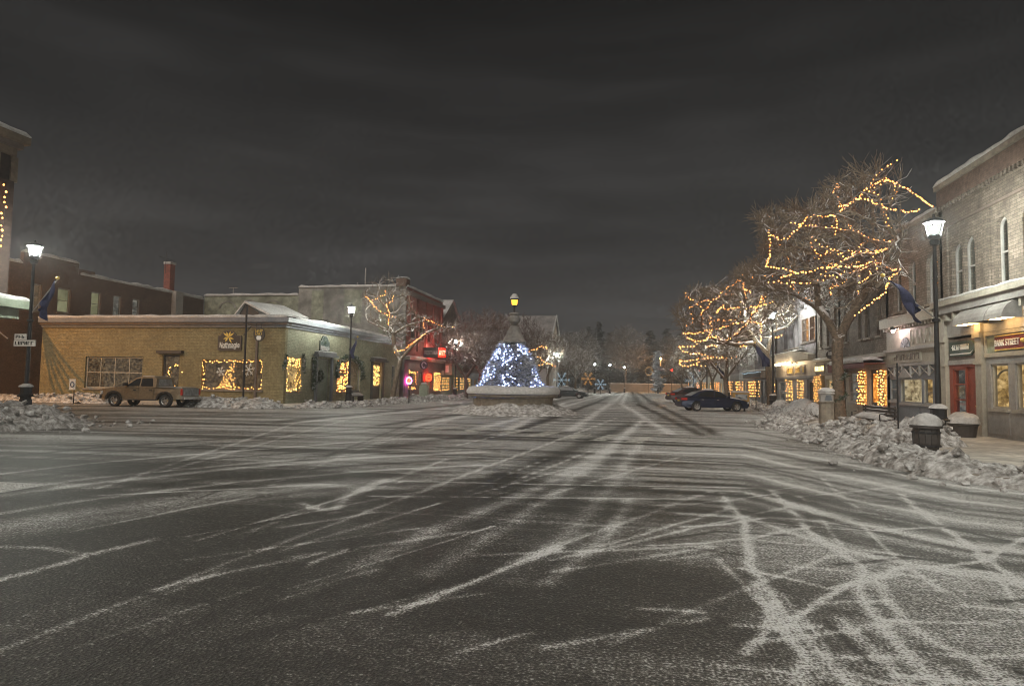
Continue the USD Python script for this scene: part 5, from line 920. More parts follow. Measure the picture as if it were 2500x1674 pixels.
# signs on the left lamp
FLs = Face('y', fl[1] - .14, -1); t = thing('street_sign', 'pair of pale street sign boards on the left lamp post', 'street sign', tuple(at_y(63, 835, fl[1] - .14)))
for (xa, ya, xb, yb, n_) in ((38, 815, 66, 829, 3), (36, 830, 88, 845, 6)):
    r = FLs.rect(xa, ya, xb, yb); part(t, 'board', FLs.box(*r, .0, .04), WHITEPAINT); part(t, 'lettering', FLs.marks(r[0] + .05, r[1] - .05, r[2] + .05, r[3] - .05, .041, n_, n_), BLACK)

# ================================================================ trees
def grow(attr, seeds, step=.32, kill=.5, infl=2.6, iters=70, grav=0.0, seed=0):
    """Space colonisation: limbs reach for points spread through the crown. seeds: list of polylines in a tree (parent chains)."""
    rng = np.random.default_rng(seed); P, par = [], []
    for chain, root in seeds:
        q = resample(chain, step)
        for i, p in enumerate(q):
            if i == 0 and root is not None:
                par.append(int(np.argmin([np.linalg.norm(np.array(x) - p) for x in P])))
            else: par.append(len(P) - 1 if i else -1)
            P.append(p)
    A = np.array(attr); alive = np.ones(len(A), bool)
    for it in range(iters):
        T = cKDTree(np.array(P)); d, i = T.query(A[alive]); ok = d < infl
        if not ok.any(): break
        a = A[alive][ok]; i = i[ok]; dirs = a - np.array(P)[i]; dirs /= np.linalg.norm(dirs, axis=1, keepdims=True) + 1e-9
        acc = np.zeros((len(P), 3)); np.add.at(acc, i, dirs); act = np.unique(i); new = acc[act]; new = new / (np.linalg.norm(new, axis=1, keepdims=True) + 1e-9) + rng.normal(0, .22, (len(act), 3)) + (0, 0, grav)
        new /= np.linalg.norm(new, axis=1, keepdims=True); pts_ = np.array(P)[act] + new * step
        dn, _ = T.query(pts_); keep = dn > step * .35
        P += list(pts_[keep]); par += list(act[keep])
        if not keep.any(): break
        T = cKDTree(np.array(P)); d, _ = T.query(A); alive &= d > kill
        if not alive.any(): break
    return np.array(P), np.array(par)
def twig_out(P, par, n, length, seed, up=.35):
    rng = np.random.default_rng(seed); kids = np.bincount(par[par >= 0], minlength=len(P)); tips = np.where(kids <= 1)[0]; tips = tips[P[tips, 2] > np.percentile(P[:, 2], 12)]
    src = rng.choice(tips, n); dirn = P[src] - P[np.maximum(par[src], 0)]; dirn = dirn / (np.linalg.norm(dirn, axis=1, keepdims=True) + 1e-6)
    L = length * (.5 + rng.random((n, 1))); d1 = dirn + rng.normal(0, .55, (n, 3)) + (0, 0, up); d1 /= np.linalg.norm(d1, axis=1, keepdims=True); m_ = P[src] + d1 * L * .5; d2 = d1 + rng.normal(0, .35, (n, 3)) + (0, 0, up); d2 /= np.linalg.norm(d2, axis=1, keepdims=True)
    N = len(P); return np.vstack([P, m_, m_ + d2 * L * .5]), np.concatenate([par, src, N + np.arange(n)])
def radii(par, tip=.012, ex=2.35, cap=.4):
    n = len(par); s = np.zeros(n); kids = np.bincount(par[par >= 0], minlength=n); s[kids == 0] = tip ** ex
    order = np.argsort(-depth_of(par))
    for i in order:
        if par[i] >= 0: s[par[i]] += s[i]
    return np.minimum(s ** (1 / ex), cap)
def depth_of(par):
    d = np.zeros(len(par), int); known = par < 0
    for _ in range(2000):
        todo = ~known & known[np.maximum(par, 0)]
        if not todo.any(): break
        d[todo] = d[par[todo]] + 1; known |= todo
    return d
def limbs(P, par, r, sel, n):
    i = np.where(sel & (par >= 0))[0]; a, b = P[par[i]], P[i]; ra, rb = np.minimum(r[par[i]], r[i] * 1.6), r[i]; t = b - a; t /= np.linalg.norm(t, axis=1, keepdims=True) + 1e-9
    h = np.where(np.abs(t[:, 2:3]) > .9, [[1.0, 0, 0]], [[0, 0, 1.0]]); u = np.cross(t, h); u /= np.linalg.norm(u, axis=1, keepdims=True); v = np.cross(t, u); th = np.arange(n) * 2 * math.pi / n
    ring = np.cos(th)[None, :, None] * u[:, None] + np.sin(th)[None, :, None] * v[:, None]
    V = np.concatenate([a[:, None] + ring * ra[:, None, None], (b + t * rb[:, None] * .3)[:, None] + ring * rb[:, None, None]], 1).reshape(-1, 3); k = np.arange(n); q = np.stack([k, (k + 1) % n, n + (k + 1) % n, n + k], -1)
    return V, (q[None] + 2 * n * np.arange(len(i))[:, None, None]).reshape(-1, 4)
def chains(P, par, r, sel, n):
    kids = [[] for _ in P]
    for i in np.where(sel & (par >= 0))[0]: kids[par[i]].append(i)
    mb = MB(); starts = [(int(par[i]), int(i)) for i in np.where(sel & (par >= 0))[0] if not sel[par[i]] or par[par[i]] < 0]
    seen = set()
    while starts:
        a, b = starts.pop(); ch = [a, b]; seen.add(b)
        while kids[ch[-1]]:
            ks = sorted(kids[ch[-1]], key=lambda k: -r[k]); starts += [(ch[-1], k) for k in ks[1:]]; ch.append(ks[0])
        q = [0] + [k for k in range(1, len(ch)) if np.linalg.norm(P[ch[k]] - P[ch[k - 1]]) > 1e-4]; ch = [ch[k] for k in q]
        if len(ch) < 2: continue
        rr = r[ch].copy(); rr[0] = min(rr[0], rr[1] * 1.25) if par[ch[0]] >= 0 else rr[0]
        mb.tube(P[ch], rr, n)
    return mb.mesh()
def build_tree(name, label, P, par, m, trunk_r, loc, tip=.012, group=None, cat='tree', cut=.045, cap=.4, ex=2.35):
    r = radii(par, tip, ex, cap); r = r * min(1.0, trunk_r / r[0]) if r[0] > trunk_r else r; r[0] *= 1.35; r[1] *= 1.12
    t = thing(name, label, cat, tuple(loc), group=group)
    part(t, 'trunk', chains(P, par, r, r > trunk_r * .52, 9), m, smooth=60); part(t, 'limbs', chains(P, par, r, (r <= trunk_r * .52) & (r > cut), 6), m, smooth=60); part(t, 'twigs', limbs(P, par, np.maximum(r, tip), r <= cut, 3), m, kind='stuff')
    return t
def crown_points(hull_px, box, n, seed, shape=None):
    poly = Polygon(hull_px).buffer(0); shapely.prepare(poly); rng = np.random.default_rng(seed); out = []
    while sum(map(len, out)) < n:
        q = rng.uniform([box[0], box[2], box[4]], [box[1], box[3], box[5]], (6 * n, 3)); xy = proj(q); ok = shapely.contains_xy(poly, xy[:, 0], xy[:, 1])
        if shape is not None: ok &= shape(q)
        out.append(q[ok]); 
        if len(out) > 60: break
    return np.vstack(out)[:n]

# the big right tree
H1 = [(1831, 528), (1871, 512), (1929, 505), (1981, 500), (2045, 436), (2100, 418), (2140, 410), (2211, 408), (2240, 441), (2277, 500), (2241, 530), (2222, 557), (2244, 622), (2205, 655), (2196, 690), (2156, 722), (2091, 772), (2062, 800), (2030, 780), (2003, 747), (1926, 732), (1874, 726), (1804, 690), (1800, 655), (1850, 640), (1853, 564)]
B1 = at_z(2052, 1030); y_ = B1[1]
V1 = lambda px, py, dy=0.0: at_y(px, py, y_ + dy)
att = crown_points(H1, (4.6, 11.75, y_ - 7.5, y_ + 6.5, 4.8, 13.6), 3000, 5, lambda q: ((q[:, 0] - 8.6) / 4.4) ** 2 + ((q[:, 1] - y_ + .5) / 7.6) ** 2 < 1.0)
seeds = [([B1 + (0, 0, -.1), V1(2046, 930), V1(2043, 870), V1(2046, 828)], None), ([V1(2046, 828), V1(2018, 775, .2), V1(1998, 752, .6), V1(1950, 722, 1.6)], 1), ([V1(2046, 828), V1(2075, 770, -.3), V1(2110, 715, -1.0), V1(2165, 672, -2.4)], 1), ([V1(1998, 752, .6), V1(1995, 700, .2), V1(1960, 640, -.4)], 1), ([V1(2098, 735, -.7), V1(2095, 660, .4), V1(2110, 590, .6)], 1), ([V1(2110, 715, -1.0), V1(2150, 640, -3.2), V1(2190, 580, -4.6)], 1)]
P, par = grow(att, seeds, .34, .55, 3.0, 75, .04, 5); P, par = twig_out(P, par, 5200, .62, 6, .3)
build_tree('street_tree', 'biggest bare street tree, by the maroon awning, hung with orange lights', P, par, BARK, .27, B1, .0115)
INNER = {}
def limb_paths(P, par, n, seed, up=.07):
    r = random.Random(seed); d = depth_of(par); tips = [i for i in range(len(P)) if d[i] > np.percentile(d, 70)]; out = []
    for _ in range(n):
        i = r.choice(tips); q = []
        while par[i] >= 0 and d[i] > 9: q.append(P[i] + (0, -.06, up)); i = par[i]
        if len(q) > 4: out.append(np.array(q))
    return out
INNER[1] = limb_paths(P, par, 13, 3)
# the second right tree
H2 = [(1797, 649), (1779, 683), (1740, 690), (1693, 701), (1669, 726), (1635, 763), (1648, 793), (1662, 830), (1690, 850), (1720, 868), (1790, 862), (1830, 840), (1850, 820), (1872, 802), (1900, 790), (1925, 792), (1960, 758), (1970, 735), (1930, 715), (1874, 690), (1840, 655)]
B2 = at_z(1882, 1003); y_ = B2[1] + 1.0; B2 = np.array([at_y(1882, 1000, y_)[0], y_, 0.05])
att = crown_points(H2, (2.5, 11.7, y_ - 8, y_ + 6, 4.3, 13), 2400, 15, lambda q: ((q[:, 0] - 7.4) / 5.2) ** 2 + ((q[:, 1] - y_ + 1) / 7.5) ** 2 < 1.0)
seeds = [([B2 + (0, 0, -.1), V1(1881, 944), V1(1878, 900), V1(1866, 858)], None), ([V1(1866, 858), V1(1842, 836, -.4), V1(1822, 800, -1.2), V1(1790, 770, -1.8)], 1), ([V1(1872, 875), V1(1884, 810, .2), V1(1922, 797, .4), V1(1956, 762, .6)], 1), ([V1(1842, 836, -.4), V1(1800, 842, -2.0), V1(1750, 830, -3.0)], 1), ([V1(1822, 800, -1.2), V1(1812, 740, 0), V1(1800, 700, .6)], 1)]
P, par = grow(att, seeds, .36, .6, 3.2, 70, .03, 8); P, par = twig_out(P, par, 4000, .6, 9, .2)
build_tree('street_tree', 'second bare right street tree, leaning over the street with pale snowy limbs', P, par, BARK, .27, B2, .013)
INNER[2] = limb_paths(P, par, 11, 4)
# third right tree and copies further on
rng3 = np.random.default_rng(33); q = rng3.normal(0, 1, (2600, 3)); q /= np.linalg.norm(q, axis=1, keepdims=True); q = q * rng3.random((2600, 1)) ** .4 * (3.4, 3.6, 2.6) + (0, 0, 5.4)
seeds = [([np.array([0, 0, -.1]), np.array([.1, 0, 1.2]), np.array([0, .1, 2.3])], None), ([np.array([0, .1, 2.3]), np.array([-.9, .2, 3.4]), np.array([-1.7, .4, 4.4])], 1), ([np.array([0, .1, 2.3]), np.array([.8, -.2, 3.5]), np.array([1.6, -.2, 4.6])], 1), ([np.array([0, .1, 2.3]), np.array([.1, -.6, 3.8]), np.array([.1, -.9, 5.4])], 1)]
q = q[q[:, 2] > 2.9]
P3, par3 = grow(q, seeds, .34, .5, 2.6, 60, .05, 12); P3, par3 = twig_out(P3, par3, 2200, .55, 14, .25)
q = ground_on_x(1771, 9.2); L3 = np.array([q[0], q[1], .1])
tree3 = build_tree('street_tree', 'third bare right street tree, forked low beside the gabled shop', P3 + L3, par3, BARK, .2, L3, .015)
for k, (px_, X_, rz, s_, lb) in enumerate(((1741, 9.3, 70, .95, 'fourth bare tree along the right kerb above the parked cars'), (1712, 9.3, 150, .95, 'fifth bare tree along the right kerb near the distant snowflake light'), (1684, 9.4, 230, 1.0, 'sixth bare right tree where the orange light strings end'), (1664, 9.2, 20, .9, 'furthest bare tree on the right kerb'))):
    g_ = ground_on_x(px_, X_); copy_of(tree3, lb, (*g_, .1), rz, s_)
for k, (X_, Y_, rz, s_, lb) in enumerate(((-12.6, 88, 40, 1.12, 'snowy bare tree right of the fountain before the distant snowflake light'), (-13.2, 106, 120, 1.2, 'bare tree on the left kerb behind the snowy one right of the fountain'), (-10.2, 124, 200, 1.1, 'bare tree on the left of the street among the distant lamps'), (-13.4, 140, 290, 1.25, 'bare tree deep on the left of the street'))):
    copy_of(tree3, lb, (X_, Y_, .1), rz, s_)
# the leaning tree with strings on the left
HL = [(886, 712), (905, 690), (930, 672), (975, 676), (1000, 700), (1010, 740), (1000, 770), (1040, 765), (1090, 778), (1125, 790), (1118, 815), (1060, 832), (1005, 850), (975, 862), (950, 830), (900, 790), (880, 750)]
BL = np.array([*at_x(957, 960, -19.0)[:2], .1]); y_ = BL[1]
att = crown_points(HL, (-24, -12, y_ - 3.2, y_ + 3.2, 3.4, 11.2), 620, 25)
att = att[~((att[:, 0] < -21.5) & (att[:, 2] < 6.2))]
seeds = [([BL + (0, 0, -.1), V1(966, 930), V1(978, 878)], None), ([V1(978, 878), V1(963, 850, .1), V1(960, 812, .1), V1(945, 790, .3)], 1), ([V1(978, 878), V1(1012, 838, -.2), V1(1045, 810, -.3), V1(1075, 800, -.4), V1(1112, 797, -.5)], 1), ([V1(962, 815, .1), V1(992, 795, -.2), V1(1030, 784, -.3)], 1), ([V1(960, 812, .1), V1(935, 800, .2), V1(900, 785, .4)], 1), ([V1(945, 790, .3), V1(950, 760, .2), V1(930, 735, .1)], 1)]
P, par = grow(att, seeds, .32, .6, 2.6, 40, .04, 21); P, par = twig_out(P, par, 700, .5, 22, .25)
build_tree('street_tree', 'leaning bare tree on the left kerb with a zigzag of warm lights', P, par, BARK, .2, BL, .014)
# red brown trees left of the fountain
qR = rng3.normal(0, 1, (2300, 3)); qR /= np.linalg.norm(qR, axis=1, keepdims=True); qR = qR * rng3.random((2300, 1)) ** .4 * (4.2, 3.4, 3.4) + (0, 0, 6.4)
PR, parR = grow(qR[qR[:, 2] > 3.2], [([np.array([0, 0, -.1]), np.array([-.1, 0, 1.6]), np.array([.1, 0, 2.6])], None), ([np.array([.1, 0, 2.6]), np.array([1.2, 0, 4.2]), np.array([2.4, .1, 5.6])], 1), ([np.array([.1, 0, 2.6]), np.array([-1.0, .2, 4.2]), np.array([-1.7, .2, 6.0])], 1)], .36, .5, 3.0, 60, .04, 31); PR, parR = twig_out(PR, parR, 2400, .6, 32, .3)
g_ = ground_on_x(1172, -16.6); LR = np.array([*g_, .1])
treeR = build_tree('street_tree', 'dense red brown bare tree between the restaurant and the fountain', PR + LR, parR, BARK_RED, .22, LR, .016)
for k, (px_, X_, rz, s_, lb) in enumerate(((1215, -16.4, 100, 1.05, 'dense red brown bare tree just behind the fountain'), (1138, -17.2, 200, .8, 'smaller red brown bare tree at the kerb beyond the restaurant'), (1262, -15.0, 310, 1.1, 'bare tree behind the fountain under the big pitched roof'))):
    g_ = ground_on_x(px_, X_); copy_of(treeR, lb, (*g_, .1), rz, s_)
# far trees
q = rng3.normal(0, 1, (2600, 3)); q /= np.linalg.norm(q, axis=1, keepdims=True); q = q * rng3.random((2600, 1)) ** .45 * (6.0, 5.0, 7.0) + (0, 0, 10.5)
PF, parF = grow(q, [([np.array([0, 0, -.1]), np.array([0, .1, 4.0])], None), ([np.array([0, .1, 4.0]), np.array([.3, 0, 9.0]), np.array([-.2, 0, 14])], 1)], .55, .75, 4.0, 60, .05, 41); PF, parF = twig_out(PF, parF, 1800, 1.1, 42, .2)
LF = np.array([at_y(1527, 905, 176)[0], 176, 0]); treeF = build_tree('far_tree', 'tall pale bare tree standing at the end of the street', PF + LF, parF, BARK_FAR, .3, LF, .035)
for k, (px_, Y_, rz, s_, lb) in enumerate(((1420, 150, 60, .82, 'brownish bare tree left of the dark pines'), (1385, 150, 130, .78, 'bare tree right of the big pitched roof'), (1640, 185, 200, .9, 'bare tree behind the right traffic light'), (1350, 165, 300, .85, 'bare tree far behind the big pitched roof'), (1690, 190, 20, .9, 'bare tree far behind the right street trees'))):
    copy_of(treeF, lb, (at_y(px_, 905, Y_)[0], Y_, 0), rz, s_)
def pine(label, loc, h, r, seed, n=5200, base=.12, m=NEEDLE_DARK, ragged=.5):
    rng = np.random.default_rng(seed); t = thing('pine_tree', label, 'pine tree', tuple(loc)); L = np.array(loc, float)
    part(t, 'trunk', MB().tube([L, L + (0, 0, h * .96)], [.28, .05], 7), BARK_FAR); nb = 46
    z = base + (1 - base) * (np.arange(nb) / nb) + rng.normal(0, .012, nb); az = rng.random(nb) * 6.283 ; ln = r * (1 - z) ** .72 * (1 - ragged / 2 + ragged * rng.random(nb)); k = rng.integers(0, nb, n); s = rng.random(n) ** .7
    dirn = np.stack([np.cos(az[k]), np.sin(az[k])], -1); side = np.stack([-dirn[:, 1], dirn[:, 0]], -1); w = (rng.random(n) - .5) * ln[k] * .55 * (1 - s * .5)
    c = np.c_[dirn * (s * ln[k])[:, None] + side * w[:, None], z[k] * h - .28 * s * ln[k] * s + rng.normal(0, .18, n)] + L
    a = rng.normal(0, 1, (n, 3)) * (.34, .34, .12); b = rng.normal(0, 1, (n, 3)) * (.34, .34, .14); V = np.stack([c - a, c + a * .6 + b, c + a - b], 1).reshape(-1, 3)
    part(t, 'crown', (V, np.arange(3 * n).reshape(-1, 3)), m); return t
for px_, Y_, pytop, r_, lb, sd in ((1462, 185, 786, 4.2, 'tallest dark pine left of centre at the street end', 1), (1436, 180, 800, 3.4, 'dark pine just left of the tallest one', 2), (1488, 190, 815, 3.2, 'narrower dark pine right of the tallest one', 3), (1588, 180, 806, 4.6, 'broad dark pine behind the wreath of lights', 4), (1628, 188, 802, 4.4, 'dark pine behind the far sodium lamp', 5), (1560, 195, 838, 3.4, 'small dark pine beside the tall bare tree', 6), (1660, 195, 815, 3.8, 'dark pine behind the right street trees', 7)):
    p_ = at_y(px_, 905, Y_); pine(lb, (p_[0], Y_, 0), at_y(px_, pytop, Y_)[2], r_, sd, 3600)
sp = pine('snow dusted spruce beside the red traffic light', (at_y(1607, 905, 150)[0], 150, 0), at_y(1607, 860, 150)[2], 2.0, 9, 1500, m=NEEDLE)
# the forest mass behind everything
rng = np.random.default_rng(77); n = 26000; x_ = rng.uniform(-120, 120, n); hh = 11 + 9 * meshkit.fbm(np.c_[x_ * .06, np.zeros(n), np.zeros(n)], 4, 2); c = np.c_[x_, 225 + rng.uniform(0, 16, n), hh * rng.random(n) ** .6 + rng.normal(0, .7, n)]; a = rng.normal(0, .8, (n, 3)); b = rng.normal(0, .8, (n, 3))
single('far_wood', (np.stack([c - a, c + a * .5 + b, c + a - b], 1).reshape(-1, 3), np.arange(3 * n).reshape(-1, 3)), NEEDLE_DARK, 'dark wood closing off the far end of the street', 'wood', kind='stuff')

# ---------------------------------------------------------------- light strings in the trees
def wob(pl, Y, amp, seed):
    out = []
    for k, (x, y) in enumerate(pl): out.append(at_y(x, y, Y + amp * math.sin(seed + k * .9)))
    return out
Z1 = lambda *p: [(1620 + x / 3.267, 380 + y / 3.267) for x, y in p]
Z5 = lambda *p: [(1640 + x / 4.9, 740 + y / 4.9) for x, y in p]
ZL = lambda *p: [(880 + x / 4.125, 640 + y / 4.125) for x, y in p]
Z6 = lambda *p: [(1080 + x / 4.611, 700 + y / 4.611) for x, y in p]
Y1, Y2 = B1[1] - 4.0, B2[1] - 4.5
for pl, lb in ((Z1((840, 615), (930, 675), (1000, 650), (1080, 575), (1130, 510), (1200, 475), (1290, 485), (1380, 470), (1440, 420), (1480, 370), (1560, 335), (1620, 265), (1690, 225), (1765, 180), (1840, 215), (1910, 250), (2010, 310), (2080, 360), (2140, 405)), 'long orange light string rising over the top of the biggest right tree'),
               (Z1((1410, 395), (1470, 400), (1560, 340), (1620, 345), (1690, 380), (1790, 425), (1870, 435), (1960, 455), (2040, 430)), 'orange light string sagging under the top of the biggest right tree'),
               (Z1((1385, 475), (1385, 550), (1375, 625)), 'short orange light string hanging straight down in the biggest right tree'),
               (Z1((840, 615), (845, 700), (850, 800), (820, 885), (900, 890), (1000, 910), (1050, 930)), 'orange light string dropping down the left edge of the biggest right tree'),
               (Z1((940, 970), (1050, 940), (1200, 920), (1260, 890), (1340, 885), (1430, 885), (1520, 890), (1600, 870), (1680, 850), (1760, 870), (1830, 915), (1890, 910)), 'orange light string running level through the middle of the biggest right tree'),
               (Z1((1860, 940), (1800, 975), (1800, 1010), (1770, 1050), (1770, 1090), (1700, 1140), (1600, 1215), (1530, 1270)), 'orange light string curling down to the right limb of the biggest right tree')):
    light_string([wob(pl, Y1, .9, len(pl))], lb, WARMBULB, .042, .16, jitter=.02)
for pls, lb in (((Z1((635, 950), (640, 1030), (650, 1130)), Z1((585, 1010), (640, 970), (740, 980), (870, 960)), Z1((640, 1060), (700, 1085))), 'orange light string hung at the top of the second right tree'),
                ((Z1((420, 1250), (450, 1215), (475, 1190), (490, 1225), (600, 1210)), Z1((660, 1215), (760, 1200), (870, 1170))), 'orange light string across the middle of the second right tree'),
                ((Z1((160, 1415), (250, 1420), (350, 1390), (480, 1370), (540, 1340), (640, 1325), (720, 1330), (780, 1340), (780, 1410)), Z1((780, 1440), (775, 1480))), 'orange light string arching over the lower limbs of the second right tree'),
                ((Z1((190, 1450), (260, 1480), (340, 1470), (385, 1400)), Z5((380, 440), (480, 400), (560, 400)), Z5((430, 520), (540, 510)), Z5((830, 520), (890, 515)), Z5((1240, 420), (1310, 390))), 'scattered orange light loops low in the second right tree')):
    light_string([wob(p, Y2, .8, 3) for p in pls], lb, WARMBULB, .042, .16, jitter=.03)
YT3 = L3[1] - 1.0
light_string([wob(p, YT3, .5, 2) for p in (Z5((95, 520), (150, 525), (250, 520), (300, 490)), Z5((95, 520), (130, 570), (220, 600), (330, 610), (470, 640)), Z5((95, 690), (200, 690), (330, 665), (480, 650), (570, 650), (650, 655)), Z5((95, 690), (95, 730), (140, 755), (240, 740), (330, 700)), Z5((300, 740), (400, 750)), Z5((720, 650), (770, 640)))], 'loops of orange lights at the far end of the right-hand trees', WARMBULB, .06, .26, jitter=.04)
light_string(INNER[1], 'orange lights wound along the inner limbs of the biggest right tree', WARMBULB, .032, .2, jitter=.04)
light_string(INNER[2], 'orange lights wound along the inner limbs of the second right tree', WARMBULB, .036, .22, jitter=.04)
YB = BL[1] - .3
for pls, lb in (((ZL((55, 345), (110, 395), (140, 450), (210, 505), (300, 540), (340, 550)), ZL((110, 395), (190, 350), (270, 315), (250, 290)), ZL((330, 345), (320, 385), (260, 430), (275, 480), (300, 540), (275, 600), (280, 620))), 'zigzag of warm lights in the top of the leaning left tree'),
                ((ZL((350, 915), (360, 890), (430, 885), (500, 830), (570, 780), (640, 720), (680, 700)),), 'warm lights running up the long limb of the leaning left tree'),
                ((ZL((640, 560), (640, 660)), ZL((670, 580), (740, 605), (800, 640), (880, 655), (950, 650))), 'warm lights hung at the right tip of the leaning left tree')):
    light_string([wob(p, YB, .25, 1) for p in pls], lb, WARMBULB, .042, .16, jitter=.03)
light_string([[at_y(x, y, 84) for x, y in p] for p in (Z6((990, 725), (1060, 700), (1130, 665), (1180, 690)), Z6((1080, 790), (1150, 850), (1270, 890)), Z6((1090, 880), (1160, 870)))], 'amber lights in the tree right of the fountain', WARMBULB, .06, .24, jitter=.05)

# distant decorations
def far_flake(px_, py_, Y_, s_, m, lb):
    F_ = Face('y', Y_, -1); c = at_y(px_, py_, Y_); mb = MB(); rng = np.random.default_rng(int(px_))
    for k in range(6):
        a = k * math.pi / 3; mb.beads([F_.map(c[0] + s_ * q * math.cos(a), c[2] + s_ * q * math.sin(a), .05) for q in np.linspace(.08, 1, 9)], .05)
        for q in (.45, .75):
            for sg in (-.7, .7): mb.beads([F_.map(c[0] + s_ * (q * math.cos(a) + w * math.cos(a + sg)), c[2] + s_ * (q * math.sin(a) + w * math.sin(a + sg)), .05) for w in (.12, .24)], .045)
    t = thing('snowflake_light', lb, 'decoration', tuple(c)); part(t, 'bulbs', mb, m, kind='stuff'); part(t, 'post', MB().tube([(c[0], Y_ + .06, 0), (c[0], Y_ + .06, c[2] + s_)], .05, 5), BLACK); return t
far_flake(1371, 927, 92, 1.15, ICEBULB, 'icy snowflake light on a post right of the fountain')
far_flake(1697, 929, 96, 1.4, ICEBULB, 'icy snowflake light on the right behind the parked cars')
far_flake(1436, 924, 126, 1.3, DIMGOLD, 'golden star light left of the three distant lamps')
far_flake(1466, 938, 120, 1.0, ICEBULB, 'small icy light low by the distant left snow bank')
c = at_y(1584, 906, 148); F_ = Face('y', 148, -1)
t = thing('lit_wreath', 'ring of golden lights standing before the far pines', 'wreath', tuple(c)); part(t, 'bulbs', MB().beads([F_.map(c[0] + .72 * math.cos(a), c[2] + .9 * math.sin(a), 0) for a in np.linspace(0, 6.28, 22)], .07), DIMGOLD, kind='stuff'); part(t, 'ring', MB().tube([F_.map(c[0] + .72 * math.cos(a), c[2] + .9 * math.sin(a), -.1) for a in np.linspace(0, 6.28, 20)], .1, 5, False), GARLAND); part(t, 'post', MB().tube([(c[0], 148.15, 0), (c[0], 148.15, c[2])], .06, 5), BLACK)
for px_, py_, Y_, lb in ((1612, 901, 150, 'left red traffic light under the far sodium lamp'), (1640, 903, 152, 'right red traffic light beside the street trees')):
    c = at_y(px_, py_, Y_); t = thing('traffic_light', lb, 'traffic light', (c[0], Y_, 0), group=None); part(t, 'post', MB().tube([(c[0], Y_ + .2, 0), (c[0], Y_ + .2, c[2] + .5)], .07, 6), BLACK); hd = part(t, 'housing', MB().box(c[0] - .22, c[0] + .22, Y_, Y_ + .3, c[2] - .85, c[2] + .35), BLACK)
    part(hd, 'red_lens', MB().ball((c[0], Y_ - .02, c[2]), .2), NEON); part(hd, 'amber_lens', MB().ball((c[0], Y_ + .05, c[2] - .3), .12), SHADE); part(hd, 'green_lens', MB().ball((c[0], Y_ + .02, c[2] - .62), .13), glow('teal_lens', (.15, .8, .7), .5))

# ================================================================ fountain
FX, FY = -6.62, 37.0; FL0 = np.array([FX, FY, 0.0])
ft = thing('fountain', 'stone fountain basin with a bell capped column and a glowing lantern', 'fountain', (FX, FY, 0)); C = (FX, FY, 0)
n = 40
part(ft, 'basin', MB().lathe([(2.15, .0), (2.22, .12), (2.25, .3), (2.28, .78), (2.3, .9), (2.1, .92), (2.05, .5), (0, .45)], n, C), STONE, smooth=35)
rim = part(ft, 'rim', MB().lathe([(2.3, .905), (2.52, .94), (2.58, 1.02), (2.54, 1.1), (2.1, 1.12), (2.06, .93)], n, C), STONE, smooth=35)
th = np.linspace(0, 2 * math.pi, 73)[:-1]; mb = MB(); prof = [(2.60, 0), (2.66, .16), (2.52, .36), (2.28, .44), (2.06, .36), (1.98, 0)]; rows = []
for r_, h_ in prof:
    hz = meshkit.fbm(np.stack([np.cos(th) * 1.7, np.sin(th) * 1.7, np.full(72, r_ * 2)], -1), 3, 4); rows.append(np.stack([FX + (r_ + .05 * hz) * np.cos(th), FY + (r_ + .05 * hz) * np.sin(th), 1.105 + h_ * (.45 + 1.0 * hz)], -1))
nn = 72; q = [[i * nn + j, i * nn + (j + 1) % nn, (i + 1) * nn + (j + 1) % nn, (i + 1) * nn + j] for i in range(len(prof) - 1) for j in range(nn)]
part(ft, 'rim_snow', MB().add(np.vstack(rows), q), CLEAN_SNOW, smooth=True)
part(ft, 'column', MB().lathe([(.42, .45), (.45, .6), (.3, .8), (.24, 2.0), (.22, 3.6), (.34, 3.9), (.34, 4.0), (0, 4.0)], 16, C), STONE, smooth=35)
part(ft, 'bell_cap', MB().lathe([(0, 4.001), (.70, 4.0), (.72, 4.08), (.60, 4.25), (.46, 4.5), (.33, 4.8), (.22, 4.98), (0, 5.0)], 20, C), FROSTSTONE, smooth=35)
part(ft, 'urn', MB().lathe([(.12, 5.001), (.15, 5.05), (.34, 5.25), (.36, 5.45), (.22, 5.6), (.30, 5.68), (.30, 5.74), (.1, 5.78), (0, 5.78)], 14, C), FROSTSTONE, smooth=35)
part(ft, 'stem', MB().lathe([(.06, 5.781), (.06, 6.1), (.11, 6.13), (0, 6.14)], 8, C), BLACK)
ln = part(ft, 'lantern', MB().lathe([(.12, 6.141), (.2, 6.16), (.2, 6.18), (0, 6.18)], 6, C), BLACK)
part(ln, 'glass', MB().lathe([(.14, 6.181), (.2, 6.5), (0, 6.5)], 6, C), glow('amber_lantern_glass', (1.0, .27, .03), 1.6)); part(ln, 'roof', MB().lathe([(.27, 6.501), (.25, 6.56), (.1, 6.72), (.03, 6.8), (0, 6.8)], 8, C), BLACK); part(ln, 'snow_cap', MB().lathe([(.28, 6.562), (.24, 6.68), (.12, 6.84), (.02, 6.87), (0, 6.87)], 8, C), CLEAN_SNOW, smooth=True)
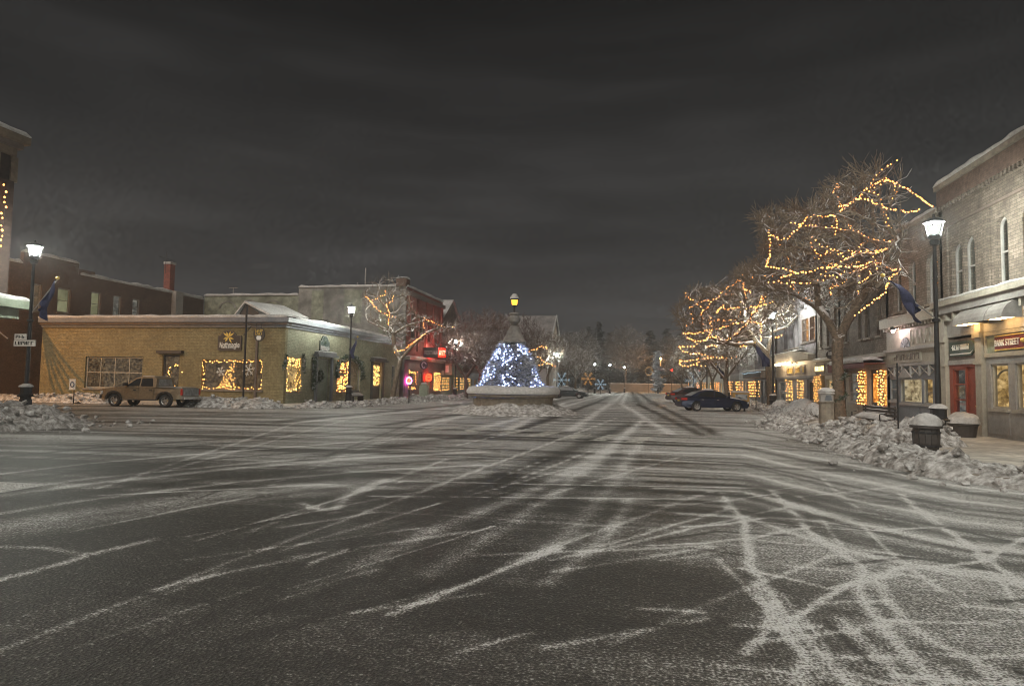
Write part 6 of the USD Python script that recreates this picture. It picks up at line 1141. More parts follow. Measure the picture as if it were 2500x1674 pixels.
# heaped snow round the basin foot
ang = np.linspace(0, 2 * math.pi, 200)[:-1]; rr = np.linspace(2.2, 4.0, 34); A, Rr = np.meshgrid(ang, rr, indexing='ij'); outer = 3.3 + .75 * meshkit.fbm(np.stack([np.cos(A) * 1.5, np.sin(A) * 1.5, 0 * A], -1), 3, 6); k = np.clip((outer - Rr) / (outer - 2.2), 0, 1)
X_, Y_ = FX + Rr * np.cos(A), FY + Rr * np.sin(A); hz = .40 * k ** .8 * (.35 + 1.1 * meshkit.fbm(np.stack([X_ * .9, Y_ * .9, 0 * X_], -1), 3, 8)) + .22 * k * (1 - np.abs(2 * meshkit.fbm(np.stack([X_ * 2.4, Y_ * 2.4, 0 * X_], -1), 3, 12) - 1)) + .06 * (meshkit.fbm(np.stack([X_ * 8, Y_ * 8, 0 * X_], -1), 2, 14) - .5) * (k > 0); hz = np.where(k <= 0, -.02, hz)
na, nr = 199, 34; i = (np.arange(na)[:, None] * nr + np.arange(nr - 1)); j = ((np.arange(na) + 1) % na)[:, None] * nr + np.arange(nr - 1); f = np.stack([i.ravel(), (i + 1).ravel(), (j + 1).ravel(), j.ravel()], -1)
single('snow_bank', (np.stack([X_, Y_, hz], -1).reshape(-1, 3), f), SNOW, 'ring of ploughed snow heaped round the foot of the fountain', 'snow bank', smooth=True)
# evergreen in the basin, strung with blue lights
t = thing('christmas_tree', 'broad snowy evergreen covered in blue white lights in the fountain basin', 'christmas tree', (FX, FY, .9)); rng = np.random.default_rng(91); n = 15000
def env(z): return 1.98 * (1 - ((z - 1.2) / 3.4)) ** .52 * np.clip(1.25 - .1 * z, .6, 1.2) + .0
zz = 1.15 + 3.0 * rng.random(n) ** 1.25; az = rng.random(n) * 6.283; lobes = .80 + .34 * meshkit.fbm(np.stack([np.cos(az) * 2.2, np.sin(az) * 2.2, zz * 1.4], -1), 3, 9)
rad = np.minimum(env(zz) * lobes, 2.12) * (1 - .55 * rng.random(n) ** 2.2); c = np.c_[FX - .12 + rad * np.cos(az), FY + rad * np.sin(az), zz - .14 * rad]
dr = np.c_[np.cos(az), np.sin(az), -.25 + .3 * rng.random(n)] * (.13 + .12 * rng.random((n, 1))) + rng.normal(0, .05, (n, 3)); sd = np.cross(dr, rng.normal(0, 1, (n, 3))); sd = sd / np.linalg.norm(sd, axis=1, keepdims=True) * .035
part(t, 'crown', (np.stack([c - sd, c + sd, c + dr], 1).reshape(-1, 3), np.arange(3 * n).reshape(-1, 3)), NEEDLE); part(t, 'trunk', MB().tube([(FX - .5, FY - .3, .5), (FX - .4, FY - .3, 3.5)], [.12, .04], 6), BARK_FAR)
nb = 900; zb = 1.2 + 2.9 * rng.random(nb) ** 1.15; ab = rng.random(nb) * 6.283
keep = meshkit.fbm(np.stack([np.cos(ab) * 2.6, np.sin(ab) * 2.6, zb * 2.0], -1), 3, 17) + .10 * (zb < 1.9) > .47; zb, ab = zb[keep], ab[keep]
lb_ = .80 + .34 * meshkit.fbm(np.stack([np.cos(ab) * 2.2, np.sin(ab) * 2.2, zb * 1.4], -1), 3, 9); rb = np.minimum(env(zb) * lb_, 2.1) * 1.03
light = thing('string_lights', 'blue white lights wound over the evergreen in the fountain', 'string lights', (FX, FY, 1.1)); pb = np.c_[FX - .12 + rb * np.cos(ab), FY + rb * np.sin(ab), zb - .14 * rb]; bl = zb < 1.75
part(light, 'blue_bulbs', MB().beads(pb[bl], .036 + .02 * rng.random(bl.sum())), glow('deep_blue_bulb', (.10, .26, 1.0), 6.0), kind='stuff', label='deeper blue bulbs low on the evergreen'); part(light, 'bulbs', MB().beads(pb[~bl], .026 + .02 * rng.random((~bl).sum())), BLUEBULB, kind='stuff')

# ================================================================ vehicles
def car_body(prof, belt, w, wheels, wr, tuck=.06):
    """Side outline (x forward, z up) with wheel openings, given width; sides lean in above the belt and tuck under at the sill."""
    p = Polygon(prof).buffer(0)
    for x in wheels: p = p.difference(Point(x, wr).buffer(wr + .06, 16))
    mb = MB()
    for g in getattr(p, 'geoms', [p]):
        q = g.segmentize(.12); m = trimesh.creation.extrude_polygon(q, 1.0, engine='earcut'); v = m.vertices.copy(); s = np.where(v[:, 2] > .5, 1, -1)
        half = w / 2 - tuck * np.clip((.45 - v[:, 1]) / .3, 0, 1) - .03 * np.clip((v[:, 1] - belt + .25) / .25, 0, 1); xm = (max(a[0] for a in prof) + min(a[0] for a in prof)) / 2; L = (max(a[0] for a in prof) - min(a[0] for a in prof)) / 2
        half = half - .16 * np.clip((np.abs(v[:, 0] - xm) / L - .8) / .2, 0, 1) ** 2
        mb.add(np.c_[v[:, 0], s * half, v[:, 1]], m.faces)
    return mb
def cab(pts, w0, w1, inset=0.0):
    """Glass house: bottom outline widths w0 at the belt, w1 at the roof. pts: side outline."""
    p = Polygon(pts).buffer(-inset); m = trimesh.creation.extrude_polygon(p.segmentize(.15), 1.0, engine='earcut'); v = m.vertices.copy(); s = np.where(v[:, 2] > .5, 1, -1); z0, z1 = min(a[1] for a in pts), max(a[1] for a in pts); k = (v[:, 1] - z0) / (z1 - z0)
    return MB().add(np.c_[v[:, 0], s * ((w0 + (w1 - w0) * k) / 2), v[:, 1]], m.faces)
def side_pane(poly, w0, w1, z0, z1, sgn, out=.006):
    m = trimesh.creation.extrude_polygon(Polygon(poly), .008, engine='earcut'); v = m.vertices; k = (v[:, 1] - z0) / (z1 - z0); return MB().add(np.c_[v[:, 0], sgn * ((w0 + (w1 - w0) * k) / 2 + out + v[:, 2]), v[:, 1]], m.faces)
TYRE = plain('tyre_rubber', (.022, .022, .022), .85, scale=20); ALLOY = plain('dull_alloy', (.42, .41, .40), .35, .8, var=.1); CARGLASS = plain('dark_car_glass', (.02, .022, .024), .08, var=.1, bump=0.0); FROST = plain('frosted_glass', (.30, .31, .32), .5, var=.5, scale=5)
REDLENS = plain('red_tail_lens', (.5, .03, .02), .2, bump=0); HEADLENS = plain('clear_lamp_lens', (.5, .5, .5), .15, bump=0); PLATE = plain('plate_yellow', (.6, .42, .06), .5)
def wheel(t, x, y, r, w, tf):
    def T(mb): v, f = mb.mesh(); return tf(v), f
    ring = lambda prof, n=22: MB().lathe(prof, n)
    def turn(mb): v, f = mb.mesh(); s = 1 if y > 0 else -1; return MB().add(np.c_[v[:, 0] + x, y + s * v[:, 2], v[:, 1] + r], f)
    wp = part(t, 'wheel', T(turn(ring([(r * .55, -w), (r * .9, -w), (r, -w * .8), (r, -.03), (r * .93, 0), (r * .62, 0), (r * .58, -.05)]))), TYRE, smooth=35)
    mb = ring([(r * .56, -.05), (r * .63, -.005), (r * .6, -.02), (r * .5, -.045)], 20); mb.lathe([(r * .2, -.04), (r * .16, -.005), (0, 0)], 10)
    for k in range(5):
        a = k * 1.2566; c_, s_ = math.cos(a), math.sin(a); q = np.array([(r * .1, -.045), (r * .1, .045), (r * .56, .03), (r * .56, -.03)]); pts3 = np.concatenate([np.c_[q[:, 0] * c_ - q[:, 1] * s_, q[:, 0] * s_ + q[:, 1] * c_, np.full(4, zz_)] for zz_ in (-.04, -.012)]); mb.add(pts3, [[0, 1, 2, 3], [4, 7, 6, 5], [0, 4, 5, 1], [2, 6, 7, 3]])
    part(wp, 'rim', T(turn(mb)), ALLOY)
def vehicle_tf(loc, rz):
    c_, s_ = math.cos(math.radians(rz)), math.sin(math.radians(rz)); L = np.array(loc, float); return lambda v: np.c_[v[:, 0] * c_ - v[:, 1] * s_, v[:, 0] * s_ + v[:, 1] * c_, v[:, 2]] + L
# pickup: nose towards -x, parked before the tan shop
pf = at_z(270, 994); PX, PY = at_y(278, 960, 33.6)[0], 33.6
tf = vehicle_tf((PX + 1.6 + .05, PY + .88, 0), 180 + 3); W = 1.84
t = thing('pickup_truck', 'tan pickup truck parked at the kerb before the corner shop', 'pickup truck', (PX + 1.65, PY + .88, 0)); TRUCK = plain('dusty_gold_car_paint', (.22, .165, .105), .4, .3, var=.3, bump=.03)
V = lambda mb: (tf(mb.mesh()[0]), mb.mesh()[1])
prof = [(-2.55, .48), (2.35, .42), (2.5, .55), (2.52, .85), (2.42, 1.02), (1.2, 1.16), (-.62, 1.16), (-2.6, 1.13), (-2.62, .6)]
part(t, 'body', V(car_body(prof, 1.1, W, (1.6, -1.6), .38)), TRUCK, smooth=30)
cabp = [(1.12, 1.14), (.35, 1.68), (.0, 1.76), (-.75, 1.76), (-.95, 1.66), (-1.0, 1.14)]; part(t, 'cab', V(cab(cabp, W - .1, W - .46)), TRUCK, smooth=30)
for sg in (-1, 1):
    part(t, 'side_window', V(side_pane([(.86, 1.2), (.34, 1.6), (.06, 1.66), (.06, 1.2)], W - .1, W - .46, 1.14, 1.76, sg)), CARGLASS); part(t, 'side_window', V(side_pane([(-.03, 1.2), (-.03, 1.67), (-.68, 1.67), (-.8, 1.2)], W - .1, W - .46, 1.14, 1.76, sg)), CARGLASS)
    for x0 in (.98, -.02): part(t, 'door', V(MB().box(x0 - .9, x0 - .02, sg * (W / 2 - .01), sg * (W / 2 + .012), .5, 1.09)), TRUCK)
    for x0 in (.2, -.8): part(t, 'door_handle', V(MB().box(x0, x0 + .16, sg * (W / 2 + .013), sg * (W / 2 + .04), .95, 1.0)), TYRE)
    part(t, 'mirror', V(MB().box(.74, .92, sg * (W / 2 - .02), sg * (W / 2 + .2), 1.2, 1.38)), TYRE)
    for x0 in (1.6, -1.6):
        a = np.linspace(0, math.pi, 13); arcp = Polygon([(x0 + .54 * math.cos(q_), .40 + .52 * math.sin(q_)) for q_ in a] + [(x0 + .43 * math.cos(q_), .40 + .43 * math.sin(q_)) for q_ in a[::-1]]); m_ = trimesh.creation.extrude_polygon(arcp, .08, engine='earcut'); v_ = m_.vertices; part(t, 'wheel_flare', V(MB().add(np.c_[v_[:, 0], sg * (W / 2 - .03 + v_[:, 2]), v_[:, 1]], m_.faces)), BLACK)
    part(t, 'step_bar', V(MB().tube([(1.05, sg * (W / 2 + .02), .42), (-1.05, sg * (W / 2 + .02), .42)], .045, 6)), BLACK); part(t, 'tail_light', V(MB().box(-2.64, -2.56, sg * (W / 2 - .16), sg * (W / 2 - .02), .72, 1.08)), REDLENS); part(t, 'headlight', V(MB().box(2.4, 2.53, sg * (W / 2 - .42), sg * (W / 2 - .1), .72, .9)), HEADLENS)
    for x0 in (1.6, -1.6): wheel(t, x0, sg * (W / 2 - .02), .38, .25, tf)
part(t, 'tailgate', V(MB().box(-2.645, -2.615, -.72, .72, .66, 1.1)), FROST, label='frosty tailgate'); part(t, 'rear_bumper', V(MB().box(-2.78, -2.6, -.86, .86, .48, .63)), ALLOY); part(t, 'number_plate', V(MB().box(-2.79, -2.781, -.15, .15, .5, .6)), HEADLENS); part(t, 'bed_floor', V(MB().box(-2.5, -1.05, -.7, .7, 1.131, 1.17)), CLEAN_SNOW, label='snow lying in the bed')
part(t, 'rear_window', V(MB().add(np.array([(-1.005, -.66, 1.22), (-1.005, .66, 1.22), (-.965, .56, 1.62), (-.965, -.56, 1.62)]), [[0, 1, 2, 3]])), FROST); part(t, 'windscreen', V(MB().add(np.array([(1.03, -.78, 1.21), (1.03, .78, 1.21), (.40, .64, 1.655), (.40, -.64, 1.655)]), [[0, 1, 2, 3]])), CARGLASS)
part(t, 'snow_cap', V(MB().box(-.72, .02, -.62, .62, 1.761, 1.80)), CLEAN_SNOW); part(t, 'front_bumper', V(MB().box(2.44, 2.6, -.8, .8, .45, .66)), BLACK); part(t, 'grille', V(MB().box(2.525, 2.545, -.4, .4, .72, .9)), BLACK)
# sedans
def sedan(label, loc, rz, paint, snow=True, s=1.0):
    tf = vehicle_tf(loc, rz); W = 1.8; t = thing('parked_car', label, 'car', loc); V = lambda mb: (tf(mb.mesh()[0] * s), mb.mesh()[1])
    prof = [(-2.25, .28), (2.2, .24), (2.34, .4), (2.3, .62), (2.05, .74), (1.2, .90), (.5, .94), (-1.2, .98), (-1.75, 1.0), (-2.3, .94), (-2.36, .6), (-2.32, .42)]
    part(t, 'body', V(car_body(prof, .9, W, (1.42, -1.36), .33)), paint, smooth=40)
    cp = [(1.1, .88), (.35, 1.34), (-.1, 1.44), (-.65, 1.44), (-1.15, 1.32), (-1.85, .97)]; part(t, 'cabin', V(cab(cp, W - .16, W - .56)), paint, smooth=40)
    for sg in (-1, 1):
        part(t, 'side_window', V(side_pane([(.88, .96), (.33, 1.28), (-.02, 1.36), (-.1, .97)], W - .16, W - .56, .88, 1.44, sg)), CARGLASS); part(t, 'side_window', V(side_pane([(-.17, .97), (-.1, 1.37), (-.6, 1.37), (-1.05, 1.26), (-1.3, 1.03)], W - .16, W - .56, .88, 1.44, sg)), CARGLASS)
        part(t, 'tail_light', V(MB().box(-2.35, -2.02, sg * (W / 2 - .42), sg * (W / 2 - .075), .76, .9)), REDLENS); part(t, 'headlight', V(MB().box(2.02, 2.3, sg * (W / 2 - .4), sg * (W / 2 - .09), .56, .68)), HEADLENS)
        for x0 in (.95, -.12): part(t, 'door', V(MB().box(x0 - 1.02, x0 - .03, sg * (W / 2 - .02), sg * (W / 2 + .008), .36, .86)), paint)
        for x0 in (0, -1.05): part(t, 'door_handle', V(MB().box(x0, x0 + .16, sg * (W / 2 + .009), sg * (W / 2 + .035), .78, .82)), ALLOY)
        part(t, 'mirror', V(MB().box(.72, .88, sg * (W / 2 - .1), sg * (W / 2 + .12), .92, 1.05)), paint)
        for x0 in (1.42, -1.36): v0 = wheel(t, x0 * s, sg * (W / 2 - .02) * s, .33 * s, .22, tf)
    part(t, 'windscreen', V(MB().add(np.array([(1.02, -.72, .95), (1.02, .72, .95), (.40, .58, 1.33), (.40, -.58, 1.33)]), [[0, 1, 2, 3]])), FROST if snow else CARGLASS); part(t, 'rear_window', V(MB().add(np.array([(-1.72, -.7, 1.05), (-1.72, .7, 1.05), (-1.2, .58, 1.32), (-1.2, -.58, 1.32)]), [[0, 1, 2, 3]])), FROST if snow else CARGLASS)
    part(t, 'rear_bumper', V(MB().box(-2.40, -2.3, -.72, .72, .36, .6)), paint); part(t, 'number_plate', V(MB().box(-2.41, -2.401, -.16, .16, .66, .77) if False else MB().box(-2.385, -2.352, -.17, .17, .66, .78)), PLATE)
    if snow: part(t, 'roof_snow', V(MB().add(*bank_like(-.66, .02, 1.0))), CLEAN_SNOW, smooth=True); part(t, 'bonnet_snow', V(MB().add(*bank_like(1.15, 2.0, 1.1, .9, .80))), CLEAN_SNOW, smooth=True)
    return t
def bank_like(x0, x1, w, za=1.441, zb=1.441):
    x, y = np.linspace(x0, x1, 9), np.linspace(-w / 2, w / 2, 9); X, Y = np.meshgrid(x, y, indexing='ij'); e = (1 - ((X - (x0 + x1) / 2) / (x1 - x0) * 2) ** 4) * (1 - (Y / w * 2) ** 4); Z = za + (zb - za) * (X - x0) / (x1 - x0) - .01 + .12 * e
    i = (np.arange(8)[:, None] * 9 + np.arange(8)).ravel(); return np.stack([X, Y, Z], -1).reshape(-1, 3), np.stack([i, i + 9, i + 10, i + 1], -1)
NAVYCAR = plain('navy_car_paint', (.02, .028, .058), .3, .3, var=.1, bump=.02); DARKCAR = plain('dark_maroon_car_paint', (.055, .03, .03), .35, .2, var=.3, bump=.05); BLACKCAR = plain('black_car_paint', (.03, .035, .037), .35, .2, var=.2, bump=.05)
c1, c2 = at_z(1728, 1008), at_z(1718, 1006)
sedan('navy blue sedan angle parked with its tail to the street on the right', tuple(at_z(1738, 1003)[:2]) + (0.0,), 14, NAVYCAR)
sedan('dark maroon snow covered car just beyond the navy sedan', tuple(at_z(1692, 984)[:2]) + (0.0,), 16, DARKCAR, s=1.08)
sedan('snowy dark car parked third in the angled row on the right', tuple(at_z(1690, 974)[:2]) + (0.0,), 18, BLACKCAR, s=1.1)
sedan('small dark car parked at the left kerb right of the fountain', tuple(at_z(1388, 972)[:2]) + (0.0,), -95 + 90, BLACKCAR, s=1.0)

# ================================================================ small things on the pavements
def post_sign(px_, py_base, py_top, lb, r=.03, board=None, X=None):
    b_ = at_z(px_, py_base, .1); top = at_y(px_, py_top, b_[1])[2]; t = thing('sign_post', lb, 'sign post', tuple(b_), group=None)
    part(t, 'post', MB().tube([b_, (b_[0], b_[1], top)], r, 6), BLACK)
    if board:
        F_ = Face('y', b_[1] - .05, -1); c = at_y(*board[:2], b_[1]); w, h = board[2:4]
        part(t, 'board', F_.box(c[0] - w / 2, c[0] + w / 2, c[2] - h / 2, c[2] + h / 2, 0, .02), board[4])
        if len(board) > 5: part(t, 'ring', MB().tube([F_.map(c[0] + .12 * math.cos(a), c[2] + .14 * math.sin(a), .03) for a in np.linspace(0, 6.28, 14)], .025, 4, False), NAVY)
    return t
post_sign(2194, 1085, 886, 'thin black sign post standing in the snow bank left of the nearest right lamp', .025)
post_sign(593, 986, 746, 'tall dark post before the display window with a bracket arm', .075)
post_sign(179, 986, 932, 'small white no parking sign on a post against the tan wall', .03, (179, 938, .42, .62, WHITEPAINT, 1))
post_sign(1846, 1003, 955, 'short thin post beside the navy sedan bonnet', .025); post_sign(998, 984, 945, 'slim black post before the restaurant window', .05)
# hanging oval sign on the tall post, and the shop's own boards
PB = at_z(593, 986, .1); F_ = Face('y', PB[1] - .02, -1)
t = thing('hanging_sign', 'dark oval sign hanging by the corner of the tan shop with a pale picture', 'sign', tuple(at_y(633, 815, PB[1])))
c = at_y(633, 816, PB[1]); vv, ff = MB().lathe([(0, -.04), (.5, -.04), (.5, .04), (0, .04)], 20).mesh(); part(t, 'board', (vv[:, [0, 2, 1]] * (.78, 1, .92) + (c[0], PB[1], c[2]), ff), SIGNDARK)
part(t, 'lettering', F_.marks(c[0] - .26, c[0] + .26, c[2] + .14, c[2] + .32, .022, 51, 5), GOLD); part(t, 'lettering', F_.marks(c[0] - .24, c[0] + .24, c[2] - .04, c[2] + .1, .022, 52, 5), GOLD); part(t, 'picture', F_.prism(Point(c[0], c[2] - .22).buffer(.17).intersection(sbox(c[0] - 1, c[2] - .36, c[0] + 1, c[2] - .1)), .022, .03), WHITEPAINT)
part(t, 'bracket', MB().tube([at_y(595, 788, PB[1]), at_y(646, 788, PB[1])], .03, 5).tube([at_y(595, 818, PB[1]), at_y(614, 796, PB[1])], .03, 5).tube([at_y(627, 788, PB[1]), at_y(627, 802, PB[1])], .02, 4).tube([at_y(639, 788, PB[1]), at_y(639, 802, PB[1])], .02, 4), BLACK)
def leaf_fan(face, u, z, d, s):
    mb = MB()
    for a, l in ((2.5, 1.0), (2.0, .8), (1.2, .85), (.6, 1.0), (3.5, .8), (-.35, .9), (4.1, .8), (-1.0, 1.0)):
        e = (u + s * l * math.cos(a), z + s * l * math.sin(a)); n_ = (-math.sin(a) * .12 * s, math.cos(a) * .12 * s); mid = (u + s * .5 * l * math.cos(a), z + s * .5 * l * math.sin(a)); face.prism(Polygon([(u, z), (mid[0] + n_[0], mid[1] + n_[1]), e, (mid[0] - n_[0], mid[1] - n_[1])]), d, d + .015, mb)
    return mb
r = FRONT.rect(533, 822, 592, 853); t = thing('shop_sign', 'dark board with a raised hump and gold leaves reading Nothnagle over the display window', 'sign', tuple(FRONT.map(r[0], r[2], .03)))
um = (r[0] + r[1]) / 2 - .1; a_ = np.linspace(0, math.pi, 12)
bd = sbox(r[0] + .1, r[2], r[1] - .1, r[3]).buffer(.08).union(Polygon([(um + .62 * math.cos(q_), r[3] - .05 + .48 * math.sin(q_)) for q_ in a_])); part(t, 'board', FRONT.prism(bd, .03, .09), SIGNDARK); part(t, 'border', FRONT.prism(bd.buffer(-.03).difference(bd.buffer(-.06)), .091, .1), BROWNTRIM)
part(t, 'lettering', FRONT.text('Nothnagle', (r[0] + r[1]) / 2 + .02, r[2] + .30, .34, .091, width=(r[1] - r[0]) * .82), WHITEPAINT); part(t, 'lettering', FRONT.marks(r[0] + .3, r[1] - .5, r[2] + .06, r[2] + .11, .091, 61, 14), WHITEPAINT); part(t, 'emblem', leaf_fan(FRONT, um, r[3] - .02, .091, .5), GOLD)
u0_, u1_ = LU(777), LU(801); z0_, z1_ = LEFT.z(789, 859), LEFT.z(789, 832); um = (u0_ + u1_) / 2
t = thing('shop_sign', 'dark green board reading Nothnagle above the panelled door', 'sign', tuple(LEFT.map(um, z0_, .03)))
bd = sbox(u0_, z0_, u1_, z1_).union(Polygon([(um + .55 * math.cos(q_), z1_ - .03 + .45 * math.sin(q_)) for q_ in a_])); part(t, 'board', LEFT.prism(bd, .03, .09), SIGNGREEN); part(t, 'border', LEFT.prism(bd.buffer(-.03).difference(bd.buffer(-.07)), .091, .1), GREYTRIM); part(t, 'lettering', LEFT.text('Nothnagle', um, z0_ + .3, .34, .091, width=(u1_ - u0_) * .84), WHITEPAINT); part(t, 'emblem', leaf_fan(LEFT, um, z1_ - .05, .091, .42), GARLAND)
# wreath and garlands
def fuzz(path, r, n, seed, m, name, lb, cat, bow=None, ret=False):
    rng = np.random.default_rng(seed); q = resample(path, .02); k = rng.integers(0, len(q), n); c = q[k] + rng.normal(0, r * .5, (n, 3)); a = rng.normal(0, r * .55, (n, 3)); b = rng.normal(0, r * .22, (n, 3)); t = thing(name, lb, cat, tuple(q[0]))
    part(t, 'greenery', (np.stack([c - b, c + b, c + a], 1).reshape(-1, 3), np.arange(3 * n).reshape(-1, 3)), m); part(t, 'core', MB().tube(resample(path, .1), r * .35, 5), GARLAND)
    if bow is not None: part(t, 'ribbon', MB().add(np.array([bow + (0, -.1, 0), bow + (0, .1, 0), bow + (.03, .16, -.9), bow + (.03, .02, -.9)]), [[0, 1, 2, 3]]).add(np.array([bow + (0, -.1, 0), bow + (0, .1, 0), bow + (.03, -.02, -.8), bow + (.03, -.16, -.8)]), [[0, 1, 2, 3]]), GREENPAINT)
    return t
ud = (DA[0] + DA[1]) / 2 - .2; fuzz([LEFT.map(ud + .36 * math.cos(a), 2.0 + .36 * math.sin(a), -.1) for a in np.linspace(0, 6.28, 24)], .11, 700, 1, GARLAND, 'wreath', 'snowy wreath with hanging ribbons on the panelled door', 'wreath', LEFT.map(ud, 1.7, -.04))
uw = (WLB[0] + WLB[1]) / 2; fuzz([LEFT.map(uw + (WLB[1] - WLB[0]) / 2 * 1.12 * math.cos(a), WLB[3] - 1.0 + 1.25 * max(-.4, math.sin(a)), .08) for a in np.linspace(-.4, math.pi + .4, 26)], .2, 1500, 2, GARLAND, 'garland', 'thick green garland arched over the double window by the mid left lamp', 'garland')
fuzz([LEFT.map(DA[0] - .55, 3.3 - .25 * k, .12 + .03 * (k % 2)) for k in range(10)], .15, 700, 3, GARLAND, 'garland', 'garland hanging left of the panelled door frame', 'garland')
fuzz([LEFT.map(WLA[0] - .1 - .1 * k, WLA[3] + .1 - .22 * k, .06) for k in range(5)], .12, 300, 4, GARLAND, 'garland', 'short garland left of the narrow lit window', 'garland'); fuzz([LEFT.map(WLA[1] + .12 + .05 * k, WLA[3] + .25 - .25 * k, .06) for k in range(6)], .12, 360, 5, GARLAND, 'garland', 'short garland right of the narrow lit window', 'garland')
cw_ = FRONT.u(428); zw_ = FRONT.z(428, 917); fuzz([FRONT.map(cw_ + .6 * math.cos(a), zw_ + .7 * math.sin(a), -.18) for a in np.linspace(0, 6.28, 24)], .1, 500, 6, GARLAND, 'wreath', 'wreath in the small hooded window behind the pickup cab', 'wreath')
fuzz([V_ for V_ in [B1 + (0.27 * math.cos(k * 1.1), .27 * math.sin(k * 1.1), .5 + .17 * k) for k in range(14)]], .12, 900, 7, GARLAND, 'garland', 'garland wound round the trunk of the biggest right tree', 'garland')

# barrel planter, bench, litter bin, shrubs, hydrant
c = at_z(2262, 1100, .13); c[2] = .13
t = thing('barrel_planter', 'wooden barrel planter heaped with snow left of the nearest right lamp', 'planter', tuple(c))
for k in range(14):
    a = k * 2 * math.pi / 14; q = []
    for z_, r_ in ((.0, .26), (.2, .31), (.42, .32), (.58, .30)):
        for da in (-.21, .21): q.append((c[0] + r_ * math.cos(a + da), c[1] + r_ * math.sin(a + da), .13 + z_)); 
    q = np.array(q); n_ = q[:, :2] - c[:2]; inn = np.c_[c[:2] + n_ * .88, q[:, 2]]; V8 = np.vstack([q, inn]); F8 = []
    for j in range(3): F8 += [[2 * j, 2 * j + 1, 2 * j + 3, 2 * j + 2], [8 + 2 * j, 8 + 2 * j + 2, 8 + 2 * j + 3, 8 + 2 * j + 1], [2 * j, 2 * j + 2, 8 + 2 * j + 2, 8 + 2 * j], [2 * j + 1, 8 + 2 * j + 1, 8 + 2 * j + 3, 2 * j + 3]]
    F8 += [[6, 7, 15, 14]]; part(t, 'stave', (V8, np.array(F8)), DARKWOOD)
for z_ in (.12, .46): part(t, 'hoop', MB().lathe([(.325, z_), (.335, z_), (.335, z_ + .04), (.325, z_ + .04)], 18, c), BLACK)
part(t, 'rim', MB().lathe([(.26, .581), (.37, .585), (.37, .65), (.24, .655)], 18, c), DARKWOOD)
def dome(t, name, c, rx, ry, h, seed, m=CLEAN_SNOW):
    a, e = np.meshgrid(np.linspace(0, 2 * math.pi, 29)[:-1], np.linspace(0, math.pi / 2, 9), indexing='ij'); k = .82 + .36 * meshkit.fbm(np.stack([np.cos(a) * np.cos(e) * 2, np.sin(a) * np.cos(e) * 2, np.sin(e) * 2 + seed], -1), 3, seed)
    P_ = np.stack([c[0] + rx * k * np.cos(a) * np.cos(e), c[1] + ry * k * np.sin(a) * np.cos(e), c[2] + h * k * np.sin(e)], -1).reshape(-1, 3); i = np.arange(28)[:, None] * 9 + np.arange(8); j = ((np.arange(28) + 1) % 28)[:, None] * 9 + np.arange(8)
    return part(t, name, (P_, np.stack([i.ravel(), j.ravel(), (j + 1).ravel(), (i + 1).ravel()], -1)), m, smooth=True)
dome(t, 'snow_cap', c + (0, 0, .66), .36, .36, .30, 5)
c = at_z(2352, 1066, .13); t = thing('barrel_planter', 'snow heaped planter behind the nearest right lamp before the red door', 'planter', tuple(c)); part(t, 'tub', MB().lathe([(.36, .0), (.42, .38), (.46, .4), (.46, .46), (0, .46)], 16, c), DARKWOOD); dome(t, 'snow_cap', c + (0, 0, .461), .5, .5, .40, 8)
# bench half buried in snow
ca, cb = at_z(2093, 1048, .13), at_z(2166, 1046, .13); t = thing('bench', 'low park bench half buried in snow below the orange lit door', 'bench', tuple(ca)); xs, y0b, y1b = 9.6, min(ca[1], cb[1]) - .2, max(ca[1], cb[1]) + .2
y0b, y1b = at_x(2166, 1046, 9.3)[1], at_x(2088, 1048, 9.3)[1]
for k in range(4): part(t, 'seat_slat', MB().box(9.1 + .12 * k, 9.2 + .12 * k, y0b, y1b, .52, .56), DARKWOOD)
for k in range(3): part(t, 'back_slat', MB().box(9.60, 9.64, y0b, y1b, .66 + .13 * k, .76 + .13 * k), DARKWOOD)
for y_b in (y0b + .2, y1b - .2):
    part(t, 'leg', MB().tube([(9.12, y_b, .1), (9.12, y_b, .75), (9.3, y_b, .78)], .025, 5), BLACK); part(t, 'leg', MB().tube([(9.6, y_b, .1), (9.66, y_b, 1.05)], .025, 5), BLACK)
dome(t, 'seat_snow', ((9.1 + 9.58) / 2, (y0b + y1b) / 2, .561), .26, (y1b - y0b) / 2 * .95, .22, 3)
c = at_z(2018, 1036, .13); t = thing('litter_bin', 'stone litter bin with a pale swing top beside the biggest right tree', 'bin', tuple(c)); part(t, 'body', MB().lathe([(0, 0), (.30, .0), (.32, .1), (.30, .9), (.34, .95), (.34, 1.0), (0, 1.0)], 10, c), STONE); part(t, 'hood', MB().lathe([(.30, 1.001), (.3, 1.3), (.36, 1.33), (.33, 1.42), (0, 1.44)], 10, c), GREYTRIM); part(t, 'flap', MB().add(np.array([(c[0] - .15, c[1] - .31, 1.18), (c[0] + .15, c[1] - .31, 1.18), (c[0] + .1, c[1] - .36, 1.4), (c[0] - .1, c[1] - .36, 1.4)]), [[0, 1, 2, 3]]), SLATE); dome(t, 'snow_cap', c + (0, 0, 1.44), .34, .34, .16, 11)
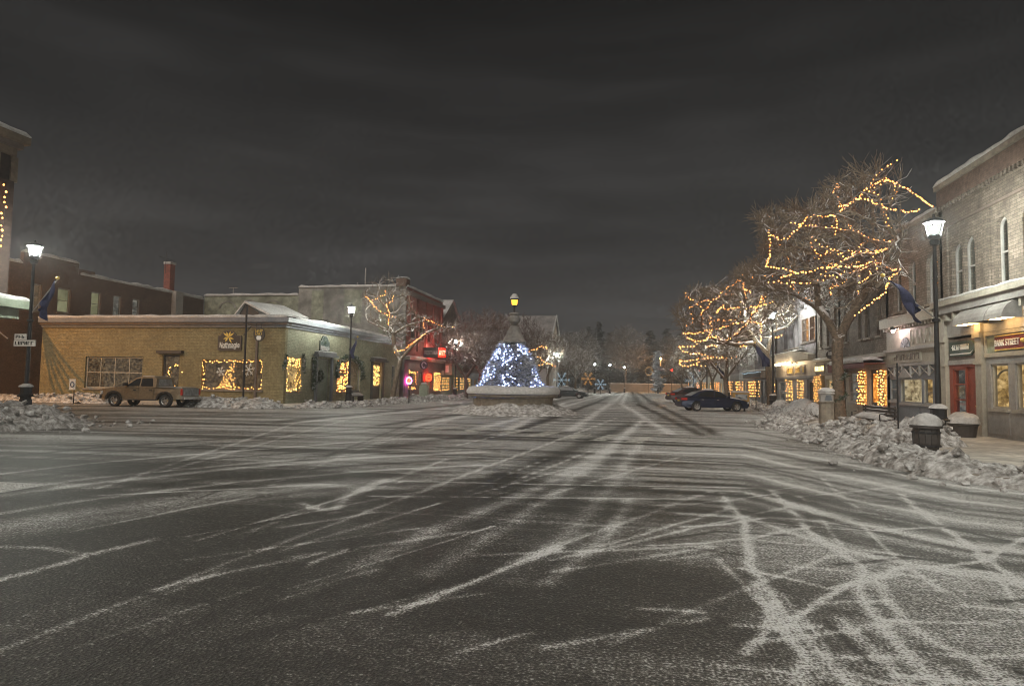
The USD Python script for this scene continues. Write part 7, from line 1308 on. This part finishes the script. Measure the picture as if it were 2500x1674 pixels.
for px_, py_, rx, h, lb, sd in ((2140, 1034, 1.0, .85, 'rounded shrub under snow in front of the orange lit door', 21), (1958, 1016, 1.35, .95, 'rounded snowy shrub left of the stone litter bin', 22), (1990, 1022, .8, .8, 'small snowy shrub touching the stone litter bin', 23), (1908, 1006, 1.0, .8, 'snow buried shrub by the second right lamp', 24)):
    c = at_z(px_, py_, .1); rng = np.random.default_rng(sd); t = thing('shrub', lb, 'shrub', tuple(c)); n = 900; d_ = rng.normal(0, 1, (n, 3)); d_[:, 2] = np.abs(d_[:, 2]); d_ /= np.linalg.norm(d_, axis=1, keepdims=True); q = c + d_ * (rx * .62, rx * .8, h) * (.75 + .25 * rng.random((n, 1))); a = rng.normal(0, .1, (n, 3)); b = rng.normal(0, .02, (n, 3))
    part(t, 'twigs', (np.stack([q - b, q + b, q + a], 1).reshape(-1, 3), np.arange(3 * n).reshape(-1, 3)), BARK); dome(t, 'snow_cap', c + (0, 0, h * .28), rx * .6, rx * .76, h * .74, sd)
t = thing('newspaper_box', 'orange lit box standing in snow beside the navy sedan bonnet', 'newspaper box', tuple(at_z(1812, 1000, .1))); c = at_z(1808, 1000, .1)
part(t, 'cabinet', MB().box(c[0] - .55, c[0] + .55, c[1] - .35, c[1] + .35, .35, 1.3), plain('ochre_box', (.42, .24, .06), .6)); part(t, 'leg', MB().box(c[0] - .3, c[0] - .2, c[1] - .1, c[1] + .1, .0, .349), BLACK); part(t, 'leg', MB().box(c[0] + .2, c[0] + .3, c[1] - .1, c[1] + .1, .0, .349), BLACK); part(t, 'snow_cap', MB().box(c[0] - .57, c[0] + .57, c[1] - .37, c[1] + .37, 1.301, 1.42), CLEAN_SNOW); part(t, 'window', MB().box(c[0] - .4, c[0] + .4, c[1] - .362, c[1] - .352, .8, 1.2), GREYGLASSROOM)
c = at_x(1035, 975, -19.3); t = thing('mailbox', 'green mailbox on the pavement before the restaurant', 'mailbox', (c[0], c[1], .13)); part(t, 'body', MB().box(c[0] - .4, c[0] + .4, c[1] - .3, c[1] + .3, .13, 1.2), GREENPAINT); a_ = np.linspace(0, math.pi, 9); top = [(c[0] + .4 * math.cos(q_), 1.2 + .32 * math.sin(q_)) for q_ in a_]; m_ = trimesh.creation.extrude_polygon(Polygon(top), .6, engine='earcut'); part(t, 'lid', MB().add(np.c_[m_.vertices[:, 0], c[1] - .3 + m_.vertices[:, 2], m_.vertices[:, 1] + .002], m_.faces), GREENPAINT); dome(t, 'snow_cap', (c[0], c[1], 1.5), .34, .3, .16, 31)
c = at_x(880, 965, -20.6); t = thing('bench', 'snow covered bench under the garlanded double window', 'bench', (c[0], c[1], .13)); y_b = c[1]
for k in range(3): part(t, 'seat_slat', MB().box(-21.1 + .15 * k, -20.98 + .15 * k, y_b - 1.2, y_b + 1.0, .52, .56), DARKWOOD)
for k in range(2): part(t, 'back_slat', MB().box(-21.2, -21.16, y_b - 1.2, y_b + 1.0, .68 + .18 * k, .80 + .18 * k), DARKWOOD)
for yy in (y_b - 1.0, y_b + .8): part(t, 'leg', MB().box(-21.18, -20.7, yy, yy + .06, .1, .519), BLACK)
dome(t, 'seat_snow', (-20.88, y_b - .1, .561), .3, 1.05, .25, 33)

# overhead wires beyond the left edge of the picture: the sodium lamp throws their shadows on the tan wall
Ls = np.array([-41.5, 28.7, 8.44]); t = thing('overhead_wires', 'wires by the left sodium lamp, outside the picture', 'wires', (-41, 34, 5))
for k, (ex, ey) in enumerate(((140, 975), (163, 978), (188, 978), (214, 975), (250, 968))):
    s_, e_ = np.array([FRONT.u(102, 800), 39.7, FRONT.z(102, 800)]), np.array([FRONT.u(ex, ey), 39.7, FRONT.z(ex, ey)]); q = np.linspace(0, 1, 12)[:, None]; S_ = s_ + (e_ - s_) * q; S_[:, 2] -= (.55 * np.sin(q * math.pi))[:, 0]
    part(t, 'wire', MB().tube(Ls + (S_ - Ls) * .55, .06, 5), BLACK)

# thin frosty air over the town
HAZE = .0013
hz_ = mat('frosty_air', {'v': ('principled_volume', {'color': (.93, .92, .92), 'density': HAZE, 'anisotropy': .45})}, [], None, 'v.volume')
single('haze', MB().box(-905, 905, -705, 1505, -1.6, 22), hz_, 'thin frosty night air over the whole town', 'haze', kind='stuff')

# smoke drifting from the roof vent
sm = mat('chimney_smoke', {'g': ('texture_coordinate', {}), 'sep': ('separate_xyz', {}), 'n': ('noise_texture', {'scale': 4.0, 'detail': 4.0}), 'y1': ('math', {'math_type': 'multiply_add', 'value2': 2.0, 'value3': -1.0}), 'y2': ('math', {'math_type': 'multiply_add', 'value2': 2.0, 'value3': -1.0}), 'sq1': ('math', {'math_type': 'multiply'}), 'sq2': ('math', {'math_type': 'multiply'}), 'ad': ('math', {'math_type': 'add'}),
    'e': ('map_range', {'from_min': .05, 'from_max': .9, 'to_min': 1.0, 'to_max': 0.0, 'clamp': True}), 'nr': ('map_range', {'from_min': .35, 'from_max': .65, 'to_min': .2, 'to_max': 1.0, 'clamp': True}), 'fx': ('map_range', {'from_min': .2, 'from_max': 1.0, 'to_min': 1.0, 'to_max': 0.0, 'clamp': True}), 'm': ('math', {'math_type': 'multiply'}), 'm1': ('math', {'math_type': 'multiply'}), 'm2': ('math', {'math_type': 'multiply', 'value2': .10}), 'v': ('principled_volume', {'color': (.85, .78, .74), 'anisotropy': .1})},
    [('g.generated', 'n.vector'), ('g.generated', 'sep.vector'), ('sep.y', 'y1.value1'), ('sep.z', 'y2.value1'), ('y1.value', 'sq1.value1'), ('y1.value', 'sq1.value2'), ('y2.value', 'sq2.value1'), ('y2.value', 'sq2.value2'), ('sq1.value', 'ad.value1'), ('sq2.value', 'ad.value2'), ('ad.value', 'e.value'), ('n.fac', 'nr.value'), ('sep.x', 'fx.value'), ('e.result', 'm.value1'), ('nr.result', 'm.value2'), ('m.value', 'm1.value1'), ('fx.result', 'm1.value2'), ('m1.value', 'm2.value1'), ('m2.value', 'v.density')], None, 'v.volume')
u_ = FT.u(559, 700); x_ = np.linspace(0, 7.5, 10)
pl = trimesh.creation.icosphere(subdivisions=2); V_ = pl.vertices * (4.6, 1.5, 1.5)
s_ = thing('smoke_plume', 'thin brownish smoke drifting right from the roof vent behind the corner shop', 'smoke', (u_ + 3.2, YT + 1.2, FT.z(559, 700) + 2.0))
stage.GetPrimAtPath(s_).GetAttribute('xformOp:rotateZ').Set(0.0)
a_ = math.radians(-33); R_ = np.array([[math.cos(a_), 0, math.sin(a_)], [0, 1, 0], [-math.sin(a_), 0, math.cos(a_)]])
part(s_, 'smoke', (V_ @ R_.T + LOC[s_], pl.faces), sm, kind='stuff')
